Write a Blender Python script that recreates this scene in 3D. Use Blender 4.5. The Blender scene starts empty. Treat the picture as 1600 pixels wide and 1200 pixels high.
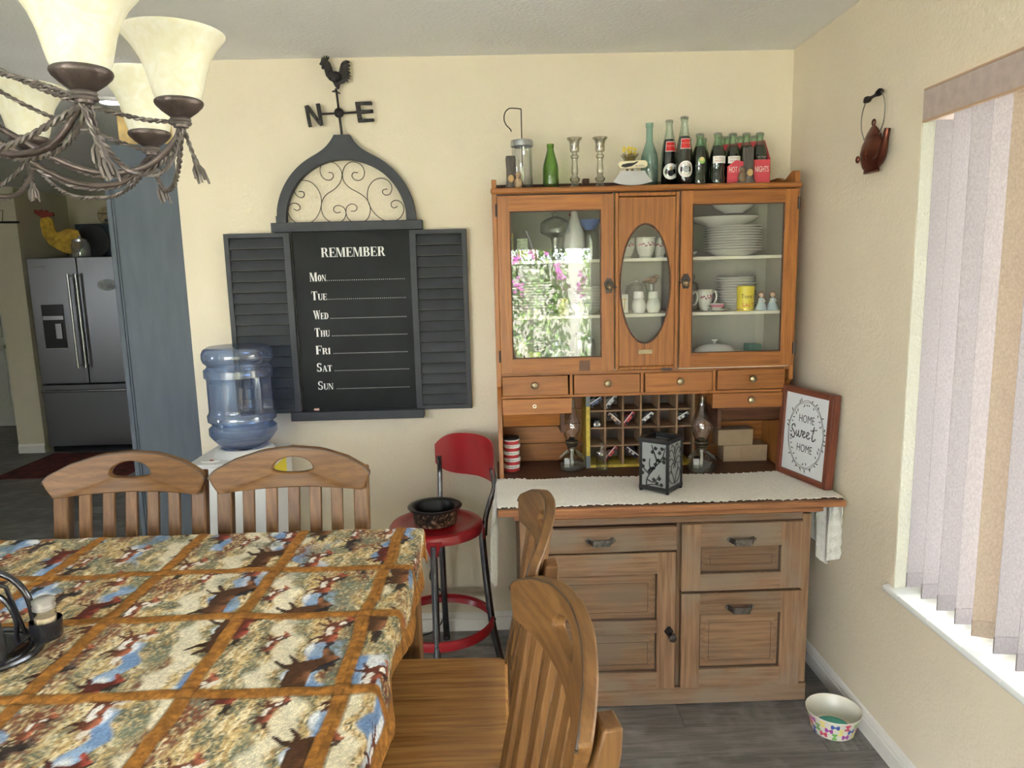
import bpy, math, random
import numpy as np
from mathutils import Vector, Matrix
random.seed(7); np.random.seed(7)
PI=math.pi
S=bpy.context.scene
COL=S.collection
# ---------------------------------------------------------------- camera, world, sun, exposure
cam=bpy.data.cameras.new('camera'); camo=bpy.data.objects.new('camera',cam); COL.objects.link(camo)
F_PX=1126.7; PITCH,YAW,ROLL=map(math.radians,(-8.904,1.154,-1.385))
cam.sensor_fit='HORIZONTAL'; cam.sensor_width=36.0; cam.lens=F_PX/1600*36.0; cam.clip_start=.05; cam.clip_end=200
fw=Vector((math.sin(YAW)*math.cos(PITCH),math.cos(YAW)*math.cos(PITCH),math.sin(PITCH)))
rt=Vector((math.cos(YAW),-math.sin(YAW),0)); up=rt.cross(fw)
r2=rt*math.cos(ROLL)+up*math.sin(ROLL); u2=-rt*math.sin(ROLL)+up*math.cos(ROLL)
M=Matrix((r2,u2,-fw)).transposed().to_4x4(); M.translation=Vector((0,-3.0406,1.5889))
camo.matrix_world=M; S.camera=camo
S.view_settings.view_transform='Standard'; S.view_settings.look='None'
S.view_settings.gamma=1.0; S.view_settings.use_curve_mapping=False
S.view_settings.exposure=0.86
WORLD_STRENGTH=13.0; SUN_STRENGTH=75.0
w=bpy.data.worlds.new('daylight'); S.world=w; w.use_nodes=True
bg=w.node_tree.nodes['Background']; bg.inputs[0].default_value=(.93,.97,1.04,1); bg.inputs[1].default_value=WORLD_STRENGTH
sl=bpy.data.lights.new('sun','SUN'); sl.energy=SUN_STRENGTH; sl.angle=.01; sl.color=(1,.97,.93)
so=bpy.data.objects.new('sun',sl); COL.objects.link(so)
so.rotation_euler=Vector((-.2,.55,.85)).to_track_quat('Z','Y').to_euler()
def portal(name,loc,rot,sx,sy):
    l=bpy.data.lights.new(name,'AREA'); l.shape='RECTANGLE'; l.size=sx; l.size_y=sy; l.cycles.is_portal=True
    o=bpy.data.objects.new(name,l); COL.objects.link(o); o.location=loc; o.rotation_euler=rot
portal('window_daylight',(1.37,-1.92,1.32),(0,PI/2,0),1.5,2.0)     # faces -x into the room
portal('side_daylight',(-6.86,-2.9,1.45),(0,-PI/2,0),1.1,.8)
portal('patio_daylight',(-.975,-5.02,1.13),(PI/2,0,PI),4.05,2.25)      # faces +y into the room
try:
    cy=S.cycles; cy.max_bounces=9; cy.diffuse_bounces=5; cy.glossy_bounces=4; cy.transmission_bounces=8
    cy.transparent_max_bounces=28; cy.caustics_reflective=False; cy.caustics_refractive=False; cy.sample_clamp_indirect=6.0
except Exception: pass

# ---------------------------------------------------------------- materials
def nt(m): return m.node_tree.nodes,m.node_tree.links
def mat(name,col,rough=.5,metal=0.,var=0.,vscale=8.,bump=0.,bscale=60.,spec=.5,coat=0.,trans=0.,emit=None,estr=1.,stretch=None):
    m=bpy.data.materials.new(name); m.use_nodes=True; N,L=nt(m); b=N['Principled BSDF']
    b.inputs['Base Color'].default_value=(*col,1); b.inputs['Roughness'].default_value=rough; b.inputs['Metallic'].default_value=metal
    b.inputs['Specular IOR Level'].default_value=spec; b.inputs['Coat Weight'].default_value=coat; b.inputs['Coat Roughness'].default_value=.12
    b.inputs['Transmission Weight'].default_value=trans
    if emit: b.inputs['Emission Color'].default_value=(*emit,1); b.inputs['Emission Strength'].default_value=estr
    if var or bump:
        tc=N.new('ShaderNodeTexCoord'); mp=N.new('ShaderNodeMapping'); L.new(tc.outputs['Object'],mp.inputs[0])
        if stretch: mp.inputs['Scale'].default_value=stretch
    if var:
        n=N.new('ShaderNodeTexNoise'); n.inputs['Scale'].default_value=vscale; n.inputs['Detail'].default_value=6
        L.new(mp.outputs[0],n.inputs['Vector'])
        r=N.new('ShaderNodeMapRange'); r.inputs[1].default_value=.3; r.inputs[2].default_value=.7; r.inputs[3].default_value=1-var; r.inputs[4].default_value=1+var
        L.new(n.outputs['Fac'],r.inputs[0])
        x=N.new('ShaderNodeVectorMath'); x.operation='SCALE'; x.inputs[0].default_value=col; L.new(r.outputs[0],x.inputs['Scale']); L.new(x.outputs[0],b.inputs['Base Color'])
    if bump:
        n=N.new('ShaderNodeTexNoise'); n.inputs['Scale'].default_value=bscale; n.inputs['Detail'].default_value=3; L.new(mp.outputs[0],n.inputs['Vector'])
        u=N.new('ShaderNodeBump'); u.inputs['Strength'].default_value=bump; u.inputs['Distance'].default_value=.01
        L.new(n.outputs['Fac'],u.inputs['Height']); L.new(u.outputs[0],b.inputs['Normal'])
    return m
def wood(name,c1,c2,c3,axis='x',scale=1.,rough=.45,spec=.35,wear=None,bump=.15):
    """grain runs along the axis; c1 light, c2 mid, c3 dark pores; wear is a greyed colour laid in worn patches"""
    m=bpy.data.materials.new(name); m.use_nodes=True; N,L=nt(m); b=N['Principled BSDF']
    tc=N.new('ShaderNodeTexCoord'); oi=N.new('ShaderNodeObjectInfo')
    ad=N.new('ShaderNodeVectorMath'); ad.operation='ADD'
    sc=N.new('ShaderNodeVectorMath'); sc.operation='SCALE'; sc.inputs[0].default_value=(7.3,5.1,9.7); L.new(oi.outputs['Random'],sc.inputs['Scale'])
    L.new(tc.outputs['Object'],ad.inputs[0]); L.new(sc.outputs[0],ad.inputs[1])
    def mapped(a,c):
        mp=N.new('ShaderNodeMapping'); v=[c*scale]*3; v['xyz'.index(axis)]=a*scale; mp.inputs['Scale'].default_value=v
        L.new(ad.outputs[0],mp.inputs[0]); return mp
    def noise(mp,s,d=5,dist=0):
        n=N.new('ShaderNodeTexNoise'); n.inputs['Scale'].default_value=s; n.inputs['Detail'].default_value=d; n.inputs['Distortion'].default_value=dist
        L.new(mp.outputs[0],n.inputs['Vector']); return n
    n1=noise(mapped(1.2,9),1.6,4,1.2); n2=noise(mapped(6,150),1.0,3)
    wv=N.new('ShaderNodeTexWave'); wv.wave_type='RINGS'; wv.rings_direction='XYZ'.replace('XYZ',axis.upper()); wv.inputs['Scale'].default_value=2.2
    wv.inputs['Distortion'].default_value=9; wv.inputs['Detail'].default_value=3; wv.inputs['Detail Scale'].default_value=1.2; L.new(mapped(.6,6).outputs[0],wv.inputs['Vector'])
    cr=N.new('ShaderNodeValToRGB'); cr.color_ramp.elements[0].position=.25; cr.color_ramp.elements[0].color=(*c2,1); cr.color_ramp.elements[1].position=.75; cr.color_ramp.elements[1].color=(*c1,1)
    mx=N.new('ShaderNodeMath'); mx.operation='MULTIPLY_ADD'; mx.inputs[1].default_value=.30; L.new(wv.outputs['Fac'],mx.inputs[0])
    hf=N.new('ShaderNodeMath'); hf.operation='MULTIPLY'; hf.inputs[1].default_value=.75; L.new(n1.outputs['Fac'],hf.inputs[0]); L.new(hf.outputs[0],mx.inputs[2]); L.new(mx.outputs[0],cr.inputs[0])
    pr=N.new('ShaderNodeMapRange'); pr.inputs[1].default_value=.36; pr.inputs[2].default_value=.52; pr.inputs[3].default_value=.42; pr.inputs[4].default_value=0; L.new(n2.outputs['Fac'],pr.inputs[0])
    mi=N.new('ShaderNodeMixRGB'); L.new(pr.outputs[0],mi.inputs[0]); L.new(cr.outputs[0],mi.inputs[1]); mi.inputs[2].default_value=(*c3,1)
    out=mi.outputs[0]
    if wear:
        n3=noise(mapped(5,7),1.0,6); wr=N.new('ShaderNodeMapRange'); wr.inputs[1].default_value=.46; wr.inputs[2].default_value=.66; wr.inputs[4].default_value=.85; L.new(n3.outputs['Fac'],wr.inputs[0])
        m2=N.new('ShaderNodeMixRGB'); L.new(wr.outputs[0],m2.inputs[0]); L.new(out,m2.inputs[1]); m2.inputs[2].default_value=(*wear,1); out=m2.outputs[0]
    rv=N.new('ShaderNodeMapRange'); rv.inputs[3].default_value=.86; rv.inputs[4].default_value=1.14; L.new(oi.outputs['Random'],rv.inputs[0])
    vs=N.new('ShaderNodeVectorMath'); vs.operation='SCALE'; L.new(out,vs.inputs[0]); L.new(rv.outputs[0],vs.inputs['Scale'])
    L.new(vs.outputs[0],b.inputs['Base Color']); b.inputs['Roughness'].default_value=rough; b.inputs['Specular IOR Level'].default_value=spec
    u=N.new('ShaderNodeBump'); u.inputs['Strength'].default_value=bump; u.inputs['Distance'].default_value=.004; L.new(n2.outputs['Fac'],u.inputs['Height']); L.new(u.outputs[0],b.inputs['Normal'])
    return m
def thin_glass(name,tint=(1,1,1),base=.05,edge=.9,power=4.,etint=None,rough=.0,dirt=0.):
    m=bpy.data.materials.new(name); m.use_nodes=True; N,L=nt(m); N.remove(N['Principled BSDF']); out=N['Material Output']
    lw=N.new('ShaderNodeLayerWeight'); lw.inputs[0].default_value=.5
    p=N.new('ShaderNodeMath'); p.operation='POWER'; p.inputs[1].default_value=power; L.new(lw.outputs['Facing'],p.inputs[0])
    r=N.new('ShaderNodeMapRange'); r.inputs[3].default_value=base; r.inputs[4].default_value=edge; L.new(p.outputs[0],r.inputs[0])
    t=N.new('ShaderNodeBsdfTransparent'); g=N.new('ShaderNodeBsdfGlossy'); g.inputs['Roughness'].default_value=rough
    if etint:
        c=N.new('ShaderNodeMixRGB'); c.inputs[1].default_value=(*tint,1); c.inputs[2].default_value=(*etint,1); L.new(lw.outputs['Facing'],c.inputs[0]); L.new(c.outputs[0],t.inputs[0])
    else: t.inputs[0].default_value=(*tint,1)
    x=N.new('ShaderNodeMixShader'); L.new(r.outputs[0],x.inputs[0]); L.new(t.outputs[0],x.inputs[1]); L.new(g.outputs[0],x.inputs[2])
    last=x
    if dirt:
        d=N.new('ShaderNodeBsdfDiffuse'); d.inputs[0].default_value=(.8,.8,.8,1); y=N.new('ShaderNodeMixShader'); y.inputs[0].default_value=dirt
        L.new(x.outputs[0],y.inputs[1]); L.new(d.outputs[0],y.inputs[2]); last=y
    L.new(last.outputs[0],out.inputs[0]); return m
# ---------------------------------------------------------------- mesh builder
class MB:
    def __init__(s): s.v=[]; s.f=[]
    def add(s,vs,fs):
        o=len(s.v); s.v+=[tuple(p) for p in vs]; s.f+=[tuple(i+o for i in f) for f in fs]; return s
    def box(s,x0,x1,y0,y1,z0,z1):
        return s.add([(x0,y0,z0),(x1,y0,z0),(x1,y1,z0),(x0,y1,z0),(x0,y0,z1),(x1,y0,z1),(x1,y1,z1),(x0,y1,z1)],
            [(0,3,2,1),(4,5,6,7),(0,1,5,4),(1,2,6,5),(2,3,7,6),(3,0,4,7)])
    def hexa(s,a,b):   # two quads (lists of 4 points) joined
        return s.add(list(a)+list(b),[(3,2,1,0),(4,5,6,7),(0,1,5,4),(1,2,6,5),(2,3,7,6),(3,0,4,7)])
    def prism(s,pts,axis,a0,a1):
        """2D outline extruded along axis; pts are the other two coordinates in xyz order"""
        i='xyz'.index(axis); n=len(pts)
        def P(p,a): q=list(p); q.insert(i,a); return q
        return s.add([P(p,a0) for p in pts]+[P(p,a1) for p in pts],[tuple(range(n))[::-1],tuple(range(n,2*n))]+[(k,(k+1)%n,n+(k+1)%n,n+k) for k in range(n)])
    def ring(s,outer,inner,fn0,fn1):
        """plate with a hole: outer/inner 2D loops of equal length; fn0/fn1 map 2D to the two faces"""
        n=len(outer); vs=[fn0(*p) for p in outer]+[fn0(*p) for p in inner]+[fn1(*p) for p in outer]+[fn1(*p) for p in inner]; fs=[]
        for k in range(n):
            j=(k+1)%n
            fs+=[(k,j,n+j,n+k),(2*n+k,3*n+k,3*n+j,2*n+j),(k,2*n+k,2*n+j,j),(n+k,n+j,3*n+j,3*n+k)]
        return s.add(vs,fs)
    def lathe(s,prof,c=(0,0,0),seg=24,sx=1.,sy=1.,a0=0,a1=2*PI):
        full=abs(a1-a0-2*PI)<1e-6; n=seg if full else seg+1; vs=[];fs=[]
        for r,z in prof:
            for k in range(n):
                a=a0+(a1-a0)*k/seg; vs.append((c[0]+r*sx*math.cos(a),c[1]+r*sy*math.sin(a),c[2]+z))
        for i in range(len(prof)-1):
            for k in range(seg):
                j=(k+1)%n if full else k+1
                fs.append((i*n+k,i*n+j,(i+1)*n+j,(i+1)*n+k))
        o=len(vs)
        if full:
            if 1e-6<prof[0][0]<=.002: fs.append(tuple(range(n))[::-1])
            if 1e-6<prof[-1][0]<=.002: fs.append(tuple((len(prof)-1)*n+k for k in range(n)))
        return s.add(vs,fs)
    def tube(s,pts,r,seg=8,closed=False,flat=1.,caps=True):
        pts=[Vector(p) for p in pts]; n=len(pts); rs=r if isinstance(r,(list,tuple)) else [r]*n; vs=[];fs=[]
        up=None
        for i,p in enumerate(pts):
            a=pts[(i-1)%n] if (closed or i>0) else p; b=pts[(i+1)%n] if (closed or i<n-1) else p
            t=(b-a).normalized() if (b-a).length>1e-9 else Vector((0,0,1))
            if up is None:
                up=Vector((0,0,1)) if abs(t.z)<.9 else Vector((0,1,0))
            nx=t.cross(up); nx=nx.normalized() if nx.length>1e-6 else Vector((1,0,0)); ny=nx.cross(t).normalized(); up=ny
            for k in range(seg):
                an=2*PI*k/seg; vs.append(p+nx*(rs[i]*math.cos(an))+ny*(rs[i]*flat*math.sin(an)))
        for i in range(n if closed else n-1):
            j=(i+1)%n
            for k in range(seg):
                l=(k+1)%seg; fs.append((i*seg+k,i*seg+l,j*seg+l,j*seg+k))
        if caps and not closed: fs+= [tuple(range(seg))[::-1],tuple((n-1)*seg+k for k in range(seg))]
        return s.add(vs,fs)
    def ball(s,c,rx,ry=None,rz=None,seg=16,rings=10):
        ry=ry or rx; rz=rz or rx
        return s.lathe([(max(1e-5,math.sin(PI*i/rings)),-math.cos(PI*i/rings)*rz) for i in range(rings+1)],c,seg,rx,ry)
    def torus(s,c,R,r,axis='z',seg=32,n=8,a0=0,a1=2*PI,sz=1.):
        full=abs(a1-a0-2*PI)<1e-6; m=seg if full else seg+1; pts=[]
        for k in range(m):
            a=a0+(a1-a0)*k/seg; u,v=R*math.cos(a),R*math.sin(a)*sz
            pts.append({'z':(c[0]+u,c[1]+v,c[2]),'y':(c[0]+u,c[1],c[2]+v),'x':(c[0],c[1]+u,c[2]+v)}[axis])
        return s.tube(pts,r,n,closed=full)
    def xform(s,M): s.v=[tuple(M@Vector(p)) for p in s.v]; return s
    def fn(s,f): s.v=[tuple(f(*p)) for p in s.v]; return s
    def merge(s,o): return s.add(o.v,o.f)
WORLDROOT={}
def root_of(o):
    while o.parent: o=o.parent
    return o
def mesh(name,mb,m,smooth=False):
    me=bpy.data.meshes.new(name); me.from_pydata([tuple(map(float,p)) for p in mb.v],[],mb.f); me.update()
    import bmesh
    bm=bmesh.new(); bm.from_mesh(me); bmesh.ops.recalc_face_normals(bm,faces=bm.faces[:]); bm.to_mesh(me); bm.free()
    for mm in (m if isinstance(m,(list,tuple)) else [m]): me.materials.append(mm)
    if smooth: me.shade_smooth() if smooth is True else me.shade_smooth()
    return me
def part(name,mb,m,parent=None,bev=0,smooth=False,label=None,seg=2,sub=0,ang=40,stuff=False):
    off=WORLDROOT.get(root_of(parent).name) if parent else None
    if off is not None: mb.v=[(p[0]-off[0],p[1]-off[1],p[2]-off[2]) for p in mb.v]
    me=mesh(name,mb,m,smooth); o=bpy.data.objects.new(name,me); COL.objects.link(o)
    if parent: o.parent=parent
    if bev:
        b=o.modifiers.new('bevel','BEVEL'); b.width=bev; b.segments=seg; b.limit_method='ANGLE'; b.angle_limit=math.radians(ang); b.harden_normals=False
        if not smooth: me.shade_smooth(); 
        wn_=o.modifiers.new('normals','WEIGHTED_NORMAL'); wn_.keep_sharp=True
    if smooth or bev:
        try:
            me.set_sharp_from_angle(angle=math.radians(38))
        except Exception: pass
    if sub:
        q=o.modifiers.new('subd','SUBSURF'); q.levels=sub; q.render_levels=sub
    if label: o['label']=label
    if stuff: o['kind']='stuff'
    return o
def tag(o,label,cat,group=None):
    o['label']=label; o['category']=cat
    if group: o['group']=group
    return o
def thing(name,label,cat,loc=(0,0,0),rz=0,group=None,world=False,rot=None):
    o=bpy.data.objects.new(name,None); COL.objects.link(o); o.location=loc; o.rotation_euler=rot or (0,0,rz); o.empty_display_size=.05
    tag(o,label,cat,group)
    if world: WORLDROOT[o.name]=loc
    return o
def struct(o): o['kind']='structure'; return o
def place(o,loc=None,rz=None):
    if loc is not None: o.location=loc
    if rz is not None: o.rotation_euler=(0,0,rz)
    return o
def single(name,mb,m,label,cat,loc,group=None,rz=0,**k):
    """a thing that is one mesh; mb is local to loc"""
    o=part(name,mb,m,None,**k); o.location=loc; o.rotation_euler=(0,0,rz); return tag(o,label,cat,group)
def kids(o): return [c for c in bpy.data.objects if c.parent==o]
def dup(o,loc,rz=None,label=None,group=None,parent=None,rot=None):
    def cp(a,par):
        c=a.copy(); COL.objects.link(c); c.parent=par
        for ch in CH.get(a,[]): cp(ch,c)
        return c
    CH={}
    for c in bpy.data.objects:
        if c.parent: CH.setdefault(c.parent,[]).append(c)
    c=cp(o,parent)
    c.location=loc
    if rz is not None: c.rotation_euler=(0,0,rz)
    if rot is not None: c.rotation_euler=rot
    if label: c['label']=label
    if group: c['group']=group
    return c
def text(body,size,m,parent,matrix,ext=.0004,name='lettering',align='CENTER',sx=1.,space=1.,off=0.):
    cu=bpy.data.curves.new('t','FONT'); cu.body=body; cu.size=size; cu.extrude=ext; cu.align_x=align; cu.align_y='CENTER'; cu.space_character=space; cu.resolution_u=3; cu.offset=off
    t=bpy.data.objects.new('t',cu); COL.objects.link(t); bpy.context.view_layer.update()
    me=bpy.data.meshes.new_from_object(t); bpy.data.objects.remove(t); me.name=name
    me.transform(matrix@Matrix.Diagonal((sx,1,1,1)))
    off_=WORLDROOT.get(root_of(parent).name)
    if off_ is not None: me.transform(Matrix.Translation(-Vector(off_)))
    me.materials.clear(); me.materials.append(m)
    o=bpy.data.objects.new(name,me); COL.objects.link(o); o.parent=parent; return o
FRONT=Matrix.Rotation(PI/2,4,'X')      # text facing -y
def front(x,y,z): return Matrix.Translation((x,y,z))@FRONT
def wrap_text(o,cx,cy,r):
    """bend lettering that lies in the plane y=const round a vertical cylinder"""
    for v in o.data.vertices:
        a=(v.co.x-cx)/r; v.co.x,v.co.y=cx+r*math.sin(a),cy-r*math.cos(a)
def ribbon(mb,pts,wd,P,t0,t1):
    """flat stroke: 2D polyline with widths, mapped by P(u,v,depth)"""
    n=len(pts); ws=wd if isinstance(wd,(list,tuple)) else [wd]*n; L=[];R=[]
    for i in range(n):
        a=pts[max(0,i-1)]; b=pts[min(n-1,i+1)]; dx,dy=b[0]-a[0],b[1]-a[1]; l=math.hypot(dx,dy) or 1
        nx,ny=-dy/l*ws[i]/2,dx/l*ws[i]/2; p=pts[i]; L.append((p[0]+nx,p[1]+ny)); R.append((p[0]-nx,p[1]-ny))
    for i in range(n-1):
        q=[L[i],R[i],R[i+1],L[i+1]]
        mb.hexa([P(*p,t0) for p in q],[P(*p,t1) for p in q])
def poly(mb,pts,P,t0,t1):
    n=len(pts); mb.add([P(*p,t0) for p in pts]+[P(*p,t1) for p in pts],[tuple(range(n))[::-1],tuple(range(n,2*n))]+[(k,(k+1)%n,n+(k+1)%n,n+k) for k in range(n)])
def arc(cx,cy,rx,ry,a0,a1,n=10): return [(cx+rx*math.cos(a0+(a1-a0)*k/n),cy+ry*math.sin(a0+(a1-a0)*k/n)) for k in range(n+1)]
def smooth_path(pts,n=6):
    """Catmull-Rom through the points"""
    out=[]; P=[Vector(p) for p in pts]; P=[P[0]*2-P[1]]+P+[P[-1]*2-P[-2]]
    for i in range(1,len(P)-2):
        for k in range(n):
            t=k/n; a,b,c,d=P[i-1],P[i],P[i+1],P[i+2]
            out.append(.5*((2*b)+(c-a)*t+(2*a-5*b+4*c-d)*t*t+(3*b-a-3*c+d)*t**3))
    out.append(P[-2]); return [tuple(q) for q in out]
# ================================================================ materials of the place
WALL=(.715,.63,.497)
M_wall=mat('wall paint',WALL,.75,var=.03,vscale=3,bump=.2,bscale=95,spec=.25)
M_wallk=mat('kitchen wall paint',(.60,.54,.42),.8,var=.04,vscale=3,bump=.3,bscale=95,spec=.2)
M_ceil=mat('ceiling paint',(.90,.90,.92),.85,var=.02,vscale=4,bump=.3,bscale=70,spec=.2)
M_trim=mat('white trim',(.72,.70,.66),.45,var=.04,vscale=10)
M_doorw=mat('door white',(.6,.6,.58),.5)
M_navy=mat('slate blue paint',(.060,.076,.098),.6,var=.12,vscale=9,bump=.06,bscale=60,stretch=(3,3,.6))
def floor_mat():
    m=wood('floor plank',(.20,.188,.180),(.12,.111,.105),(.055,.050,.047),'x',1.3,.42,.4,wear=(.25,.24,.235),bump=.2); return m
M_floor=floor_mat()
M_sub=mat('floor joint',(.03,.026,.022),.9)
M_tile=mat('sill tile',(.80,.81,.80),.18,var=.02)
M_grout=mat('grout',(.62,.60,.56),.9)
M_reveal=mat('wall paint toned for window light',(.60,.58,.49),.8,bump=.5,bscale=110,spec=.2)  # same paint as the wall, colour lowered against the strong window light
def vane_mat(name,col,tr):
    m=bpy.data.materials.new(name); m.use_nodes=True; N,L=nt(m); N.remove(N['Principled BSDF']); out=N['Material Output']
    tc=N.new('ShaderNodeTexCoord'); mp=N.new('ShaderNodeMapping'); mp.inputs['Scale'].default_value=(260,260,130); L.new(tc.outputs['Object'],mp.inputs[0])
    n=N.new('ShaderNodeTexNoise'); n.inputs['Scale'].default_value=1; n.inputs['Detail'].default_value=2; L.new(mp.outputs[0],n.inputs['Vector'])
    cr=N.new('ShaderNodeMixRGB'); cr.inputs[1].default_value=(*[c*.55 for c in col],1); cr.inputs[2].default_value=(*col,1); L.new(n.outputs['Fac'],cr.inputs[0])
    d=N.new('ShaderNodeBsdfDiffuse'); t=N.new('ShaderNodeBsdfTranslucent'); L.new(cr.outputs[0],d.inputs[0]); L.new(cr.outputs[0],t.inputs[0])
    x=N.new('ShaderNodeMixShader'); x.inputs[0].default_value=tr; L.new(d.outputs[0],x.inputs[1]); L.new(t.outputs[0],x.inputs[2]); L.new(x.outputs[0],out.inputs[0]); return m
M_vane=vane_mat('blind fabric',(.43,.385,.395),.30); M_vane_shade=vane_mat('blind fabric turned shade',(.50,.395,.31),.28)  # second tone paints how light falls on the one turned vane
M_pane=thin_glass('window pane',(.96,.98,.98),.05,.95,5)
M_chrome=mat('chrome',(.62,.62,.62),.16,1.)
M_black=mat('black metal',(.02,.02,.021),.38,.6)
M_white=mat('white plastic',(.78,.79,.80),.35)
M_shadow=mat('dark void',(.012,.012,.012),.9)
XR=1.227; XB=-1.275; CE=2.44
# ---------------------------------------------------------------- floor with planks
fl=part('floor',MB().box(-7,XR+.12,-5.1,5.35,-.08,-.004),M_sub); struct(fl)
PW=.152; variants=[]
for k in range(5):
    variants.append(mesh('plank',MB().box(0,1.218,0,PW-.0022,-.004,0),M_floor))
row=0; y=-2.12
while y<4.9:
    x=XR-.0-( (row*0.437)%1.22 )
    xmin=-2.2 if y<-.5 else (-3.6 if y<1.2 else -5.9)
    xs=XR
    first=((row*.437+.33)%1.22)
    x1=XR
    x0=XR-first
    pieces=[]
    if y>=.1: 
        pass
    while x1>xmin:
        pieces.append((x0,x1)); x1=x0; x0=x1-1.22
    for (a,b) in pieces:
        if y>.1 and a>-1.0: continue
        o=bpy.data.objects.new('plank',random.choice(variants)); COL.objects.link(o); o.parent=fl
        o.location=(a,y,0); o.scale=((b-a-.002)/1.218,1,1)
    y+=PW; row+=1
ck=struct(part('ceiling',MB().box(-7,XR+.14,-5.1,5.35,CE,CE+.12),M_ceil))
# ---------------------------------------------------------------- walls
struct(part('wall_back',MB().box(XB,XR+.14,0,.13,0,CE),M_wall))
WY0,WY1,WZ0,WZ1=-2.9,-.927,.56,2.067; XO=XR+.14
b=MB(); b.box(XR,XO,WY1,.0,0,CE); b.box(XR,XO,-5.1,WY0,0,CE); b.box(XR,XO,WY0,WY1,0,WZ0); b.box(XR,XO,WY0,WY1,WZ1,CE)
wr=struct(part('wall_right',b,M_wall))
part('reveal',MB().box(XR+.001,XO-.02,WY1-.003,WY1+.0005,WZ0+.018,WZ1),M_reveal,wr)
wl=MB(); wl.ring([(-5.1,0),(5.35,0),(5.35,CE),(-5.1,CE)],[(-3.3,.9),(-2.5,.9),(-2.5,2.0),(-3.3,2.0)],lambda y,z:(-7,y,z),lambda y,z:(-6.88,y,z)); struct(part('wall_left',wl,M_wallk))
w2=MB(); w2.ring([(-3.3,.9),(-2.5,.9),(-2.5,2.0),(-3.3,2.0)],[(-3.25,.95),(-2.55,.95),(-2.55,1.95),(-3.25,1.95)],lambda y,z:(-6.98,y,z),lambda y,z:(-6.94,y,z)); w2=struct(part('window_2',w2,M_trim)); part('pane',MB().box(-6.965,-6.960,-3.25,-2.55,.95,1.95),M_pane,w2)
# wall behind the viewer with a wide patio opening
PX0,PX1,PZ1=-3.0,1.05,2.25
b=MB(); b.box(-7,PX0,-5.1,-4.98,0,CE); b.box(PX1,XO,-5.1,-4.98,0,CE); b.box(PX0,PX1,-5.1,-4.98,PZ1,CE); struct(part('wall_behind',b,M_wall))
b=MB(); pd=struct(part('door_1',MB().box(PX0,PX1,-5.08,-5.0,0,.05).box(PX0,PX1,-5.08,-5.0,PZ1-.05,PZ1).box(PX0,PX0+.06,-5.08,-5.0,.05,PZ1-.05).box(PX1-.06,PX1,-5.08,-5.0,.05,PZ1-.05).box(-1.04,-.96,-5.08,-5.0,.05,PZ1-.05),M_trim))
part('pane',MB().box(PX0+.06,-1.04,-5.045,-5.039,.05,PZ1-.05),M_pane,pd); part('pane',MB().box(-.96,PX1-.06,-5.045,-5.039,.05,PZ1-.05),M_pane,pd)
# kitchen side
struct(part('wall_added_light_block',MB().box(-3.16,-3.04,-4.98,-2.5,0,CE),M_wall))  # added out of view to keep patio light from the kitchen
struct(part('wall_pier',MB().box(-4.53,-4.285,3.7,5.1,0,CE),M_wallk))
struct(part('wall_kitchen',MB().box(-4.285,XO,4.52,4.64,0,CE),M_wallk))
struct(part('wall_far',MB().box(-7,-4.53,5.1,5.22,0,CE),M_wallk))
struct(part('wall_kitchen_right',MB().box(-1.4,XB,.62,4.52,0,CE),M_wallk))
b=MB(); b.box(-6.15,-5.33,5.05,5.09,0,2.03)
d2=struct(part('door_2',b,M_doorw))
part('door_frame',MB().box(-5.33,-5.26,5.06,5.1,0,2.09).box(-6.22,-6.15,5.06,5.1,0,2.09).box(-6.15,-5.33,5.06,5.1,2.03,2.09),M_doorw,d2,bev=.004)
for z0,z1 in ((.22,.86),(1.0,1.86)):
    for xa,xb in ((-6.03,-5.79),(-5.69,-5.45)):
        part('door_panel',MB().box(xa,xb,5.035,5.055,z0,z1),M_doorw,d2,bev=.012)
k=MB(); k.lathe([(.001,0),(.026,.004),(.03,.018),(.018,.03),(.012,.04),(.012,.055),(.028,.06),(.028,.066),(.001,.066)],seg=16)
k.xform(Matrix.Translation((-5.395,4.985,.9))@Matrix.Rotation(-PI/2,4,'X')); part('door_knob',k,M_chrome,d2,smooth=True)
# baseboards
def baseboard(name,a,b_,nrm):
    """profiled skirting from a to b_ (2D), nrm points into the room"""
    prof=[(0,0),(.014,0),(.014,.052),(.010,.058),(.012,.064),(.006,.078),(.0,.085)]
    m=MB(); vs=[]
    for q in (a,b_):
        for d,z in prof: vs.append((q[0]+nrm[0]*d,q[1]+nrm[1]*d,z))
    n=len(prof); m.add(vs,[tuple(range(n)),tuple(range(n,2*n))[::-1]]+[(i,(i+1)%n,n+(i+1)%n,n+i) for i in range(n)])
    return struct(part(name,m,M_trim))
baseboard('baseboard_back',(XB,-.0),(XR,-.0),(0,-1)); baseboard('baseboard_right',(XR,0),(XR,-4.98),(-1,0)); baseboard('baseboard_pier',(-4.53,3.7),(-4.285,3.7),(0,-1))
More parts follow.
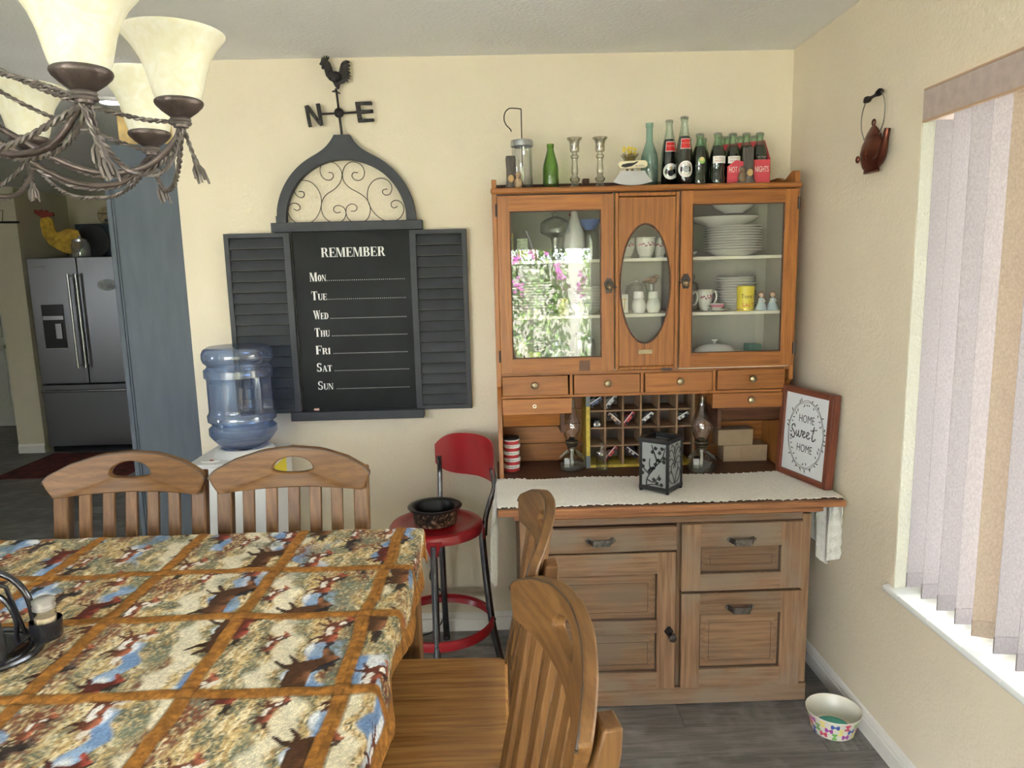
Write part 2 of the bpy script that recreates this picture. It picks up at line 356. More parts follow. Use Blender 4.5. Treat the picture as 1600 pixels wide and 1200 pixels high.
# ---------------------------------------------------------------- window with tiled sill, pane, valance, vertical blinds
wn=struct(part('window_1',MB().box(XO-.035,XO-.005,WY0,WY1,WZ0+.02,WZ0+.06).box(XO-.035,XO-.005,WY0,WY1,WZ1-.04,WZ1).box(XO-.035,XO-.005,WY1-.04,WY1,WZ0+.06,WZ1-.04).box(XO-.035,XO-.005,WY0,WY0+.04,WZ0+.06,WZ1-.04).box(XO-.035,XO-.005,-1.94,-1.89,WZ0+.06,WZ1-.04),M_trim,bev=.003))
part('pane',MB().box(XO-.022,XO-.018,WY0+.04,WY1-.04,WZ0+.06,WZ1-.04),M_pane,wn)
sill=struct(part('window_sill',MB().box(XR+.0005,XO-.03,WY0,WY1-.004,WZ0,WZ0+.0105),M_grout))
ys=[WY1+.027]+[-.981-.1545*i for i in range(13)]; ys[-1]=WY0-.03
for i in range(len(ys)-1):
    ya,yb=ys[i]-.0012,ys[i+1]+.0012
    prof=[(XO-.036,.0105),(XO-.036,.018),(XR-.008,.018),(XR-.017,.016),(XR-.021,.010),(XR-.021,.002),(XR-.017,-.004),(XR-.0005,-.004),(XR-.0005,.0105)]
    if i==0:
        prof=[(XR-.0005,.018),(XR-.008,.018),(XR-.017,.016),(XR-.021,.010),(XR-.021,.002),(XR-.017,-.004),(XR-.0005,-.004)]
        m=MB(); m.add([(x,ya,WZ0+z) for x,z in prof]+[(x,yb,WZ0+z) for x,z in prof],[tuple(range(len(prof)))[::-1],tuple(range(len(prof),2*len(prof)))]+[(q,(q+1)%len(prof),len(prof)+(q+1)%len(prof),len(prof)+q) for q in range(len(prof))])
        m.box(XR-.0005,XO-.036,WY1-.004,yb,WZ0+.0105,WZ0+.018)
    else:
        m=MB(); n=len(prof); m.add([(x,ya,WZ0+z) for x,z in prof]+[(x,yb,WZ0+z) for x,z in prof],[tuple(range(n))[::-1],tuple(range(n,2*n))]+[(q,(q+1)%n,n+(q+1)%n,n+q) for q in range(n)])
    part('sill_tile',m,M_tile,sill,smooth=True)
M_val=mat('valance fabric',(.42,.34,.31),.8,var=.08,vscale=40,bump=.15,bscale=300)
M_valb=mat('valance strip',(.42,.27,.17),.5)
bl=thing('vertical_blind','pinkish white vertical fabric blind with taupe valance in the window on the right','blind',(XR+.05,WY1,WZ1),world=True)
part('valance',MB().box(XR-.028,XR-.02,WY0+.02,-.978,1.974,2.052).box(XR-.02,XR+.06,-.984,-.978,1.974,2.052),M_val,bl)
part('valance_strip',MB().box(XR-.029,XR-.019,WY0+.02,-.9775,1.968,1.9735),M_valb,bl); part('valance_strip',MB().box(XR-.029,XR-.019,WY0+.02,-.9775,2.0525,2.058),M_valb,bl)
part('head_rail',MB().box(XR+.03,XR+.07,WY0+.01,-.945,2.035,2.064),M_white,bl)
def vane(y,xr,ang,m,z0=.603):
    q=MB(); c=Vector((xr+.044,y)); n=8; vs=[]
    w_=.0445
    for i in range(n+1):
        t=-w_+2*w_*i/n; bow=.003*(1-(t/w_)**2)
        for z in (z0,2.03): vs.append((t,bow,z)); 
    for i in range(n+1):
        t=-w_+2*w_*i/n; bow=.003*(1-(t/w_)**2)+.0009
        for z in (z0,2.03): vs.append((t,bow,z))
    N=2*(n+1); fs=[]
    for i in range(n):
        a=2*i; fs+=[(a,a+2,a+3,a+1),(N+a,N+a+1,N+a+3,N+a+2),(a,N+a,N+a+2,a+2),(a+1,a+3,N+a+3,N+a+1)]
    fs+=[(0,1,N+1,N),(2*n,N+2*n,N+2*n+1,2*n+1)]
    q.add(vs,fs); q.box(-w_,w_,-.001,.0035,z0,z0+.045)
    q.xform(Matrix.Translation((c.x,c.y,0))@Matrix.Rotation(ang,4,'Z')); part('vane',q,m,bl)
yy=-.985; i=0
while yy>WY0+.03:
    tan=(i==4); vane(yy,XR+.008,math.radians(-24 if tan else (-4+3*math.sin(i*2.1))),M_vane_shade if tan else M_vane); yy-=.0785; i+=1
q=MB(); q.tube([(XR+.07,-.948,2.03),(XR+.068,-.945,1.6),(XR+.066,-.944,1.33),(XR+.060,-.945,1.305),(XR+.054,-.946,1.33)],.0014,6); part('bead_cord',q,M_chrome,bl)
# ---------------------------------------------------------------- the garden behind the viewer (seen in the cabinet glass)
M_lawn=mat('dry lawn',(.24,.23,.16),.9,var=.4,vscale=3); M_leaf=mat('leaf',(.16,.27,.06),.6,var=.5,vscale=6); M_flow=mat('lilac blossom',(.62,.16,.50),.7); M_fence=mat('fence wood',(.5,.47,.42),.8)
M_bounce_conc=mat('bounce light patio concrete',(.74,.73,.71),.85,var=.1,vscale=2)  # added pale ground that bounces sunlight up to the ceiling
struct(part('ground_outside',MB().box(-22,22,-22,-6.6,-.2,-.12).box(XO+2.4,22,-6.6,10,-.2,-.12),M_lawn))
struct(part('bounce_patio_outside',MB().box(-22,XO+2.4,-6.6,-5.1,-.2,-.12).box(XO,XO+2.4,-5.1,10,-.2,-.12),M_bounce_conc))
pr_=struct(part('added_shade_roof',MB().box(XO+.02,XO+2.0,-5.1,2.5,2.34,2.42),M_trim)); part('post',MB().box(XO+1.85,XO+1.95,-4.3,-4.2,-.12,2.34),M_trim,pr_); part('post',MB().box(XO+1.85,XO+1.95,1.2,1.3,-.12,2.34),M_trim,pr_)  # unseen roof and posts added to hold back light at the right window
part('valance',MB().box(-.70,PX1,-4.975,-4.90,1.80,2.27),M_doorw,pd)
struct(part('fence_outside',MB().box(-9,9,-10.1,-10,-.12,1.7).box(6,6.1,-10,8,-.12,1.9),M_fence))
def shrub(loc,r,h,seed,label):
    rnd=random.Random(seed); t=thing('flowering_shrub',label,'shrub',loc,group=None)
    lf=MB(); fb=MB()
    for k in range(5200):
        a=rnd.uniform(0,2*PI); z=rnd.random()**.8; rr=r*(1-.25*z**4)*rnd.uniform(.6,1); p=Vector((rr*math.cos(a),rr*math.sin(a),z*h))
        m3=Matrix.Rotation(rnd.uniform(0,6),3,'Z')@Matrix.Rotation(rnd.uniform(-1.2,1.2),3,'X'); s=rnd.uniform(.03,.06)
        lf.add([p+m3@Vector(c) for c in ((-s*.4,0,0),(0,-s,0),(s*.4,0,0),(0,s,.01))],[(0,1,2,3)])
    for k in range(26):
        a=rnd.uniform(0,2*PI); z=rnd.uniform(.45,1); p=Vector((r*.95*math.cos(a),r*.95*math.sin(a),z*h))
        for j in range(14): fb.ball(p+Vector((rnd.gauss(0,.03),rnd.gauss(0,.03),rnd.gauss(0,.07))),.022,seg=5,rings=3)
    part('foliage',lf,M_leaf,t,stuff=True); part('blossom',fb,M_flow,t,stuff=True); st=MB(); st.tube([(0,0,-.12),(.02,0,h*.6)],.03,6); part('stem',st,M_fence,t)
for i,(x,y,r,h) in enumerate(((-.75,-7.3,.55,2.6),(.46,-7.15,.55,2.7),(1.68,-7.3,.55,2.6),(2.92,-7.4,.55,2.65))):
    shrub((x,y,-.12),r,h,i,['green garden shrub with lilac blossom, outside behind the viewer','tall green shrub with purple blossom, reflected in the left cabinet glass','rounded green shrub beside the patio, behind the viewer','green shrub with lilac blossom by the outer fence'][i])
# ================================================================ the old oak hutch cabinet
W_hut=wood('hutch pine',(.33,.125,.030),(.25,.088,.020),(.10,.034,.010),'x',1.,.42,.35,wear=(.26,.10,.032))
W_hutv=wood('hutch pine upright',(.34,.130,.031),(.26,.092,.021),(.11,.036,.011),'z',1.,.42,.4)
W_dark=wood('dark stained board',(.10,.042,.022),(.06,.024,.013),(.025,.01,.007),'x',1.,.5,.3)
W_base=wood('worn base wood',(.252,.153,.094),(.185,.110,.066),(.09,.05,.03),'x',1.,.6,.2,wear=(.205,.160,.120))
W_basev=wood('worn base wood upright',(.252,.150,.089),(.185,.106,.062),(.09,.05,.03),'z',1.,.6,.2,wear=(.205,.160,.120))
W_edge=wood('worktop edge',(.34,.15,.06),(.20,.08,.035),(.07,.03,.015),'x',1.,.5,.3)
M_int=mat('cabinet interior paint',(.42,.40,.33),.7,var=.08,vscale=5)
M_shelf=mat('painted shelf',(.80,.75,.62),.5,var=.04)
M_cglass=thin_glass('cabinet glass',(.97,.98,.97),.060,.95,4.5)
M_brass=mat('aged brass',(.30,.24,.15),.38,.9,var=.2,vscale=60)
M_iron=mat('dark iron',(.055,.045,.042),.42,.85,var=.3,vscale=80)
M_groove_shade=mat('painted groove shade',(.055,.032,.02),.85); W_panel=wood('worn panel wood',(.235,.138,.080),(.165,.094,.054),(.07,.04,.025),'x',1.,.6,.2,wear=(.150,.112,.082)); M_pull=mat('pewter pull',(.15,.135,.125),.34,.9,var=.4,vscale=90); M_joint=mat('cabinet gap',(.02,.012,.008),.9)
FY=-.28; HX0,HX1=-.003,1.154
hutch=thing('hutch_cabinet','tall honey-brown pine hutch with glazed doors standing on the dark worktop','cabinet',(.575,-.14,.775),world=True)
# side boards, back, floor, dividers, shelves
def sideboard(x0,x1,right):
    z1=1.885
    pts=[(FY,1.145),(FY,1.93),(FY+.012,1.937),(FY+.035,1.938),(FY+.065,1.928),(FY+.095,1.915),(FY+.12,1.912),(FY+.15,1.922),(FY+.18,1.93),(FY+.22,1.93),(-.004,1.93),(-.004,.776),(FY+.0,.776),(FY+.0,.80),(FY+.04,1.0),(FY+.045,1.08),(FY+.03,1.125),(FY+.015,1.14)]
    if not right: pts[1:10]=[(FY,1.925),(FY+.03,1.925),(FY+.06,1.922)]
    m=MB(); m.prism(pts,'x',x0,x1); return part('side_board',m,W_hutv,hutch,bev=.0015)
def prism_tri(m): return m
sideboard(HX0,HX0+.018,False); sideboard(HX1-.018,HX1,True)
part('back_board',MB().box(HX0+.018,HX1-.018,-.014,-.004,1.195,1.93),M_int,hutch)
for z0,z1 in ((.776,.852),(.854,.935),(.937,1.0),(1.002,1.195)):
    part('back_plank',MB().box(HX0+.018,HX1-.018,-.016,-.004,z0,z1),W_hut,hutch,bev=.001)
part('top_gallery',MB().box(HX0+.018,HX1-.018,-.022,-.0145,1.885,1.935),W_dark,hutch,bev=.002)
part('gallery_post',MB().box(.365,.392,-.05,-.022,1.885,1.95),W_dark,hutch,bev=.003)
part('top_board',MB().box(HX0+.018,HX1-.018,FY+.002,-.0145,1.868,1.885),W_dark,hutch)
part('top_moulding',MB().box(HX0-.004,HX1+.004,FY-.016,FY+.0015,1.872,1.893),W_hut,hutch,bev=.006)
part('cabinet_floor',MB().box(HX0+.018,HX1-.018,FY+.004,-.0145,1.197,1.209),M_shelf,hutch)
part('side_lining',MB().box(HX0+.0182,HX0+.021,FY+.004,-.0145,1.209,1.868),M_int,hutch); part('side_lining',MB().box(HX1-.021,HX1-.0182,FY+.004,-.0145,1.209,1.868),M_int,hutch)
for x in (.449,.697): part('divider',MB().box(x,x+.008,FY+.004,-.0145,1.209,1.868),M_int,hutch)
for x0,x1 in ((HX0+.021,.449),(.457,.697),(.705,HX1-.021)):
    for z in (1.412,1.626): part('shelf',MB().box(x0,x1,FY+.045,-.0145,z-.012,z),M_shelf,hutch,bev=.001)
# doors
def rframe(x0,x1,z0,z1,a0,a1,c0,c1,y0,y1):
    m=MB(); m.ring([(x0,z0),(x1,z0),(x1,z1),(x0,z1)],[(a0,c0),(a1,c0),(a1,c1),(a0,c1)],lambda x,z:(x,y0,z),lambda x,z:(x,y1,z)); return m
def panel_frame(m,x0,x1,z0,z1,gx0,gx1,gz0,gz1,y0,y1):
    m.box(x0,gx0,y0,y1,z0,z1); m.box(gx1,x1,y0,y1,z0,z1); return m
def glazed_door(x0,x1,z0,z1,gx0,gx1,gz0,gz1,hinge,latch,label):
    y0,y1=FY-.019,FY-.001
    d=part('door',rframe(x0,x1,z0,z1,gx0,gx1,gz0,gz1,y0,y1),W_hutv,hutch,bev=.002,label=label)
    part('rail',MB().box(gx0,gx1,y0-.0005,y0+.001,z0+.0005,gz0),W_hut,d); part('rail',MB().box(gx0,gx1,y0-.0005,y0+.001,gz1,z1-.0005),W_hut,d)
    part('glass_pane',MB().box(gx0-.003,gx1+.003,y0+.010,y0+.0125,gz0-.003,gz1+.003),M_cglass,d)
    e=MB()
    for a in ((gx0,gx0+.004,gz0,gz1),(gx1-.004,gx1,gz0,gz1),(gx0,gx1,gz0,gz0+.004),(gx0,gx1,gz1-.004,gz1)): e.box(a[0],a[1],y0+.004,y0+.01,a[2],a[3])
    part('glazing_bead',e,W_dark,d)
    for hz in (z0+.045,z1-.075):
        h=MB(); h.tube([(hinge,y0-.003,hz),(hinge,y0-.003,hz+.045)],.004,8); h.box(hinge-.003,hinge+.003,y0-.002,y0+.003,hz,hz+.045); part('hinge',h,M_iron,d)
    return d
dl=glazed_door(.015,.450,1.199,1.864,.061,.402,1.254,1.808,.012,0,'glazed door with a stained patch on its bottom rail')
dr=glazed_door(.702,1.140,1.203,1.868,.746,1.094,1.259,1.819,1.144,0,'glazed door at the right end')
part('stain_patch',MB().box(.315,.357,FY-.0198,FY-.0193,1.203,1.243),mat('dark stain',(.10,.042,.016),.6),dl)
# centre door with an oval glass
cx,cz=.5695,1.527; n=48
def rect_loop(x0,x1,z0,z1,n):
    out=[]
    for k in range(n):
        a=2*PI*k/n+PI/n; c,s=math.cos(a),math.sin(a); hx,hz=(x1-x0)/2,(z1-z0)/2; t=min(hx/abs(c) if abs(c)>1e-9 else 1e9,hz/abs(s) if abs(s)>1e-9 else 1e9)
        out.append(((x0+x1)/2+c*t,(z0+z1)/2+s*t))
    for tx in (x0,x1):
        for tz in (z0,z1):
            i=min(range(n),key=lambda i:(out[i][0]-tx)**2+(out[i][1]-tz)**2); out[i]=(tx,tz)
    return out
ol=rect_loop(.468,.683,1.214,1.850,n); il=[(cx+.094*math.cos(2*PI*k/n+PI/n),cz+.2235*math.sin(2*PI*k/n+PI/n)) for k in range(n)]
m=MB(); m.ring(ol,il,lambda x,z:(x,FY-.014,z),lambda x,z:(x,FY-.001,z))
dm=part('door',m,W_hutv,hutch,bev=.0025,label='narrow centre door with an oval glass')
m=MB()
for a in ((.455,.469,1.200,1.866),(.682,.696,1.200,1.866)): m.box(a[0],a[1],FY-.021,FY-.001,a[2],a[3])
for a in ((.469,.682,1.200,1.214),(.469,.682,1.852,1.866)): m.box(a[0],a[1],FY-.021,FY-.001,a[2],a[3])
part('edge_moulding',m,W_hutv,dm,bev=.004)
part('oval_bead',MB().tube([(cx+.095*math.cos(t*PI/24),FY-.0135,cz+.2245*math.sin(t*PI/24)) for t in range(48)],.0035,6,closed=True),W_dark,dm,smooth=True)
m=MB(); m.prism([(cx+.0945*math.cos(2*PI*k/40),cz+.224*math.sin(2*PI*k/40)) for k in range(40)],'y',FY-.009,FY-.0065); part('glass_pane',m,M_cglass,dm)
part('name_plate',MB().box(.545,.598,FY-.0155,FY-.014,1.262,1.278),M_brass,dm,bev=.0005)
part('keyhole_slit',MB().box(.567,.5685,FY-.0145,FY-.0138,1.216,1.30),M_joint,dm)
part('catch',MB().box(.632,.672,FY-.023,FY-.019,1.196,1.206),M_iron,dm,bev=.001)
def latch(x,z,side,door):
    q=MB(); pl=[(x+.017*math.cos(a)*(1+.12*math.sin(5*a)),z+.029*math.sin(a)*(1+.1*math.cos(6*a))) for a in [2*PI*k/32 for k in range(32)]]
    q.prism(pl,'y',FY-.023,FY-.019); L=part('latch',q,M_iron,door,bev=.001)
    q=MB(); q.lathe([(.001,0),(.011,.001),(.013,.006),(.008,.012),(.009,.016),(.005,.021),(.001,.022)],seg=14); q.xform(Matrix.Translation((x,FY-.022,z-.006))@Matrix.Rotation(PI/2,4,'X')); part('turn_knob',q,M_brass,L,smooth=True)
    q=MB(); q.box(x-.005,x+.005,FY-.03,FY-.022,z+.008,z+.018).box(min(x,x+side*.03),max(x,x+side*.03),FY-.028,FY-.0225,z-.008,z-.002); part('latch_bolt',q,M_iron,L,bev=.001)
latch(.430,1.5255,1,dl); latch(.722,1.535,-1,dr)
# small drawers
def hknob(x,z,par,y=FY-.012):
    q=MB(); q.lathe([(.001,0),(.007,0),(.007,.008),(.006,.012),(.0125,.015),(.0145,.021),(.0125,.027),(.006,.031),(.001,.032)],seg=16); q.xform(Matrix.Translation((x,y,z))@Matrix.Rotation(PI/2,4,'X')); return part('knob',q,M_brass,par,smooth=True)
part('drawer_rail',MB().box(HX0+.018,HX1-.018,FY+.002,FY+.02,1.186,1.1965),W_hut,hutch)
part('drawer_rail',MB().box(HX0+.018,HX1-.018,FY-.004,-.016,1.099,1.109),W_hut,hutch,bev=.001)
for x in (.280,.556,.838): part('drawer_stile',MB().box(x,x+.011,FY-.002,FY+.2,1.109,1.186),W_hutv,hutch)
for (x0,x1,z0,z1,kx) in ((.018,.272,1.111,1.185,.142),(.296,.551,1.111,1.185,.424),(.572,.833,1.111,1.186,.704),(.854,1.117,1.113,1.190,.986)):
    dd=part('drawer',MB().box(x0,x1,FY-.012,FY+.006,z0,z1),W_hut,hutch,bev=.0015); part('drawer_box',MB().box(x0+.01,x1-.01,FY+.0065,FY+.2,z0+.004,z1-.006),W_hut,dd); hknob(kx,(z0+z1)/2+.004,dd)
for (x0,x1,z0,z1) in ((.016,.285,1.036,1.097),(.836,1.110,1.040,1.098)):
    dd=part('drawer',MB().box(x0,x1,FY-.012,FY+.006,z0,z1),W_hut,hutch,bev=.0015,label='drawer with its knob missing' if x0<.1 else None); part('drawer_box',MB().box(x0+.01,x1-.01,FY+.0065,FY+.2,z0+.004,z1-.004),W_hut,dd)
    if x0>.1: hknob(.982,(z0+z1)/2+.004,dd)
    else:
        q=MB(); q.lathe([(.004,0),(.008,.0),(.008,.002),(.004,.0025),(.0035,.0)],seg=14); q.xform(Matrix.Translation((.141,FY-.012,1.068))@Matrix.Rotation(PI/2,4,'X')); part('screw_ring',q,M_shelf,dd); 
# drawer carcasses below: curved aprons
for x0,x1 in ((.018,.252),(.868,1.134)):
    q=MB(); q.prism([(FY+.03,1.036),(FY+.03,1.02),(FY+.06,.975),(FY+.10,.962),(-.018,.962),(-.018,1.036)],'x',x0,x1); part('drawer_carcass',q,W_dark if x0>.5 else W_hut,hutch,bev=.002)
    part('carcass_side',MB().box(x1-.008 if x0<.5 else x0-.004,x1+.006 if x0<.5 else x0+.01,FY+.01,-.018,.955,1.098),W_dark,hutch)
# ---------------------------------------------------------------- lower cabinet
BX0,BX1,BY=.062,1.096,-.62
base=thing('base_cabinet','worn brown wooden base cabinet with drawers and panelled door under the worktop','cabinet',(.58,-.32,0),world=True)
part('carcass',MB().box(BX0+.002,BX1-.002,BY+.024,-.03,.012,.725),W_dark,base)
part('side_panel',MB().box(BX0,BX0+.018,BY+.02,-.03,0,.7252),W_basev,base); part('side_panel',MB().box(BX1-.018,BX1,BY+.02,-.03,0,.7252),W_basev,base,bev=.001)
part('stile',MB().box(BX1-.032,BX1,BY-.001,BY+.024,.075,.718),W_basev,base,bev=.002); part('stile',MB().box(BX0,BX0+.07,BY-.001,BY+.024,.075,.718),W_basev,base,bev=.002)
part('plinth',MB().box(BX0-.002,BX1+.002,BY-.006,BY+.024,.006,.073),W_base,base,bev=.003)
part('top_rail',MB().box(BX0,BX1-.03,BY,BY+.02,.698,.724),W_base,base,bev=.002)
part('centre_stile',MB().box(.619,.632,BY+.006,BY+.026,.075,.70),W_basev,base)
def raised(par,x0,x1,z0,z1,y,inner=.022):
    # recessed field with a bevelled raised centre
    q=MB(); f=y-.003; bk=y+.004
    def R(a,yy): return [(x0+a,yy,z0+a),(x1-a,yy,z0+a),(x1-a,yy,z1-a),(x0+a,yy,z1-a)]
    L=[R(0,y+.016),R(0,y+.008),R(.007,y+.008),R(inner+.010,f),]
    vs=sum(L,[]); fs=[]
    for i in range(3):
        for k in range(4): j=(k+1)%4; fs.append((i*4+k,i*4+j,i*4+4+j,i*4+4+k))
    fs+=[(12,13,14,15),(3,2,1,0)]
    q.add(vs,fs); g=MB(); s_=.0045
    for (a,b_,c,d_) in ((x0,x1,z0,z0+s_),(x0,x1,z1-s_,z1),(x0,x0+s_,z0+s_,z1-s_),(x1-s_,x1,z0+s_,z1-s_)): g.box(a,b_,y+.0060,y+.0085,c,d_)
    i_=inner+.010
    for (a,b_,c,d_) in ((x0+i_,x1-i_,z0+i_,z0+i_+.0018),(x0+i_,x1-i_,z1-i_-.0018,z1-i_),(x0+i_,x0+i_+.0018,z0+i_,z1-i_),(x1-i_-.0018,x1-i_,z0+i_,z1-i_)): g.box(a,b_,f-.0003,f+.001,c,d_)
    rp=part('raised_panel',q,W_panel,par,bev=.0012)
    part('groove_shade_strip',g,M_groove_shade,par); return rp  # dark strips paint shade into the groove and along the field edge
def pull(par,x,z,w_=.082):
    q=MB(); y=BY-.022
    for s in (-1,1):
        q.prism([(x+s*w_/2+.011*math.cos(a)*(1+.15*math.cos(4*a)),z+.010*math.sin(a)) for a in [2*PI*k/14 for k in range(14)]],'y',y-.001,y+.004)
        q.hexa([(x+s*w_/2-.004,y,z-.008),(x+s*w_/2+.004,y,z-.008),(x+s*w_/2+.004,y,z+.006),(x+s*w_/2-.004,y,z+.006)],[(x+s*w_*.33-.004,y-.022,z-.012),(x+s*w_*.33+.004,y-.022,z-.012),(x+s*w_*.33+.004,y-.022,z+.006),(x+s*w_*.33-.004,y-.022,z+.006)])
    q.box(x-w_*.36,x+w_*.36,y-.026,y-.020,z-.015,z+.010)
    return part('pull_handle',q,M_pull,par,bev=.0015)
yF,yB=BY-.019,BY+.004
def slab(name,x0,x1,z0,z1,label=None): return part(name,MB().box(x0,x1,yF,yB,z0,z1),W_base,base,bev=.0025,label=label)
d=slab('drawer',.135,.615,.604,.692,'plain flat drawer over the door'); pull(d,.345,.650)
def framed(name,x0,x1,z0,z1,panels,label):
    xs0,xs1=panels[0][0],panels[0][1]
    d=part(name,rframe(x0,x1,z0,z1,xs0,xs1,panels[0][2],panels[-1][3],yF,yB),W_basev,base,bev=.002,label=label)
    zs=[z0]
    for p in panels: zs+=[p[2],p[3]]
    zs.append(z1)
    for i in range(0,len(zs),2):
        mid=0<i<len(zs)-2; part('rail',MB().box(xs0,xs1,yF-.0006,yB if mid else yF+.001,zs[i]+(0 if mid else .0005*(i==0)),zs[i+1]-(.0005 if i==len(zs)-2 else 0)),W_base,d,bev=.0015 if mid else 0)
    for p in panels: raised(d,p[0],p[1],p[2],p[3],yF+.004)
    return d
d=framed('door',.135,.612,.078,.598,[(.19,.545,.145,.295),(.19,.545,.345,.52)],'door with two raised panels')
q=MB(); q.prism([(.588+.014*math.cos(a)*(1+.2*math.cos(4*a)),.302+.018*math.sin(a)) for a in [2*PI*k/20 for k in range(20)]],'y',yF-.003,yF); q.lathe([(.001,0),(.008,0),(.008,.014),(.013,.018),(.014,.028),(.001,.031)],seg=14) if 0 else None
lt=part('latch_plate',q,M_iron,d,bev=.0008)
q=MB(); q.lathe([(.001,0),(.008,0),(.008,.012),(.013,.016),(.0135,.028),(.001,.031)],seg=14); q.xform(Matrix.Translation((.597,yF-.002,.287))@Matrix.Rotation(PI/2,4,'X')); part('latch_knob',q,M_iron,lt,smooth=True)
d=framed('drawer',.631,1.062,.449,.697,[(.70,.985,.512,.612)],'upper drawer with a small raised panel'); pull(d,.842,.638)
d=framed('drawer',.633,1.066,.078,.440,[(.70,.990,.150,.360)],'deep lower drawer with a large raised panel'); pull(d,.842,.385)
# ---------------------------------------------------------------- worktop
WT0,WT1=-.012,1.199
wt=thing('worktop','dark stained wooden worktop with a honey-coloured front edge between the hutch and base','worktop',(.59,-.33,.73),world=True)
part('board',MB().box(WT0+.004,WT1-.004,-.645,-.004,.7595,.775),W_dark,wt)
part('front_edge',MB().box(WT0,WT1,-.662,-.640,.752,.7745),W_edge,wt,bev=.004); part('side_edge',MB().box(WT0,WT0+.006,-.640,-.004,.752,.7745),W_edge,wt); part('side_edge',MB().box(WT1-.006,WT1,-.640,-.004,.752,.7745),W_edge,wt)
part('under_moulding',MB().box(BX0-.02,BX1+.03,-.648,-.628,.733,.752),W_edge,wt,bev=.003); part('under_board',MB().box(BX0-.02,BX1+.03,-.627,-.03,.7255,.7594),W_dark,wt)
# ---------------------------------------------------------------- knitted runner hanging at both ends
M_knit=mat('knitted cream cotton',(.93,.90,.83),.95,bump=.5,bscale=330,var=.05,vscale=120,spec=.1)
m=MB(); RY0,RY1=-.636,-.300
def sidepos(s):
    # s arc length along x; hangs beyond the ends of the worktop
    a,b_=-.014,1.199; 
    if s<a: return (a-.004-.02*min(1,(a-s)/.3),.778-(a-s))
    if s>b_: return (b_+.006-.0*min(1,(s-b_)/.3),.778-(s-b_))
    return (s,.778)
rnd=random.Random(3); NS,NT=300,90
s0,s1=-.29,1.40; vs=[]
for i in range(NS+1):
    s=s0+(s1-s0)*i/NS
    hang=max(0,-.014-s,s-1.199)
    for j in range(NT+1):
        t=j/NT; 
        wob=.006*math.sin(s*23)+.004*math.sin(s*61+1)
        yf=RY0+wob*.6+.004*math.sin(s*190); yb=RY1+.006*math.sin(s*17+2)+.004*math.sin(s*210)+(.012 if s<.1 else 0)
        x,z=sidepos(s)
        if hang>0:
            k=min(1,hang/.10); 
            if s<0: yc=(yf*.62+yb*.38); yf=yf+(yc-yf)*.55*k; yb=yb+(yc-yb)*.55*k
            else: yc=(yf+yb)/2; yf+= (yc-yf)*.25*k; yb+=(yc-yb)*.25*k
            x+= .014*math.sin(t*17+hang*9)*k*(1 if s>0 else -.8)
            if s<0: z=.778-hang*(1.22-.55*abs(t-.2)) 
            else: z=.778-hang*(1.52-.75*abs(t-.40))
            if s>0: x=min(x,1.221); 
        y=yf+(yb-yf)*t
        d1=math.sin((x*1.0+y)*2*PI/.058); d2=math.sin((x*1.0-y)*2*PI/.058)
        pat=.0022*(max(abs(d1),abs(d2))**6)
        st=.0007*math.sin(x*1500+j)*math.sin(y*1100)
        edge=.0016*math.sin(s*420)*(1 if (j<2 or j>NT-2) else 0)
        if hang>0: vs.append((x+pat+st,y,z))
        else: vs.append((x,y,z-.0006+pat+st+edge+.0015))
n=len(vs); T=.0022
vs2=[(x,y,z-T) if s0+(s1-s0)*(k//(NT+1))/NS>-.014 and s0+(s1-s0)*(k//(NT+1))/NS<1.199 else (x+(T if x<.5 else -T),y,z) for k,(x,y,z) in enumerate(vs)]
fs=[];R_=NT+1
for i in range(NS):
    for j in range(NT):
        a=i*R_+j; fs+= [(a,a+1,a+R_+1,a+R_),(n+a,n+a+R_,n+a+R_+1,n+a+1)]
for i in range(NS): fs+= [(i*R_,i*R_+R_,n+i*R_+R_,n+i*R_),(i*R_+NT,n+i*R_+NT,n+i*R_+R_+NT,i*R_+R_+NT)]
for j in range(NT): fs+= [(j,n+j,n+j+1,j+1),(NS*R_+j,NS*R_+j+1,n+NS*R_+j+1,n+NS*R_+j)]
m.add([(x-.59,y+.46,z-.778) for x,y,z in vs+vs2],fs)
single('table_runner',m,M_knit,'cream knitted runner with diamond pattern hanging over both ends of the worktop','cloth',(.59,-.46,.778),smooth=True)
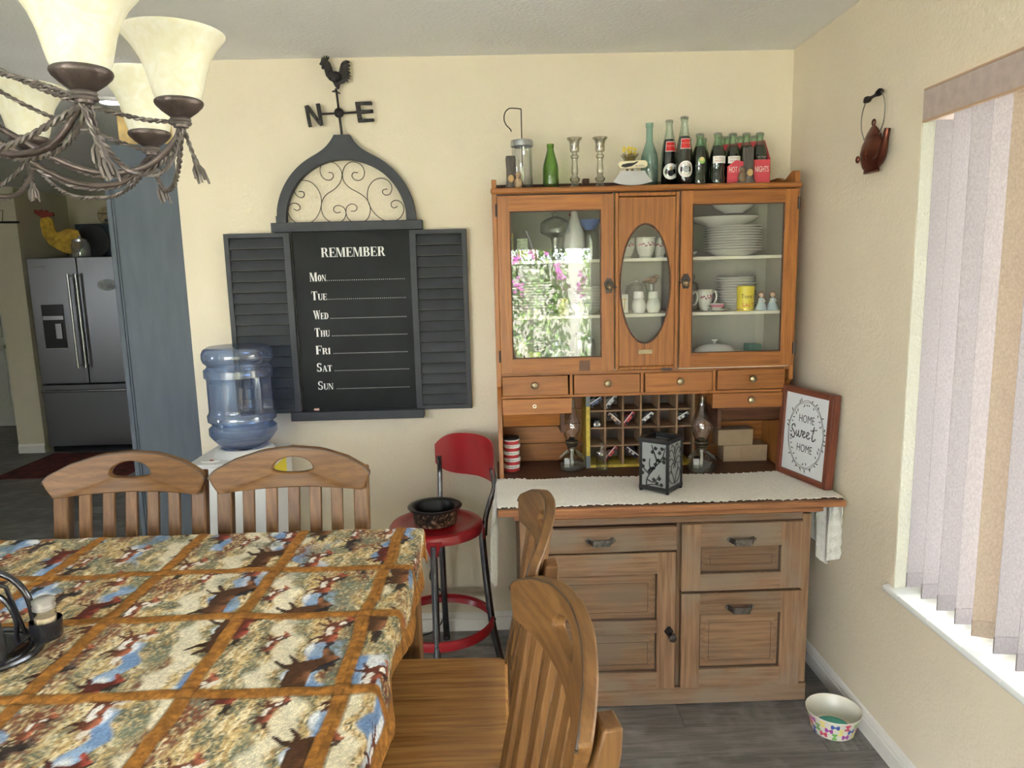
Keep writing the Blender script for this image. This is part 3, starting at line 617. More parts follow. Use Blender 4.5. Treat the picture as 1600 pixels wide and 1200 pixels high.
# ================================================================ dining chairs, table, cloth
W_oakx=wood('oak rail',(.170,.083,.028),(.105,.048,.015),(.08,.036,.014),'x',1.,.45,.28,bump=.1)
W_oakz=wood('oak upright',(.18,.088,.030),(.112,.051,.016),(.08,.036,.014),'z',1.,.42,.3,bump=.1)
W_oakseat=wood('oak seat',(.40,.195,.06),(.27,.12,.034),(.08,.035,.014),'y',1.,.22,.5,bump=.1)
M_plug=mat('dark wood plug',(.09,.05,.03),.6)
M_rub=mat('rubbed dark edge',(.05,.03,.02),.5)
def make_chair(label,group=None):
    t=thing('dining_chair',label,'chair',(0,0,0),group=group)
    lean=lambda z: .185+max(0,z-.60)*.17
    sp=[(-.225,-.172),(-.205,-.190),(.205,-.190),(.225,-.172),(.212,.17),(.195,.185),(-.195,.185),(-.212,.17)]
    q=MB(); n=14; vs=[]
    sx=lambda x,y:(x,y)
    q.prism(sp,'z',.582,.612); part('seat',q,W_oakseat,t,bev=.007)
    for s in (-1,1):
        q=MB(); q.hexa([(s*.198-.020,-.180,0),(s*.198+.020,-.180,0),(s*.198+.020,-.140,0),(s*.198-.020,-.140,0)],[(s*.195-.020,-.175,.581),(s*.195+.020,-.175,.581),(s*.195+.020,-.135,.581),(s*.195-.020,-.135,.581)]); part('leg',q,W_oakz,t,bev=.004)
        # rear leg runs up as the back post
        q=MB(); x=s*.198; w_=.021
        secs=[(0,.205,.040),(.35,.178,.040),(.60,.178,.040),(.80,lean(.80)-.003,.036),(1.0,lean(1.0)-.002,.034),(1.035,lean(1.035)+.002,.026)]
        for i in range(len(secs)-1):
            pass
        vs=[];fs=[]
        for z,y,d in secs: vs+=[(x-w_,y,z),(x+w_,y,z),(x+w_,y+d,z),(x-w_,y+d,z)]
        for i in range(len(secs)-1):
            for k in range(4): j=(k+1)%4; fs.append((4*i+k,4*i+j,4*i+4+j,4*i+4+k))
        fs+=[(3,2,1,0),(4*len(secs)-4,4*len(secs)-3,4*len(secs)-2,4*len(secs)-1)]
        q.add(vs,fs); part('leg',q,W_oakz,t,bev=.004)
    # crest rail: curved, arched, with a hand slot
    zb=.975
    def outline(n):
        key=[(-.214,zb),(-.1,zb+.003),(0,zb+.004),(.1,zb+.003),(.214,zb),(.232,zb+.03),(.240,zb+.052),(.226,zb+.068),(.17,zb+.094),(.09,zb+.115),(0,zb+.122),(-.09,zb+.115),(-.17,zb+.094),(-.226,zb+.068),(-.240,zb+.052),(-.232,zb+.03)]
        # resample by angle about the slot centre
        import bisect
        pts=[]
        K=key+[key[0]]
        dense=[]
        for a,b_ in zip(K[:-1],K[1:]):
            for k in range(20): dense.append((a[0]+(b_[0]-a[0])*k/20,a[1]+(b_[1]-a[1])*k/20))
        return dense
    zc=zb+.066; dense=outline(0)
    cen=(0,zc-.008); N=72
    ang=[]; 
    out=[]; inn=[]
    step=len(dense)//N; 
    dn=[dense[int(i*len(dense)/N)] for i in range(N)]
    for (x,z) in dn:
        a=math.atan2((z-cen[1])*3.0,(x-cen[0])*1.0)
        ix=.058*math.cos(a); iz=(.034*math.sin(a) if math.sin(a)>0 else .012*math.sin(a))
        # flat-bottomed half oval
        out.append((x,z)); inn.append((cen[0]+ix*(1.0),cen[1]+iz))
    dense=None
    out=[(x*.965,z) for x,z in out]
    def fy(x,z): return lean(z)+.018-(x/.24)**2*.045
    q=MB(); q.ring(out,inn,lambda x,z:(x,fy(x,z)-.011,z),lambda x,z:(x,fy(x,z)+.011,z)); part('crest_rail',q,W_oakx,t,bev=.006,ang=50)
    q=MB(); arcp=[p for p in out if p[1]>zb+.045]; arcp.sort(key=lambda p:p[0]); q.tube([(x,fy(x,z)-.0105,z-.0035) for x,z in arcp],.0022,6); part('dark_worn_edge',q,M_rub,t)
    for s in (-1,1):
        for z in (zb+.022,zb+.048):
            q=MB(); x=s*.196; y=fy(x,z)-.0114; q.box(x-.006,x+.006,y-.0006,y+.003,z-.005,z+.005); part('plug',q,M_plug,t)
    for i in range(5):
        x=-.128+.064*i; q=MB(); w_=.0165
        zt,z0=zb+.006,.665; 
        yt=fy(x,zt)-.004; y0=lean(z0)+.004-(x/.24)**2*.012
        q.hexa([(x-w_,y0-.006,z0),(x+w_,y0-.006,z0),(x+w_,y0+.008,z0),(x-w_,y0+.008,z0)],[(x-w_,yt-.004,zt),(x+w_,yt-.004,zt),(x+w_,yt+.010,zt),(x-w_,yt+.010,zt)]); part('slat',q,W_oakz,t,bev=.002)
    for s in (-1,1):  # outer slats close to the posts
        pass
    q=MB(); q.box(-.18,.18,lean(.65)-.006,lean(.65)+.018,.635,.67); part('lower_rail',q,W_oakx,t,bev=.003)
    q=MB(); q.box(-.185,.185,-.170,-.150,.525,.581).box(-.185,.185,.165,.183,.525,.581).box(-.203,-.183,-.14,.18,.525,.581).box(.183,.203,-.14,.18,.525,.581); part('apron',q,W_oakx,t,bev=.002)
    for a in ((-.19,.19,-.170,-.150,.20,.235),(-.19,.19,.185,.203,.26,.29),(-.206,-.188,-.145,.19,.245,.275),(.188,.206,-.145,.19,.245,.275)):
        part('stretcher',MB().box(*a),W_oakx,t,bev=.003)
    return t
c1=make_chair('oak chair at the far side of the table in front of the blue cupboard'); place(c1,(-1.077,-1.245,0),0)
c2=dup(c1,(-.606,-1.245,0),0,'oak chair at the far side of the table in front of the water cooler')
c3=dup(c1,(-.180,-1.530,0),-PI/2,'oak chair at the right side of the table nearer the cabinet, its seat showing')
c4=dup(c1,(-.174,-2.067,0),-math.radians(81.3),'nearest oak chair at the right side of the table, close to the viewer')
TX0,TX1,TY0,TY1,TZ=-1.62,-.217,-2.62,-1.168,.905
tb=thing('dining_table','counter-height oak dining table under the horse-print cloth','table',((TX0+TX1)/2,(TY0+TY1)/2,0),world=True)
part('tabletop',MB().box(TX0,TX1,TY0,TY1,.87,TZ),W_oakx,tb,bev=.004)
part('apron',MB().box(TX0+.05,TX1-.05,TY1-.07,TY1-.05,.78,.87).box(TX0+.05,TX1-.05,TY0+.05,TY0+.07,.78,.87).box(TX0+.05,TX0+.07,TY0+.07,TY1-.07,.78,.87).box(TX1-.07,TX1-.05,TY0+.07,TY1-.07,.78,.87),W_oakx,tb)
for x in (TX0+.008,TX1-.075):
    for y in (TY0+.008,TY1-.075): part('leg',MB().box(x,x+.067,y,y+.067,0,.87),W_oakz,tb,bev=.004)
# ---------------------------------------------------------------- printed quilt cloth: the print is painted into the mesh colours
def inpoly(U,V,pts):
    r=np.zeros(U.shape,bool); n=len(pts)
    for i in range(n):
        x1,y1=pts[i]; x2,y2=pts[(i+1)%n]
        if y1==y2: continue
        c=((y1>V)!=(y2>V))&(U<(x2-x1)*(V-y1)/(y2-y1)+x1); r^=c
    return r
def vnoise(U,V,su,sv,seed,per=None):
    rs=np.random.RandomState(seed); g=rs.rand(128,128); u=U*su; v=V*sv
    iu=np.floor(u).astype(int); iv=np.floor(v).astype(int); fu=u-iu; fv=v-iv; fu=fu*fu*(3-2*fu); fv=fv*fv*(3-2*fv)
    a=g[iu%128,iv%128]; b=g[(iu+1)%128,iv%128]; c=g[iu%128,(iv+1)%128]; d=g[(iu+1)%128,(iv+1)%128]
    return a*(1-fu)*(1-fv)+b*fu*(1-fv)+c*(1-fu)*fv+d*fu*fv
def srgb(r,g,b): return np.array([((c/255)/12.92 if c/255<=.04045 else ((c/255+.055)/1.055)**2.4) for c in (r,g,b)])
HORSE=[(-.02,.56),(.03,.66),(.12,.71),(.24,.69),(.36,.66),(.50,.68),(.60,.74),(.68,.86),(.75,.95),(.79,1.0),(.81,.94),(.87,.90),(.97,.78),(.98,.73),(.93,.70),(.86,.75),(.80,.74),(.76,.64),(.73,.52),(.70,.44),(.80,.38),(.88,.28),(.86,.25),(.76,.32),(.66,.38),(.68,.24),(.76,.12),(.73,.10),(.63,.22),(.58,.37),(.44,.34),(.32,.36),(.24,.40),(.20,.26),(.10,.14),(.04,.10),(.03,.13),(.12,.24),(.12,.40),(.04,.32),(-.06,.28),(-.07,.31),(.00,.42)]
MANE=[(.50,.67),(.56,.80),(.52,.88),(.62,.90),(.62,.98),(.70,.95),(.74,1.02),(.79,1.0),(.74,.92),(.68,.84),(.62,.74)]
TAIL=[(.02,.66),(-.06,.70),(-.18,.64),(-.26,.68),(-.20,.58),(-.24,.52),(-.12,.54),(-.03,.52)]
PATCH=[(.20,.44),(.34,.38),(.50,.40),(.60,.48),(.50,.56),(.40,.50),(.28,.56)]
PATCH2=[(.60,.62),(.70,.62),(.74,.74),(.66,.80)]
def print_tile(U,V):
    """wild-horse print; U runs along the ground, V up; the repeat is cut differently in every quilt square"""
    U=U*1.15+.006*(vnoise(U,V,45,45,71)-.5); V=V*1.15+.006*(vnoise(U,V,45,45,72)-.5); TU,TV=.46,.40; u=np.mod(U,TU); v=np.mod(V,TV)
    n1=vnoise(U,V,60,180,1); n2=vnoise(U,V,26,52,2); n3=vnoise(U,V,240,430,3); n4=vnoise(U,V,8,20,5); n5=vnoise(U,V,130,260,6)
    C=srgb(206,180,128)*np.ones(U.shape+(1,))
    def mix(col,m):
        nonlocal C; m=np.clip(m,0,1)[...,None]; C=C*(1-m)+np.array(col)*m
    mix(srgb(232,216,178),(n1-.42)*4); mix(srgb(168,132,84),(n5-.55)*4)
    mix(srgb(104,108,92),np.clip((n2-.50)*6,0,1)*np.clip(n3*2.2-.35,0,1)); mix(srgb(126,74,52),np.clip((n4-.60)*8,0,1)*np.clip(n5*2.4-.5,0,1)); mix(srgb(82,80,66),(n3-.72)*6)
    wob=.016*np.sin(u*2*PI/TU*2+1)+.010*np.sin(u*2*PI/TU*5)+.010*(n2-.5)
    mix(srgb(232,222,196),np.clip((.030-np.abs(v-.215-wob))/.012,0,1)*.85)
    for c_,w_,th,sd in ((.30,.040,.34,8),(.105,.024,.46,11)):
        sky=np.clip((w_-np.abs(v-c_-wob))/.008,0,1)*np.clip((vnoise(U,V,7,4,sd)-th)*10,0,1)
        mix(srgb(118,148,190),sky); mix(srgb(158,180,208),sky*(n2>.5)*.7); mix(srgb(228,230,232),sky*(vnoise(U,V,22,40,9)-.52)*4)
    mix(srgb(108,118,104),np.clip((vnoise(U,V,15,16,12)-.64)*7,0,1)*np.clip(n3*2-.2,0,1)*.9)
    hs=[(.06,.20,.20,.15,(98,62,38),(34,24,20),0),(.28,.255,.125,.10,(128,64,44),(44,28,24),1),(.31,.04,.14,.11,(112,46,34),(28,20,20),0),(.05,.03,.13,.10,(128,72,50),(226,216,202),1),(.25,.150,.085,.07,(124,66,46),(60,38,32),1),(.41,.345,.09,.075,(72,58,52),(26,22,22),0),(.03,.355,.08,.06,(136,76,52),(48,32,28),1)]
    for (hu,hv,w_,h_,c1_,c2_,pinto) in hs:
        for du in (-TU,0):
            for dv in (-TV,0):
                uu=(u-hu-du)/w_; vv=(v-hv-dv)/h_; near=(uu>-.35)&(uu<1.1)&(vv>0)&(vv<1.1)
                if not near.any(): continue
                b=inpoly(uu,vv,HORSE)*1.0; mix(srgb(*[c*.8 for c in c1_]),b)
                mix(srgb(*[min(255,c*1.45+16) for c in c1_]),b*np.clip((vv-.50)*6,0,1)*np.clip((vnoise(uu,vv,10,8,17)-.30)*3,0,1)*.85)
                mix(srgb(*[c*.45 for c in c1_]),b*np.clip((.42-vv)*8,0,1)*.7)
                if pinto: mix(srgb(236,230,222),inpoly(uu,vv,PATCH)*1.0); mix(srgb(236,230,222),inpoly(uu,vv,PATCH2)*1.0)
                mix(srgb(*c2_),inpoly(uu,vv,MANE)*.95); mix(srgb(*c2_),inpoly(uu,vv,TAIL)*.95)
    C=C*.9*(.72+.56*vnoise(U,V,330,330,51)*1.0)[...,None]
    return C
def cloth():
    top=TZ+.0045; ex,ey=TX1+.003,TY1+.003; drop=.075
    xs=np.concatenate([np.arange(TX0-.05,-1.40,.02),np.arange(-1.40,ex+drop+.012,.0034)]); ts=np.concatenate([np.arange(TY0-.05,-2.30,.02),np.arange(-2.30,ey+.05,.0034)])
    Sx,Ty=np.meshgrid(xs,ts,indexing='ij')
    vseam=[-.275,-.532,-.800,-1.07,-1.34,-1.6]; hseam=[-1.142,-1.425,-1.657,-1.930,-2.20,-2.46]
    wv=.0035*np.sin(Ty*9+1)+.002*np.sin(Ty*31); wh=.004*np.sin(Sx*8+.5)+.0025*np.sin(Sx*23+2)
    Z=np.zeros(Sx.shape); mask=np.zeros(Sx.shape); hem=np.zeros(Sx.shape); HW=.0150
    slit=np.zeros(Sx.shape)
    for c in vseam:
        d=Sx-c-wv*(1+.4*math.sin(c*40)); m=np.clip((HW-np.abs(d))/.0022,0,1); mask=np.maximum(mask,m); slit=np.maximum(slit,np.clip(1-np.abs(np.abs(d)-HW)/.002,0,1))
        if c>-.3: slit=np.maximum(slit,np.clip(1-np.abs(d-.003)/.0018,0,1)*.8)
        Z+=.0022*np.clip(1-(d/(HW*1.1))**2,0,1)
    for c in hseam:
        d=Ty-c-wh*(1+.4*math.sin(c*30)); m=np.clip((HW-np.abs(d))/.0022,0,1); mask=np.maximum(mask,m); slit=np.maximum(slit,np.clip(1-np.abs(np.abs(d)-HW)/.002,0,1)); Z+=.0018*np.clip(1-(d/(HW*1.1))**2,0,1)
    # hem strip at the hanging edge
    hz=np.clip((Sx-(ex+.047))/.002,0,1); mask=np.maximum(mask,hz); slit=np.maximum(slit,np.clip(1-np.abs(Sx-(ex+.047))/.002,0,1))
    # wrinkles
    Z+=.0012*(vnoise(Sx+9,Ty+9,26,11,21)-.5)+.0010*(vnoise(Sx+9,Ty+9,60,40,22)-.5)+.0008*np.sin((Sx*2+Ty*3)*22+3*vnoise(Sx+9,Ty+9,9,9,25))
    # panel offsets so each quilt square is cut differently
    ci=np.digitize(Sx,sorted(vseam)); cj=np.digitize(Ty,sorted(hseam))
    ou=((ci*37+cj*61)%11)*.043; ov=((ci*53+cj*29)%7)*.061
    C=print_tile(Ty*1.0+ou+5,Sx*1.0+ov+5)
    fade=.88+.24*vnoise(Sx+9,Ty+9,5,5,31)
    C*=fade[...,None]
    st=srgb(150,100,42)[None,None,:]*(.62+.75*vnoise(Sx+9,Ty+9,90,90,41)*vnoise(Sx+9,Ty+9,200,200,42)*1.6)[...,None]
    C=C*(1-mask[...,None])+st*mask[...,None]; C=C*(1-.62*slit[...,None]); Z-=.0008*slit
    # position: flat, then over the edges
    def over(s,e,r=.010):
        d=s-e; L=r*PI/2; a=np.clip(d/r,0,PI/2)
        pos=np.where(d<=0,s,e+r*np.sin(a)); dz=np.where(d<=0,0,-(r*(1-np.cos(a)))-np.maximum(0,d-L)); return pos,dz
    X,dzx=over(Sx,ex-.006); Y,dzy=over(Ty,ey-.006)
    H=np.maximum(0,-dzx); X=X+np.clip(H-.01,0,1)*(.10+.22*np.sin(Ty*17)*np.sin(Ty*5+1)); Y=Y+np.clip(-dzy-.01,0,1)*.06*(1+np.sin(Sx*21))
    nx=np.clip(-dzx/.01,0,1)
    Zt=top+Z*(1-nx)+dzx+dzy*(1-.5*nx); X=X+Z*nx
    n,mn=Sx.shape; T=.0018
    vs=np.stack([X,Y,Zt],-1).reshape(-1,3); vb=vs.copy(); vb[:,2]-=T*(1-nx.reshape(-1)); vb[:,0]-=T*nx.reshape(-1); NV=len(vs)
    org=np.array([(TX0+TX1)/2,(TY0+TY1)/2,top])
    allv=np.concatenate([vs])-org
    idx=np.arange(NV).reshape(n,mn); q=np.stack([idx[:-1,:-1],idx[1:,:-1],idx[1:,1:],idx[:-1,1:]],-1).reshape(-1,4)
    me=bpy.data.meshes.new('tablecloth'); me.vertices.add(NV); me.vertices.foreach_set('co',allv.ravel().astype(np.float32))
    me.loops.add(q.size); me.loops.foreach_set('vertex_index',q.ravel().astype(np.int32)); me.polygons.add(len(q)); me.polygons.foreach_set('loop_start',np.arange(0,q.size,4,dtype=np.int32)); me.polygons.foreach_set('loop_total',np.full(len(q),4,dtype=np.int32))
    me.update(calc_edges=True); me.validate(); me.shade_smooth()
    ca=me.color_attributes.new('print','FLOAT_COLOR','POINT'); cc=np.ones((NV,4),np.float32); cc[:,:3]=np.clip(C.reshape(-1,3),0,1); ca.data.foreach_set('color',cc.ravel())
    m=bpy.data.materials.new('printed cotton'); m.use_nodes=True; N,L=nt(m); b=N['Principled BSDF']; a=N.new('ShaderNodeAttribute'); a.attribute_name='print'; b.inputs['Roughness'].default_value=.72; b.inputs['Specular IOR Level'].default_value=.25
    tc=N.new('ShaderNodeTexCoord'); no=N.new('ShaderNodeTexNoise'); no.inputs['Scale'].default_value=520; L.new(tc.outputs['Object'],no.inputs['Vector'])
    r=N.new('ShaderNodeMapRange'); r.inputs[1].default_value=.3; r.inputs[2].default_value=.7; r.inputs[3].default_value=.72; r.inputs[4].default_value=1.28; L.new(no.outputs['Fac'],r.inputs[0])
    x=N.new('ShaderNodeVectorMath'); x.operation='SCALE'; L.new(a.outputs['Color'],x.inputs[0]); L.new(r.outputs[0],x.inputs['Scale']); L.new(x.outputs[0],b.inputs['Base Color'])
    me.materials.append(m); o=bpy.data.objects.new('tablecloth',me); COL.objects.link(o); o.location=org
    so_=o.modifiers.new('thickness','SOLIDIFY'); so_.thickness=.0016; so_.offset=-1
    tag(o,'patchwork tablecloth with running-horse print and ochre strips on the dining table','tablecloth')
cloth()
# ---------------------------------------------------------------- napkin caddy and shaker
M_cad=mat('black enamelled steel',(.018,.018,.022),.22,.3,coat=.5)
cdx,cdy,cz0=-.976,-1.787,.9125
cd=thing('napkin_caddy','black metal napkin caddy with curved loops on the cloth at the left','caddy',(cdx,cdy,cz0))
q=MB(); q.torus((0,0,.007),.115,.006,'z',40,8,sz=.78); q.torus((0,0,.007),.098,.0035,'z',40,8,sz=.76); part('base_ring',q,M_cad,cd,smooth=True)
for yy in (-.045,.045):
    q=MB(); p=[(-.085,yy,.012),(-.088,yy,.05),(-.08,yy,.10),(-.05,yy,.135),(0,yy,.148),(.05,yy,.135),(.08,yy,.10),(.088,yy,.05),(.085,yy,.012)]; q.tube(smooth_path(p,6),.0062,10); part('loop',q,M_cad,cd,smooth=True)
    q=MB(); p=[(-.05,yy,.012),(-.055,yy,.05),(-.035,yy,.092),(0,yy,.10),(.035,yy,.092),(.055,yy,.05),(.05,yy,.012)]; q.tube(smooth_path(p,6),.005,8); part('inner_loop',q,M_cad,cd,smooth=True)
q=MB(); q.box(-.075,.075,-.05,.05,.010,.014); part('napkin_tray',q,M_cad,cd,bev=.002)
q=MB(); q.tube([(.07,-.045,.02),(.055,-.03,.12),(.04,0,.146)],.004,8); q.tube([(.07,.045,.02),(.055,.03,.12),(.04,0,.146)],.004,8); part('strap',q,M_cad,cd,smooth=True)
q=MB(); q.lathe([(.001,0),(.0245,0),(.0265,.004),(.0275,.036),(.0265,.036),(.0245,.004),(.001,.0035)],(.110,.045,.012),28); part('cup',q,M_cad,cd,smooth=True)
M_shk=thin_glass('shaker glass',(.96,.95,.92),.08,.8,3); M_pep=mat('pale ground spice',(.62,.50,.34),.9,var=.15,vscale=200)
sh=thing('spice_shaker','faceted glass shaker with steel lid in the cup of the black caddy','shaker',(cdx+.110,cdy+.045,cz0+.0165))
q=MB(); q.lathe([(.001,0),(.0195,0),(.0195,.048),(.0175,.052),(.016,.056)],seg=10); part('glass_body',q,M_shk,sh)
q=MB(); q.lathe([(.001,.001),(.0178,.001),(.0178,.038),(.001,.038)],seg=10); part('spice',q,M_pep,sh)
q=MB(); q.lathe([(.0165,.052),(.0195,.053),(.0195,.059),(.017,.060),(.017,.063),(.0198,.065),(.0198,.070),(.013,.0745),(.001,.0755)],seg=24); part('lid',q,mat('brushed steel lid',(.72,.70,.67),.32,.9),sh,smooth=True)
# ================================================================ chalkboard with shutters, arch and weathervane
M_charl=mat('worn charcoal edge',(.11,.10,.085),.6); M_char=mat('charcoal paint',(.040,.043,.049),.55,var=.12,vscale=14,spec=.25,stretch=(1,1,1))
M_slate=mat('chalkboard',(.009,.010,.0105),.5,var=.5,vscale=5,spec=.12)
M_chalk=mat('white lettering',(.78,.78,.76),.8)
M_vane_iron=mat('cast iron brown-black',(.018,.014,.012),.5,.4,var=.4,vscale=70,bump=.3,bscale=200)
M_wire=mat('scroll wire',(.03,.022,.018),.5,.5)
cb=thing('chalkboard','black weekly reminder chalkboard with louvred shutters and scrolled arch on the cream wall','board',(-.588,-.001,1.0),world=True)
YB=-.003
part('panel',MB().box(-.826,-.342,-.016,YB,1.02,1.772),M_slate,cb)
part('top_rail',MB().box(-.896,-.288,-.052,YB,1.766,1.803),M_char,cb,bev=.002)
part('bottom_ledge',MB().box(-.868,-.314,-.062,YB,.988,1.0255),M_char,cb,bev=.002)
n=40; acx,acz=-.594,1.803
def arch_outer():
    out=[]
    for k in range(n+1):
        a=PI-PI*k/n; x=acx+.281*math.cos(a); z=acz+.285*math.sin(a)*1.0
        d=abs(x-acx)
        if d<.125:
            t=1-d/.125; zc=acz+.336*(1 if d<.032 else 0)
            e=max(z,acz+.285*math.sin(math.acos(.125/.281))+ .0)
            s=min(1,(d-.032)/.093) if d>.032 else 0
            z=acz+.336-(.336-.2525)*(s**.62)*(1) if d>.032 else acz+.336
        out.append((x,z))
    return out
O=arch_outer(); I=[(acx+.244*math.cos(PI-PI*k/n),acz+.243*math.sin(PI-PI*k/n)) for k in range(n+1)]
# denser sampling of the ogee neck
def dens(x):
    d=abs(x-acx)
    if d<=.031: return acz+.338
    base=acz+.285*math.sqrt(max(0,1-(d/.281)**2))
    if d<.16:
        s=(d-.031)/(.16-.031); return base+(acz+.338-base)*(1-s)**4.2
    return base
xs_=sorted(set([-.281+.562*k/120 for k in range(121)]+[-.0311,-.031,.031,.0311])); O=[(acx+x,dens(acx+x)) for x in xs_]; O[0]=(acx-.281,acz); O[-1]=(acx+.281,acz)
nn=len(O); I=[]
for (x,z) in O:
    d=(x-acx)/.281; a=math.acos(max(-1,min(1,d))); I.append((acx+.244*math.cos(a),acz+.243*math.sin(a)))
m=MB(); y0,y1=-.04,-.006; vs=[(x,y0,z) for x,z in O]+[(x,y0,z) for x,z in I]+[(x,y1,z) for x,z in O]+[(x,y1,z) for x,z in I]; fs=[]
for k in range(nn-1): j=k+1; fs+=[(k,j,nn+j,nn+k),(2*nn+k,3*nn+k,3*nn+j,2*nn+j),(k,2*nn+k,2*nn+j,j),(nn+k,nn+j,3*nn+j,3*nn+k)]
fs+=[(0,nn,3*nn,2*nn),(nn-1,3*nn-1,4*nn-1,2*nn-1)][:1]+[(nn-1,3*nn-1,4*nn-1,2*nn-1)]
m.add(vs,fs); part('arch',m,M_char,cb,bev=.0015)
for s in (-1,1):
    x=acx+s*.262; part('arch_foot',MB().box(x-.020,x+.020,-.0425,-.0401,1.800,1.83),M_char,cb,bev=.0005)
# wire scrolls: photo crop pixels (1600x1067 over 240x160 px) -> wall metres
def P3(u,v): return (-.886+ (u/6.667)*.002592+ .0016*(v/1067)*3.4-.0005, -.024, 2.145-(v/6.667)*.002572+ (u/1600)*.006+.0015)
scr=[[(585,388),(625,400),(628,440),(590,468),(540,455),(505,410),(500,350),(530,300),(590,280),(650,295),(700,345),(722,410),(700,490),(640,555),(550,610),(500,670),(482,750),(500,830),(560,890),(630,912),(700,880),(733,820),(725,765),(690,735),(645,728),(612,750),(612,785),(640,803),(680,796)],
 [(885,403),(845,398),(823,430),(845,468),(895,480),(940,450),(955,390),(930,330),(880,298),(820,292),(760,330),(728,400),(735,480),(790,550),(880,605),(945,655),(985,730),(985,810),(950,880),(880,914),(800,905),(750,860),(735,800),(750,745),(800,716),(845,735),(852,765),(830,790),(788,790)],
 [(265,572),(310,580),(315,615),(290,637),(245,620),(217,570),(225,510),(265,470),(330,462),(400,485),(455,545),(485,620),(488,700),(460,790),(400,870),(320,908),(240,905),(175,865),(138,800),(140,735),(175,695),(220,690),(258,715),(260,750),(230,766),(193,748)],
 [(1180,575),(1135,585),(1130,615),(1160,638),(1205,625),(1228,570),(1210,510),(1160,472),(1100,466),(1040,490),(990,550),(968,630),(975,710),(1010,790),(1070,860),(1150,905),(1230,908),(1300,870),(1338,800),(1330,740),(1290,700),(1245,696),(1212,720),(1212,755),(1240,772),(1275,755)]]
for s_ in scr:
    q=MB(); q.tube(smooth_path([P3(*p) for p in s_],4),.0017,6); part('scroll',q,M_wire,cb,smooth=True)
def shutter(x0,x1,label=None):
    z0,z1=1.020,1.764; y0,y1=-.040,-.018
    sa,sb_=(x0+.020,x1-.026) if x0<-.6 else (x0+.026,x1-.020)
    fr=part('shutter',rframe(x0,x1,z0,z1,sa,sb_,z0+.018,z1-.018,y0,y1),M_char,cb,bev=.0015)
    part('backing',MB().box(sa,sb_,-.0165,-.0155,z0+.018,z1-.018),M_slate,fr)
    N_=16; za,zb_=z0+.018,z1-.018; h=(zb_-za)/N_; xa,xb=(x0+.020,x1-.026) if x0<-.6 else (x0+.026,x1-.020)
    for i in range(N_):
        zc=za+h*(i+.5); q=MB(); hh=h*.455
        q.prism([(y0+.001,zc-hh+.0018),(y0+.0045,zc-hh-.0008),(y1+.001,zc+hh-.0025),(y1-.0025,zc+hh)],'x',xa,xb); sl_=part('slat',q,[M_char,M_charl],fr); sl_.data.polygons[2].material_index=1
    return fr
shutter(-1.094,-.828); shutter(-.344,-.111)
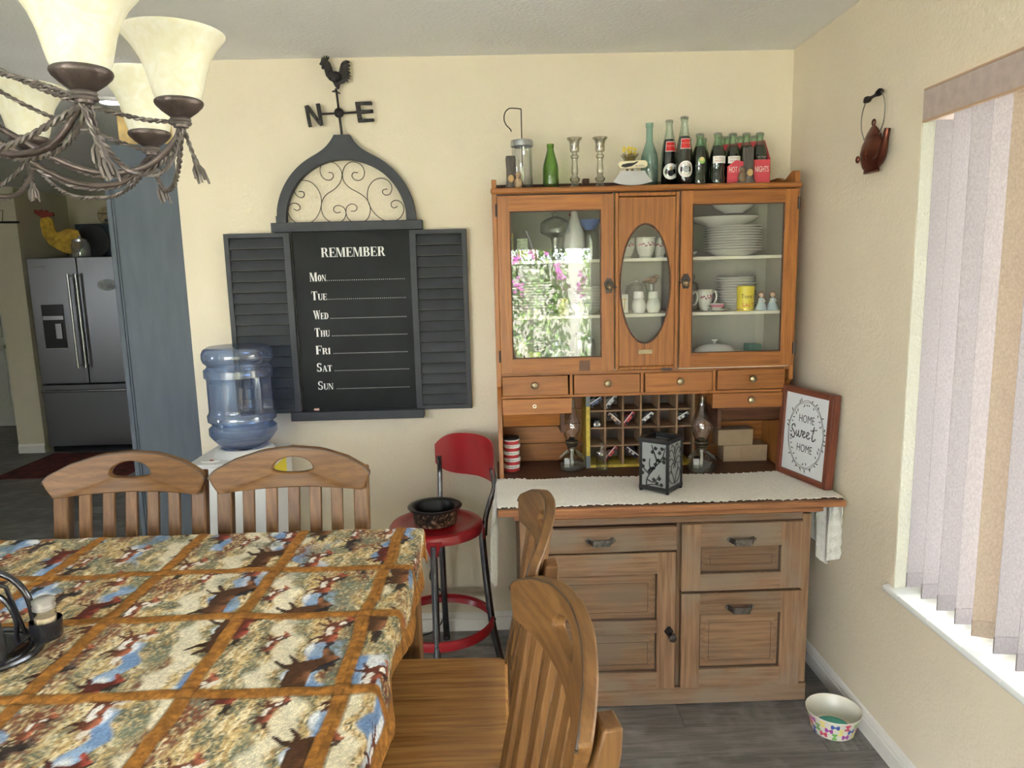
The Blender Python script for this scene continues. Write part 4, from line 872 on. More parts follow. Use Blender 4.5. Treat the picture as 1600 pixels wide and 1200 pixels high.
# bold high-contrast serif lettering built from strokes
def didone(word,x,z,h,first=1.0,rest=1.0,track=.06,y=-.0162):
    mb=MB(); P=lambda u,v,d:(u,y-d,v)
    cx_=x
    def bar(x0,z0,x1,z1): poly(mb,[(x0,z0),(x1,z0),(x1,z1),(x0,z1)],P,0,.0006)
    def quad(p): poly(mb,p,P,0,.0006)
    for i,ch in enumerate(word):
        s=h*(first if i==0 else rest); T=.24*s; t=.06*s; sv=.05*s; c=cx_
        def stem(a,w_=None,z0=0,z1=1,ser=True):
            w2=w_ or T; bar(c+a*s,z+z0*s,c+a*s+w2,z+z1*s)
            if ser: bar(c+a*s-sv,z+z0*s,c+a*s+w2+sv,z+z0*s+t); bar(c+a*s-sv,z+z1*s-t,c+a*s+w2+sv,z+z1*s)
        def bowl(xc,zc,rx,rz,a0,a1,thick=1.):
            k=14; o=[(c+xc*s+rx*s*math.cos(a0+(a1-a0)*j/k),z+zc*s+rz*s*math.sin(a0+(a1-a0)*j/k)) for j in range(k+1)]
            ix,iz=rx*s-T*thick,rz*s-t; n_=[(c+xc*s+ix*math.cos(a0+(a1-a0)*j/k),z+zc*s+iz*math.sin(a0+(a1-a0)*j/k)) for j in range(k+1)]
            for j in range(k): quad([o[j],o[j+1],n_[j+1],n_[j]])
        H=PI/2
        if ch=='R': stem(.06); bar(c+.3*s,z+s-t,c+.48*s,z+s); bar(c+.3*s,z+.5*s-t/2,c+.48*s,z+.5*s+t/2); bowl(.46,.75,.30,.27,-H,H); quad([(c+.42*s,z+.5*s),(c+.60*s,z+.5*s),(c+.86*s,z),(c+.64*s,z)]); bar(c+.62*s,z,c+.92*s,z+t); w_=.92
        elif ch=='B': stem(.06); bar(c+.3*s,z+s-t,c+.45*s,z+s); bar(c+.3*s,z+.5*s-t/2,c+.45*s,z+.5*s+t/2); bar(c+.3*s,z,c+.45*s,z+t); bowl(.43,.75,.30,.27,-H,H); bowl(.45,.26,.34,.27,-H,H); w_=.84
        elif ch in 'EF':
            stem(.06); bar(c+.3*s,z+s-t,c+.72*s,z+s); quad([(c+.66*s,z+s),(c+.74*s,z+s),(c+.74*s,z+.68*s)]); bar(c+.3*s,z+.5*s-t/2,c+.54*s,z+.5*s+t/2); bar(c+.52*s,z+.36*s,c+.57*s,z+.64*s)
            if ch=='E': bar(c+.3*s,z,c+.74*s,z+t); quad([(c+.66*s,z),(c+.77*s,z),(c+.77*s,z+.34*s)])
            w_=.82 if ch=='E' else .76
        elif ch=='M': stem(.04,t*1.1); stem(.80); quad([(c+.04*s,z+s),(c+.28*s,z+s),(c+.62*s,z),(c+.46*s,z)]); quad([(c+.50*s,z),(c+.56*s,z),(c+.84*s,z+s),(c+.78*s,z+s)]); w_=1.14
        elif ch=='N': stem(.06,t*1.1); bar(c+.74*s,z,c+.74*s+t*1.1,z+s); bar(c+.66*s,z+s-t,c+.88*s,z+s); quad([(c+.02*s,z+s),(c+.28*s,z+s),(c+.80*s,z),(c+.66*s,z)]); w_=.92
        elif ch=='O': bowl(.42,.5,.38,.52,0,2*PI); w_=.86
        elif ch=='D': stem(.06); bar(c+.3*s,z+s-t,c+.42*s,z+s); bar(c+.3*s,z,c+.42*s,z+t); bowl(.40,.5,.44,.5,-H,H); w_=.90
        elif ch=='T': stem(.28); bar(c,z+s-t,c+.80*s,z+s); quad([(c,z+s),(c+.08*s,z+s),(c,z+.66*s)]); quad([(c+.72*s,z+s),(c+.80*s,z+s),(c+.80*s,z+.66*s)]); w_=.84
        elif ch=='U': stem(.06,None,.25,1,False); bar(c,z+s-t,c+.36*s,z+s); bar(c+.70*s,z+.25*s,c+.70*s+t,z+s); bar(c+.62*s,z+s-t,c+.84*s,z+s); bowl(.41,.27,.35,.29,PI,2*PI,.7); w_=.88
        elif ch=='W':
            for o_ in (0,.42): quad([(c+o_*s,z+s),(c+(o_+.24)*s,z+s),(c+(o_+.44)*s,z),(c+(o_+.30)*s,z)]); quad([(c+(o_+.34)*s,z),(c+(o_+.40)*s,z),(c+(o_+.58)*s,z+s),(c+(o_+.52)*s,z+s)])
            bar(c-.04*s,z+s-t,c+.30*s,z+s); bar(c+.86*s,z+s-t,c+1.08*s,z+s); w_=1.08
        elif ch=='H': stem(.06); stem(.60); bar(c+.2*s,z+.5*s-t/2,c+.7*s,z+.5*s+t/2); w_=.96
        elif ch=='I': stem(.08); w_=.44
        elif ch=='A': quad([(c+.34*s,z+s),(c+.50*s,z+s),(c+.86*s,z),(c+.60*s,z)]); quad([(c+.36*s,z+s),(c+.42*s,z+s),(c+.14*s,z),(c+.08*s,z)]); bar(c+.2*s,z+.32*s,c+.66*s,z+.32*s+t); bar(c,z,c+.24*s,z+t); bar(c+.52*s,z,c+.94*s,z+t); w_=.92
        elif ch=='S': bowl(.36,.74,.30,.27,.15*PI,1.5*PI,.8); bowl(.38,.27,.32,.28,-.85*PI,.5*PI,.8); quad([(c+.62*s,z+.70*s),(c+.66*s,z+.70*s),(c+.66*s,z+s),(c+.62*s,z+s)]); quad([(c+.06*s,z),(c+.10*s,z),(c+.10*s,z+.32*s),(c+.06*s,z+.32*s)]); w_=.76
        cx_+=w_*s+track*s
    return mb,cx_
mb,_=didone('REMEMBER',0,1.663,.038); 
xs2=[p[0] for p in mb.v]; k_=.262/(max(xs2)-min(xs2)); mb.v=[((p[0]-min(xs2))*k_-.709,p[1],p[2]) for p in mb.v]
part('lettering',mb,M_chalk,cb)
for i,(wd_,zz,xa,xd0,xd1) in enumerate((('MON',1.566,-.762,-.692,-.374),('TUE',1.489,-.760,-.690,-.374),('WED',1.410,-.758,-.686,-.374),('THU',1.337,-.757,-.684,-.374),('FRI',1.263,-.757,-.682,-.376),('SAT',1.190,-.757,-.682,-.374),('SUN',1.113,-.757,-.678,-.376))):
    mb,_=didone(wd_,0,zz,.036,1.0,.72,.04); xs2=[p[0] for p in mb.v]; tw={'MON':.066,'TUE':.063,'WED':.062,'THU':.062,'FRI':.060,'SAT':.062,'SUN':.063}[wd_]; k_=tw/(max(xs2)-min(xs2)); mb.v=[((p[0]-min(xs2))*k_+xa,p[1],p[2]) for p in mb.v]
    part('lettering',mb,M_chalk,cb)
    q=MB(); nd=38
    for j in range(nd):
        x=xd0+(xd1-xd0)*j/(nd-1); q.box(x-.0014,x+.0014,-.0168,-.0161,zz+.001,zz+.0034)
    part('dotted_line',q,M_chalk,cb,stuff=True)
M_chalkp=mat('pink chalk',(.75,.45,.38),.9)
q=MB(); q.lathe([(.001,0),(.0055,0),(.0055,.020),(.001,.020)],seg=10); q.xform(Matrix.Rotation(PI/2,4,'Y'))
single('chalk',q,M_chalkp,'short stub of pinkish chalk on the bottom ledge of the chalkboard','chalk',(-.775,-.035,1.0315))
q=MB(); q.lathe([(.001,0),(.0045,0),(.0045,.007),(.001,.007)],seg=10); q.xform(Matrix.Rotation(PI/2,4,'Y')); 
# weathervane
wv=thing('weathervane','small dark cast-iron rooster weathervane with letters N and E above the chalkboard arch','ornament',(-.598,-.03,2.139),world=True)
q=MB(); q.tube([(-.594,-.03,2.142),(-.600,-.03,2.224)],.0052,8); q.tube([(-.600,-.03,2.224),(-.606,-.03,2.315)],.0045,8); part('rod',q,M_vane_iron,wv,smooth=True)
q=MB(); q.ball((-.5995,-.034,2.2245),.0195,.014,.0195,18,12); part('boss',q,M_vane_iron,wv,smooth=True)
q=MB(); q.tube([(-.672,-.03,2.222),(-.53,-.03,2.226)],.0042,8); part('crossbar',q,M_vane_iron,wv,smooth=True)
def W(u,v): return (-.749+u*.000333,  2.4805-v*.0003186)    # from a 1050x1200 study crop, wall metres
def Wm(mb,pts,t0=-.004,t1=.004): poly(mb,[W(*p) for p in pts],lambda a,b,d:(a,-.032+d,b+0),t0,t1)
q=MB(); Wm(q,[(45,715),(90,703),(110,720),(205,870),(180,690),(228,684),(256,945),(215,955),(195,935),(95,785),(118,960),(78,968)],-.005,.004); part('letter_n',q,M_vane_iron,wv,bev=.0012)
q=MB(); Wm(q,[(645,678),(840,674),(852,695),(845,720),(705,715),(708,775),(855,770),(860,812),(712,820),(716,882),(858,878),(868,900),(850,917),(670,924)],-.005,.004); part('letter_e',q,M_vane_iron,wv,bev=.0012)
q=MB()
body=[(225,225),(245,200),(250,180),(262,135),(275,165),(288,125),(300,160),(318,122),(325,155),(345,135),(340,165),(322,188),(345,215),(372,265),(378,310),(420,325),(450,320),(462,280),(480,225),(505,198),(540,185),(575,192),(590,212),(555,215),(590,245),(580,262),(555,258),(587,290),(560,300),(592,335),(565,340),(596,378),(560,372),(585,410),(548,400),(562,450),(535,425),(500,452),(455,465),(440,520),(418,522),(390,480),(372,435),(330,410),(295,360),(284,300),(282,280),(262,286),(248,272),(255,240),(235,233)]
Wm(q,[(a+24,b2) for a,b2 in body],-.004,.004); 
q.ball((W(427,375)[0],-.036,W(395,375)[1]),.026,.009,.020,16,10); q.ball((W(352,260)[0],-.036,W(320,260)[1]),.013,.007,.022,12,8)
part('rooster',q,M_vane_iron,wv,bev=.001)
q=MB(); Wm(q,[(378,545),(410,533),(440,540),(475,570),(470,578),(420,556),(385,556)]); Wm(q,[(415,515),(442,515),(440,560),(418,560)]); part('claw',q,M_vane_iron,wv)
# ================================================================ slate blue cupboard end and the box on it
cp=thing('tall_cupboard','tall slate blue cupboard at the end of the cream wall','cupboard',(-1.42,.3,0),world=True)
part('carcass',MB().box(-1.548,XB-.002,.006,.60,0,2.128),M_navy,cp,bev=.002)
part('corner_strip',MB().box(-1.566,-1.545,-.004,.60,0,2.128),M_navy,cp,bev=.003)
part('corner_bead',MB().box(-1.5445,-1.537,.0,.02,0,2.128),M_navy,cp,bev=.002)
M_gold=mat('crackled gold paper',(.50,.35,.14),.55,var=.35,vscale=18); M_goldd=mat('burnt edge',(.16,.09,.04),.6)
gb=thing('keepsake_box','crackled golden box on top of the slate blue cupboard behind the lamp','box',(-1.40,.16,2.1285),world=True)
part('box_body',MB().box(-1.505,-1.285,.03,.30,2.1285,2.245),M_gold,gb,bev=.004); part('box_edge',MB().box(-1.508,-1.282,.027,.303,2.2455,2.262),M_goldd,gb,bev=.003)
# ================================================================ water dispenser and bottle
wd=thing('water_dispenser','white water dispenser between the blue cupboard and the wall','dispenser',(-1.03,-.2,0),world=True)
DX0,DX1,DY0,DY1,DT=-1.185,-.878,-.37,-.03,.893
def rrect(x0,x1,y0,y1,r,n=6,back=False):
    out=[]
    for cx_,cy_,a in ((x1-r,y1-r,0),(x0+r,y1-r,PI/2),(x0+r,y0+r,PI),(x1-r,y0+r,1.5*PI)):
        for k in range(n+1): out.append((cx_+r*math.cos(a+PI/2*k/n),cy_+r*math.sin(a+PI/2*k/n)))
    return out
q=MB(); q.prism(rrect(DX0,DX1,DY0,DY1,.035),'z',.02,DT-.01); part('body',q,M_white,wd,bev=.003)
q=MB(); q.prism(rrect(DX0-.002,DX1+.002,DY0-.004,DY1,.038),'z',DT-.01,DT); part('top_cover',q,M_white,wd,bev=.004)
q=MB(); q.lathe([(.118,0),(.112,.02),(.100,.030),(.090,.030),(.082,.012),(.06,.004)],(-1.02,-.195,DT),40); part('bottle_collar',q,M_white,wd,smooth=True)
q=MB(); q.prism([(-1.115+.034*math.cos(2*PI*k/20),-.315+.022*math.sin(2*PI*k/20)) for k in range(20)],'z',DT,DT+.003); pn=part('button_plate',q,M_white,wd)
q=MB(); q.ball((-1.108,-.317,DT+.003),.010,.006,.003,10,6); part('red_button',q,mat('red button',(.25,.02,.02),.4),pn)
q=MB(); q.box(-1.10,-.96,DY0-.003,DY0+.001,.30,.52); part('tap_recess',q,mat('grey plastic',(.35,.36,.38),.5),wd)
for x,cc in ((-1.06,(.6,.05,.04)),(-1.0,(.05,.12,.5))):
    q=MB(); q.box(x-.012,x+.012,DY0-.03,DY0-.004,.46,.49); part('tap',q,mat('tap',cc,.4),wd,bev=.003)
q=MB(); q.box(DX1,DX1+.0012,-.34,-.14,.80,.86); part('energy_label',q,mat('yellow label',(.85,.72,.05),.6),wd)
part('foot_plinth',MB().box(DX0+.02,DX1-.02,DY0+.03,DY1-.01,.0,.02),M_black,wd)
M_btl=thin_glass('blue bottle plastic',(.52,.66,.88),.10,.7,2.2,etint=(.10,.22,.50),rough=.10,dirt=.07)
bt=thing('water_bottle','large translucent blue water bottle upside down on the white dispenser','bottle',(-1.02,-.195,.905))
prof=[(.001,.004),(.03,.004),(.034,.012),(.072,.018),(.105,.036),(.128,.062),(.137,.075),(.137,.098),(.126,.107),(.121,.113),(.126,.120),(.138,.128),(.139,.150),(.132,.160),(.130,.170),(.130,.290),(.132,.296),(.139,.302),(.139,.330),(.128,.338),(.124,.345),(.128,.352),(.138,.360),(.143,.375),(.142,.395),(.134,.410),(.118,.419),(.06,.421),(.001,.419)]
seg=64; vs=[];fs=[]
dense=[]
for a,b_ in zip(prof[:-1],prof[1:]):
    kk=max(1,int(abs(b_[1]-a[1])/.012));
    for k in range(kk): dense.append((a[0]+(b_[0]-a[0])*k/kk,a[1]+(b_[1]-a[1])*k/kk))
dense.append(prof[-1]); prof=[(r*.94,z) for r,z in dense]
for r,z in prof:
    for k in range(seg):
        an=2*PI*k/seg; rr=r
        # handle recess on the right-front
        da=(an-math.radians(-38)+PI)%(2*PI)-PI
        if .160<z<.300:
            fz=min(1,(z-.160)/.012,(.300-z)/.012); fa=max(0,min(1,(.62-abs(da))/.10)); rr=r*(1-.34*fz*fa)
        vs.append((rr*math.cos(an),rr*math.sin(an),z))
for i in range(len(prof)-1):
    for k in range(seg): j=(k+1)%seg; fs.append((i*seg+k,i*seg+j,(i+1)*seg+j,(i+1)*seg+k))
q=MB(); q.add(vs,fs); part('bottle_wall',q,M_btl,bt,smooth=True)
q=MB(); an=math.radians(-38); hx,hy=.117*math.cos(an),.117*math.sin(an); q.tube([(hx,hy,.158),(hx*1.01,hy*1.01,.20),(hx*1.01,hy*1.01,.26),(hx,hy,.304)],.016,12); part('handle',q,M_btl,bt,smooth=True)
# ================================================================ red stool with camouflage bowl
M_red=mat('red enamel',(.30,.008,.014),.3,coat=.3,var=.06,vscale=20); M_steel=mat('worn chrome',(.20,.20,.215),.22,1.,var=.2,vscale=30)
SX,SY=-.254,-.315
st=thing('bar_stool','red and chrome metal stool with curved backrest between table and cabinet','stool',(SX,SY,0))
q=MB(); q.lathe([(.001,.620),(.10,.6185),(.135,.617),(.142,.6215),(.168,.623),(.178,.619),(.182,.608),(.182,.588),(.178,.588),(.178,.606),(.001,.606)],seg=48); part('seat',q,M_red,st,smooth=True)
legs=[(-90,0),(0,1),(90,1),(180,0)]
for a,bk in legs:
    a=math.radians(a); c,s=math.cos(a),math.sin(a)
    q=MB(); q.tube(smooth_path([(c*.178,s*.178,.592),(c*.178,s*.178,.52),(c*.190,s*.190,.35),(c*.205,s*.205,.20),(c*.222,s*.222,.10),(c*.240,s*.240,.012)],4),.0140,12); L=part('leg',q,M_steel,st,smooth=True)
    q=MB(); q.lathe([(.001,0),(.017,0),(.016,.016),(.013,.02)],(c*.241,s*.241,0),12); part('foot_cap',q,M_black,L,smooth=True)
    q=MB(); q.prism([(-.032,.606),(.032,.606),(.012,.548),(-.012,.548)],'x',.180,.186); q.xform(Matrix.Rotation(a,4,'Z')); part('seat_bracket',q,M_red,st)
q=MB(); q.lathe([(.205,.185),(.214,.187),(.216,.205),(.214,.222),(.205,.224),(.203,.222),(.211,.205),(.203,.187),(.205,.185)],seg=56); part('foot_ring',q,M_red,st,smooth=True)
q=MB()
for a,_ in legs:
    a=math.radians(a); q.ball((math.cos(a)*.216,math.sin(a)*.216,.205),.006,.006,.006,8,6)
part('rivets',q,M_steel,st,stuff=True)
for a in (0,90):
    a=math.radians(a); c,s=math.cos(a),math.sin(a)
    q=MB(); q.tube(smooth_path([(c*.186,s*.186,.56),(c*.192,s*.192,.63),(c*.212,s*.212,.70),(c*.230,s*.230,.76),(c*.222,s*.222,.83)],5),.0105,10,flat=.7); part('back_strut',q,M_steel,st,smooth=True)
q=MB(); vs=[];fs=[]; na,nz=28,12
Rb=.228
for side in (0,.0022):
    for i in range(na+1):
        u=-1+2*i/na
        for j in range(nz+1):
            v=-1+2*j/nz
            hh=.088*(1-abs(u)**5*.55); cz_=.845
            zz=cz_+hh*v-.006*abs(u); a=math.radians(45)+u*.86
            vs.append(((Rb+side)*math.cos(a)-.0,(Rb+side)*math.sin(a),zz))
o2=(na+1)*(nz+1)
for i in range(na):
    for j in range(nz): a=i*(nz+1)+j; fs+=[(a,a+nz+1,a+nz+2,a+1),(o2+a,o2+a+1,o2+a+nz+2,o2+a+nz+1)]
for i in range(na):
    a=i*(nz+1); fs+=[(a,o2+a,o2+a+nz+1,a+nz+1),(a+nz,a+2*nz+1,o2+a+2*nz+1,o2+a+nz)]
for j in range(nz): fs+=[(j,j+1,o2+j+1,o2+j),(na*(nz+1)+j,o2+na*(nz+1)+j,o2+na*(nz+1)+j+1,na*(nz+1)+j+1)]
q.add(vs,fs); q.fn(lambda x,y,z:(x,y,z)); part('backrest',q,M_red,st,smooth=True)
def camo_mat():
    m=bpy.data.materials.new('woodland camouflage'); m.use_nodes=True; N,L=nt(m); b=N['Principled BSDF']; tc=N.new('ShaderNodeTexCoord'); n=N.new('ShaderNodeTexNoise'); n.inputs['Scale'].default_value=38; n.inputs['Detail'].default_value=8; n.inputs['Distortion'].default_value=1.6; L.new(tc.outputs['Object'],n.inputs['Vector'])
    r=N.new('ShaderNodeValToRGB'); e=r.color_ramp.elements; e[0].position=.38; e[0].color=(.008,.007,.006,1); e[1].position=.66; e[1].color=(.40,.32,.24,1); x=e.new(.48); x.color=(.03,.022,.016,1); x=e.new(.56); x.color=(.17,.10,.06,1); L.new(n.outputs['Fac'],r.inputs[0]); L.new(r.outputs[0],b.inputs['Base Color']); b.inputs['Roughness'].default_value=.4; return m
bw=thing('camo_bowl','black pet bowl with camouflage sides on the red stool seat','bowl',(-.258,-.325,.6235))
q=MB(); q.lathe([(.001,.001),(.080,.001),(.083,.006),(.087,.056),(.081,.056),(.074,.006),(.001,.005)],seg=48); part('bowl_wall',q,camo_mat(),bw,smooth=True)
q=MB(); q.lathe([(.0785,.056),(.083,.056),(.102,.062),(.106,.068),(.100,.071),(.088,.069),(.080,.063),(.0665,.009),(.001,.0065)],seg=48); part('rim',q,mat('black plastic',(.012,.012,.012),.35),bw,smooth=True)
# outlet with cord
M_outlet=mat('outlet cover',(.62,.60,.55),.4)
ot=thing('wall_outlet','pale wall outlet with a black cord behind the red stool','outlet',(-.305,-.001,.36),world=True)
part('cover_plate',MB().box(-.34,-.27,-.007,-.001,.30,.425),M_outlet,ot,bev=.002); part('plug',MB().box(-.300,-.278,-.035,-.007,.36,.388),M_black,ot,bev=.003)
q=MB(); q.tube(smooth_path([(-.290,-.034,.365),(-.305,-.05,.33),(-.318,-.055,.28),(-.300,-.05,.24),(-.27,-.04,.20),(-.262,-.03,.14),(-.28,-.03,.05),(-.34,-.04,.006),(-.45,-.05,.005),(-.62,-.04,.005),(-.88,-.03,.005)],5),.0034,7); part('cord',q,M_black,ot,smooth=True)
# ================================================================ copper teapot on the right wall
M_cop=mat('dark hammered copper',(.12,.035,.022),.30,.85,var=.35,vscale=25,bump=.15,bscale=40); M_wireh=mat('bright wire',(.5,.5,.48),.25,1.)
tp=thing('wall_teapot','dark copper teapot with wire handle hanging on the right wall','teapot',(XR-.022,-.70,1.87))
q=MB(); q.lathe([(.001,0),(.042,0),(.044,.006),(.040,.010),(.052,.020),(.064,.045),(.067,.065),(.060,.088),(.046,.104),(.042,.107),(.044,.111),(.034,.124),(.018,.138),(.006,.146),(.001,.147)],seg=40,sx=.42*.75,sy=1.0); q.fn(lambda x,y,z:(min(x,.019),y,z)); part('body',q,M_cop,tp,smooth=True)
q=MB(); q.torus((0,0,.153),.0085,.003,'x',16,8); part('lid_ring',q,M_cop,tp,smooth=True)
q=MB(); q.tube(smooth_path([(-.004,-.045,.03),(-.006,-.070,.045),(-.008,-.088,.080),(-.008,-.100,.118)],5),[.017,.0165,.0155,.015,.014,.0135,.013,.0125,.012,.0115,.011,.0105,.010,.010,.0095,.009][:16],10); part('spout',q,M_cop,tp,smooth=True)
q=MB(); q.ball((-.012,.068,.05),.006,.010,.012,8,6); q.ball((-.020,-.002,.060),.006,.004,.016,8,6); q.ball((-.020,-.008,.045),.006,.004,.010,8,6); part('relief',q,M_cop,tp,smooth=True)
q=MB(); q.tube(smooth_path([(-.005,.045,.108),(-.005,.066,.145),(-.005,.066,.19),(-.005,.044,.228)],5),.0022,6); q.tube(smooth_path([(-.005,-.045,.108),(-.005,-.070,.145),(-.005,-.070,.20),(-.005,-.050,.232)],5),.0022,6); part('wire_handle',q,M_wireh,tp,smooth=True)
q=MB(); q.tube([(-.006,.05,.226),(-.006,.038,.230),(-.006,.028,.229),(-.006,.015,.230),(-.006,0,.2315),(-.006,-.015,.232),(-.006,-.03,.234),(-.006,-.042,.236),(-.006,-.052,.236)],[.006,.011,.010,.005,.0045,.005,.010,.011,.006],12); part('grip',q,M_vane_iron,tp,smooth=True)
# ================================================================ pet bowl on the floor
M_bone=[mat('bone print %s'%n_,c_,.4) for n_,c_ in (('crimson',(.55,.05,.10)),('purple',(.33,.05,.30)),('blue',(.04,.08,.30)),('green',(.16,.38,.10)),('yellow',(.75,.65,.20)))]
M_cream=mat('cream glaze',(.72,.69,.60),.25)
pb=thing('pet_bowl','white flared pet bowl with coloured bone print on the floor by the wall','bowl',(1.124,-.790,0),0)
q=MB(); q.lathe([(.001,.002),(.068,.002),(.072,.0),(.074,.004),(.082,.040),(.095,.078),(.0975,.082),(.0965,.084),(.093,.080),(.079,.040),(.071,.012),(.001,.010)],seg=56); part('bowl_wall',q,M_cream,pb,smooth=True)
q=MB(); q.lathe([(.001,.012),(.060,.012),(.0605,.0135),(.001,.014)],seg=48); part('teal_disc',q,mat('teal glaze',(.04,.36,.30),.2),pb,smooth=True)
def bone(cx_,cz_,ln,rot):
    pts=[]
    h=ln/2; r=ln*.24
    for sgn,base_ in ((1,0),(-1,PI)):
        for k in range(8):
            a=base_+math.radians(-150+160*k/7); pts.append((sgn*h*.70+r*.80*math.cos(a), -sgn*r*.78+r*.80*math.sin(a)))
        for k in range(8):
            a=base_+math.radians(-10+160*k/7); pts.append((sgn*h*.70+r*.80*math.cos(a), sgn*r*.78+r*.80*math.sin(a)))
        pts+=[(sgn*h*.22,sgn*r*.55),(-sgn*h*.22,sgn*r*.55)]
    c,s=math.cos(rot),math.sin(rot); return [(cx_+x*c-z*s,cz_+x*s+z*c) for x,z in pts]
rb=random.Random(5); i=0
for row_,zc_ in enumerate((.062,.040,.018)):
    nb=13
    for k in range(nb):
        a0=2*PI*(k+.5*row_)/nb; r_at=lambda z: .0755+.0215*max(0,(z-.004))/.078*1.02+.0006
        pts=bone(0,0,.026,0 if (k+row_)%2 else PI/2)
        vs=[];n_=len(pts)
        for off_ in (0,.0005):
            for (u,v) in pts:
                z=zc_+v; rr=(.0745+ (z-.004)*.21 if z<.04 else .082+(z-.04)*.342)+.0007+off_; a=a0+u/.085; vs.append((rr*math.cos(a),rr*math.sin(a),z))
        q=MB(); q.add(vs,[tuple(range(n_)),tuple(range(n_,2*n_))]+[(j,(j+1)%n_,n_+(j+1)%n_,n_+j) for j in range(n_)]); part('bone_print',q,M_bone[(k*3+row_*2)%5],pb)
pb.scale=(.93,.93,.93)
# ================================================================ kitchen: fridge and things on it
M_ss=mat('dark stainless steel',(.24,.24,.25),.32,1.,var=.05,vscale=40,stretch=(60,60,.4)); M_ssh=mat('steel handle',(.36,.36,.37),.24,1.); M_blk=mat('black gloss',(.01,.01,.012),.2)
fr=thing('refrigerator','dark stainless french-door refrigerator in the kitchen alcove','refrigerator',(-3.80,4.0,0),world=True)
fx0,fx1,fy=-4.247,-3.352,3.70
part('carcass',MB().box(fx0+.006,fx1-.006,fy+.07,4.45,.03,1.80),mat('fridge side',(.05,.05,.055),.5),fr)
dL=part('door',MB().box(fx0,-3.806,fy,fy+.062,.65,1.807),M_ss,fr,bev=.006,label='left door with dispenser'); dR=part('door',MB().box(-3.798,fx1,fy,fy+.062,.65,1.807),M_ss,fr,bev=.006)
dF=part('freezer_drawer',MB().box(fx0,fx1,fy,fy+.062,.055,.64),M_ss,fr,bev=.006)
part('kick_plate',MB().box(fx0+.02,fx1-.02,fy+.03,fy+.07,.0,.05),M_blk,fr)
for x,d_ in ((-3.862,dL),(-3.790,dR)):
    q=MB(); q.tube([(x,fy-.05,.80),(x,fy-.05,1.655)],.0115,12); h_=part('handle',q,M_ssh,d_,smooth=True)
    q=MB(); 
    for z in (.80,1.62): q.tube([(x,fy-.05,z),(x,fy-.05,z+.04)],.0145,12); q.tube([(x,fy-.05,z+.02),(x,fy,z+.02)],.009,8)
    part('handle_cap',q,M_ssh,h_,smooth=True)
q=MB(); q.tube([(fx0+.02,fy-.045,.585),(fx1-.02,fy-.045,.585)],.0115,12); q.tube([(fx0+.04,fy-.045,.585),(fx0+.04,fy,.585)],.009,8); q.tube([(fx1-.04,fy-.045,.585),(fx1-.04,fy,.585)],.009,8); part('handle',q,M_ssh,dF,smooth=True)
dp=part('water_dispenser_niche',MB().box(-4.163,-3.962,fy-.004,fy+.001,.985,1.385),M_blk,dL,bev=.003)
part('control_bar',MB().box(-4.155,-3.970,fy-.010,fy-.004,1.245,1.282),M_ssh,dL,bev=.001); part('dispenser_paddle',MB().box(-4.05,-3.995,fy-.012,fy-.004,1.07,1.21),M_ssh,dL,bev=.002); part('niche_trim',MB().box(-4.168,-3.957,fy-.006,fy-.001,.975,.985),M_ssh,dL)
text('MAYTAG',.028,M_chrome,dL,front(-4.135,fy-.0045,1.727),.0005)
q=MB(); q.prism([(-3.545+.085*math.cos(2*PI*k/32),1.552+.052*math.sin(2*PI*k/32)) for k in range(32)],'y',fy-.004,fy-.0005); part('oval_magnet',q,mat('picture magnet',(.34,.36,.38),.5,var=.5,vscale=14),dR)
M_yel=mat('mustard paint',(.48,.30,.03),.6,var=.35,vscale=30); M_rdk=mat('dark red paint',(.22,.03,.02),.6)
rc=thing('rooster_figure','mustard yellow flat metal rooster with red comb on top of the fridge','ornament',(-3.99,3.9,1.808),world=True)
q=MB(); pts=[(-4.195,2.14),(-4.185,2.02),(-4.13,1.93),(-4.05,1.88),(-3.97,1.845),(-3.90,1.85),(-3.84,1.90),(-3.83,1.98),(-3.86,2.06),(-3.94,2.08),(-4.00,2.06),(-4.05,2.04),(-4.07,2.09),(-4.08,2.16),(-4.12,2.20),(-4.17,2.19)]; q.prism(pts,'y',3.88,3.905); part('body',q,M_yel,rc,bev=.008)
q=MB(); q.prism([(-4.17,2.175),(-4.235,2.225),(-4.23,2.255),(-4.19,2.245),(-4.17,2.255),(-4.15,2.235),(-4.12,2.25),(-4.10,2.225),(-4.06,2.225),(-4.06,2.19),(-4.11,2.185)],'y',3.878,3.9); part('comb',q,M_rdk,rc,bev=.004)
q=MB(); q.tube([(-3.97,3.89,1.86),(-3.98,3.89,1.815)],.006,6); q.box(-4.03,-3.92,3.85,3.93,1.808,1.815); part('foot_stand',q,M_black,rc)
cj=thing('cookie_jar','clear glass jar with a metal lid standing in front on the fridge','jar',(-3.80,3.80,1.808))
q=MB(); q.lathe([(.001,0),(.075,0),(.078,.02),(.078,.11),(.07,.13),(.066,.14)],seg=28); part('glass_body',q,thin_glass('jar glass',(.8,.82,.82),.12,.9,3,dirt=.12),cj,smooth=True)
q=MB(); q.lathe([(.07,.14),(.07,.16),(.03,.175),(.012,.178),(.015,.195),(.001,.20)],seg=28); part('lid',q,M_chrome,cj,smooth=True)
q=MB(); q.prism([(.155*math.cos(2*PI*k/36),.155*math.sin(2*PI*k/36)+.155) for k in range(36)],'y',0,.02); single('round_tray',q,mat('dark tray',(.02,.02,.022),.5),'black round tray leaning behind the glass jar on the fridge','tray',(-3.80,4.02,1.808),bev=.004)
bx_=thing('blue_crate','dark blue wooden box at the right on top of the fridge','box',(-3.6,4.2,1.808),world=True)
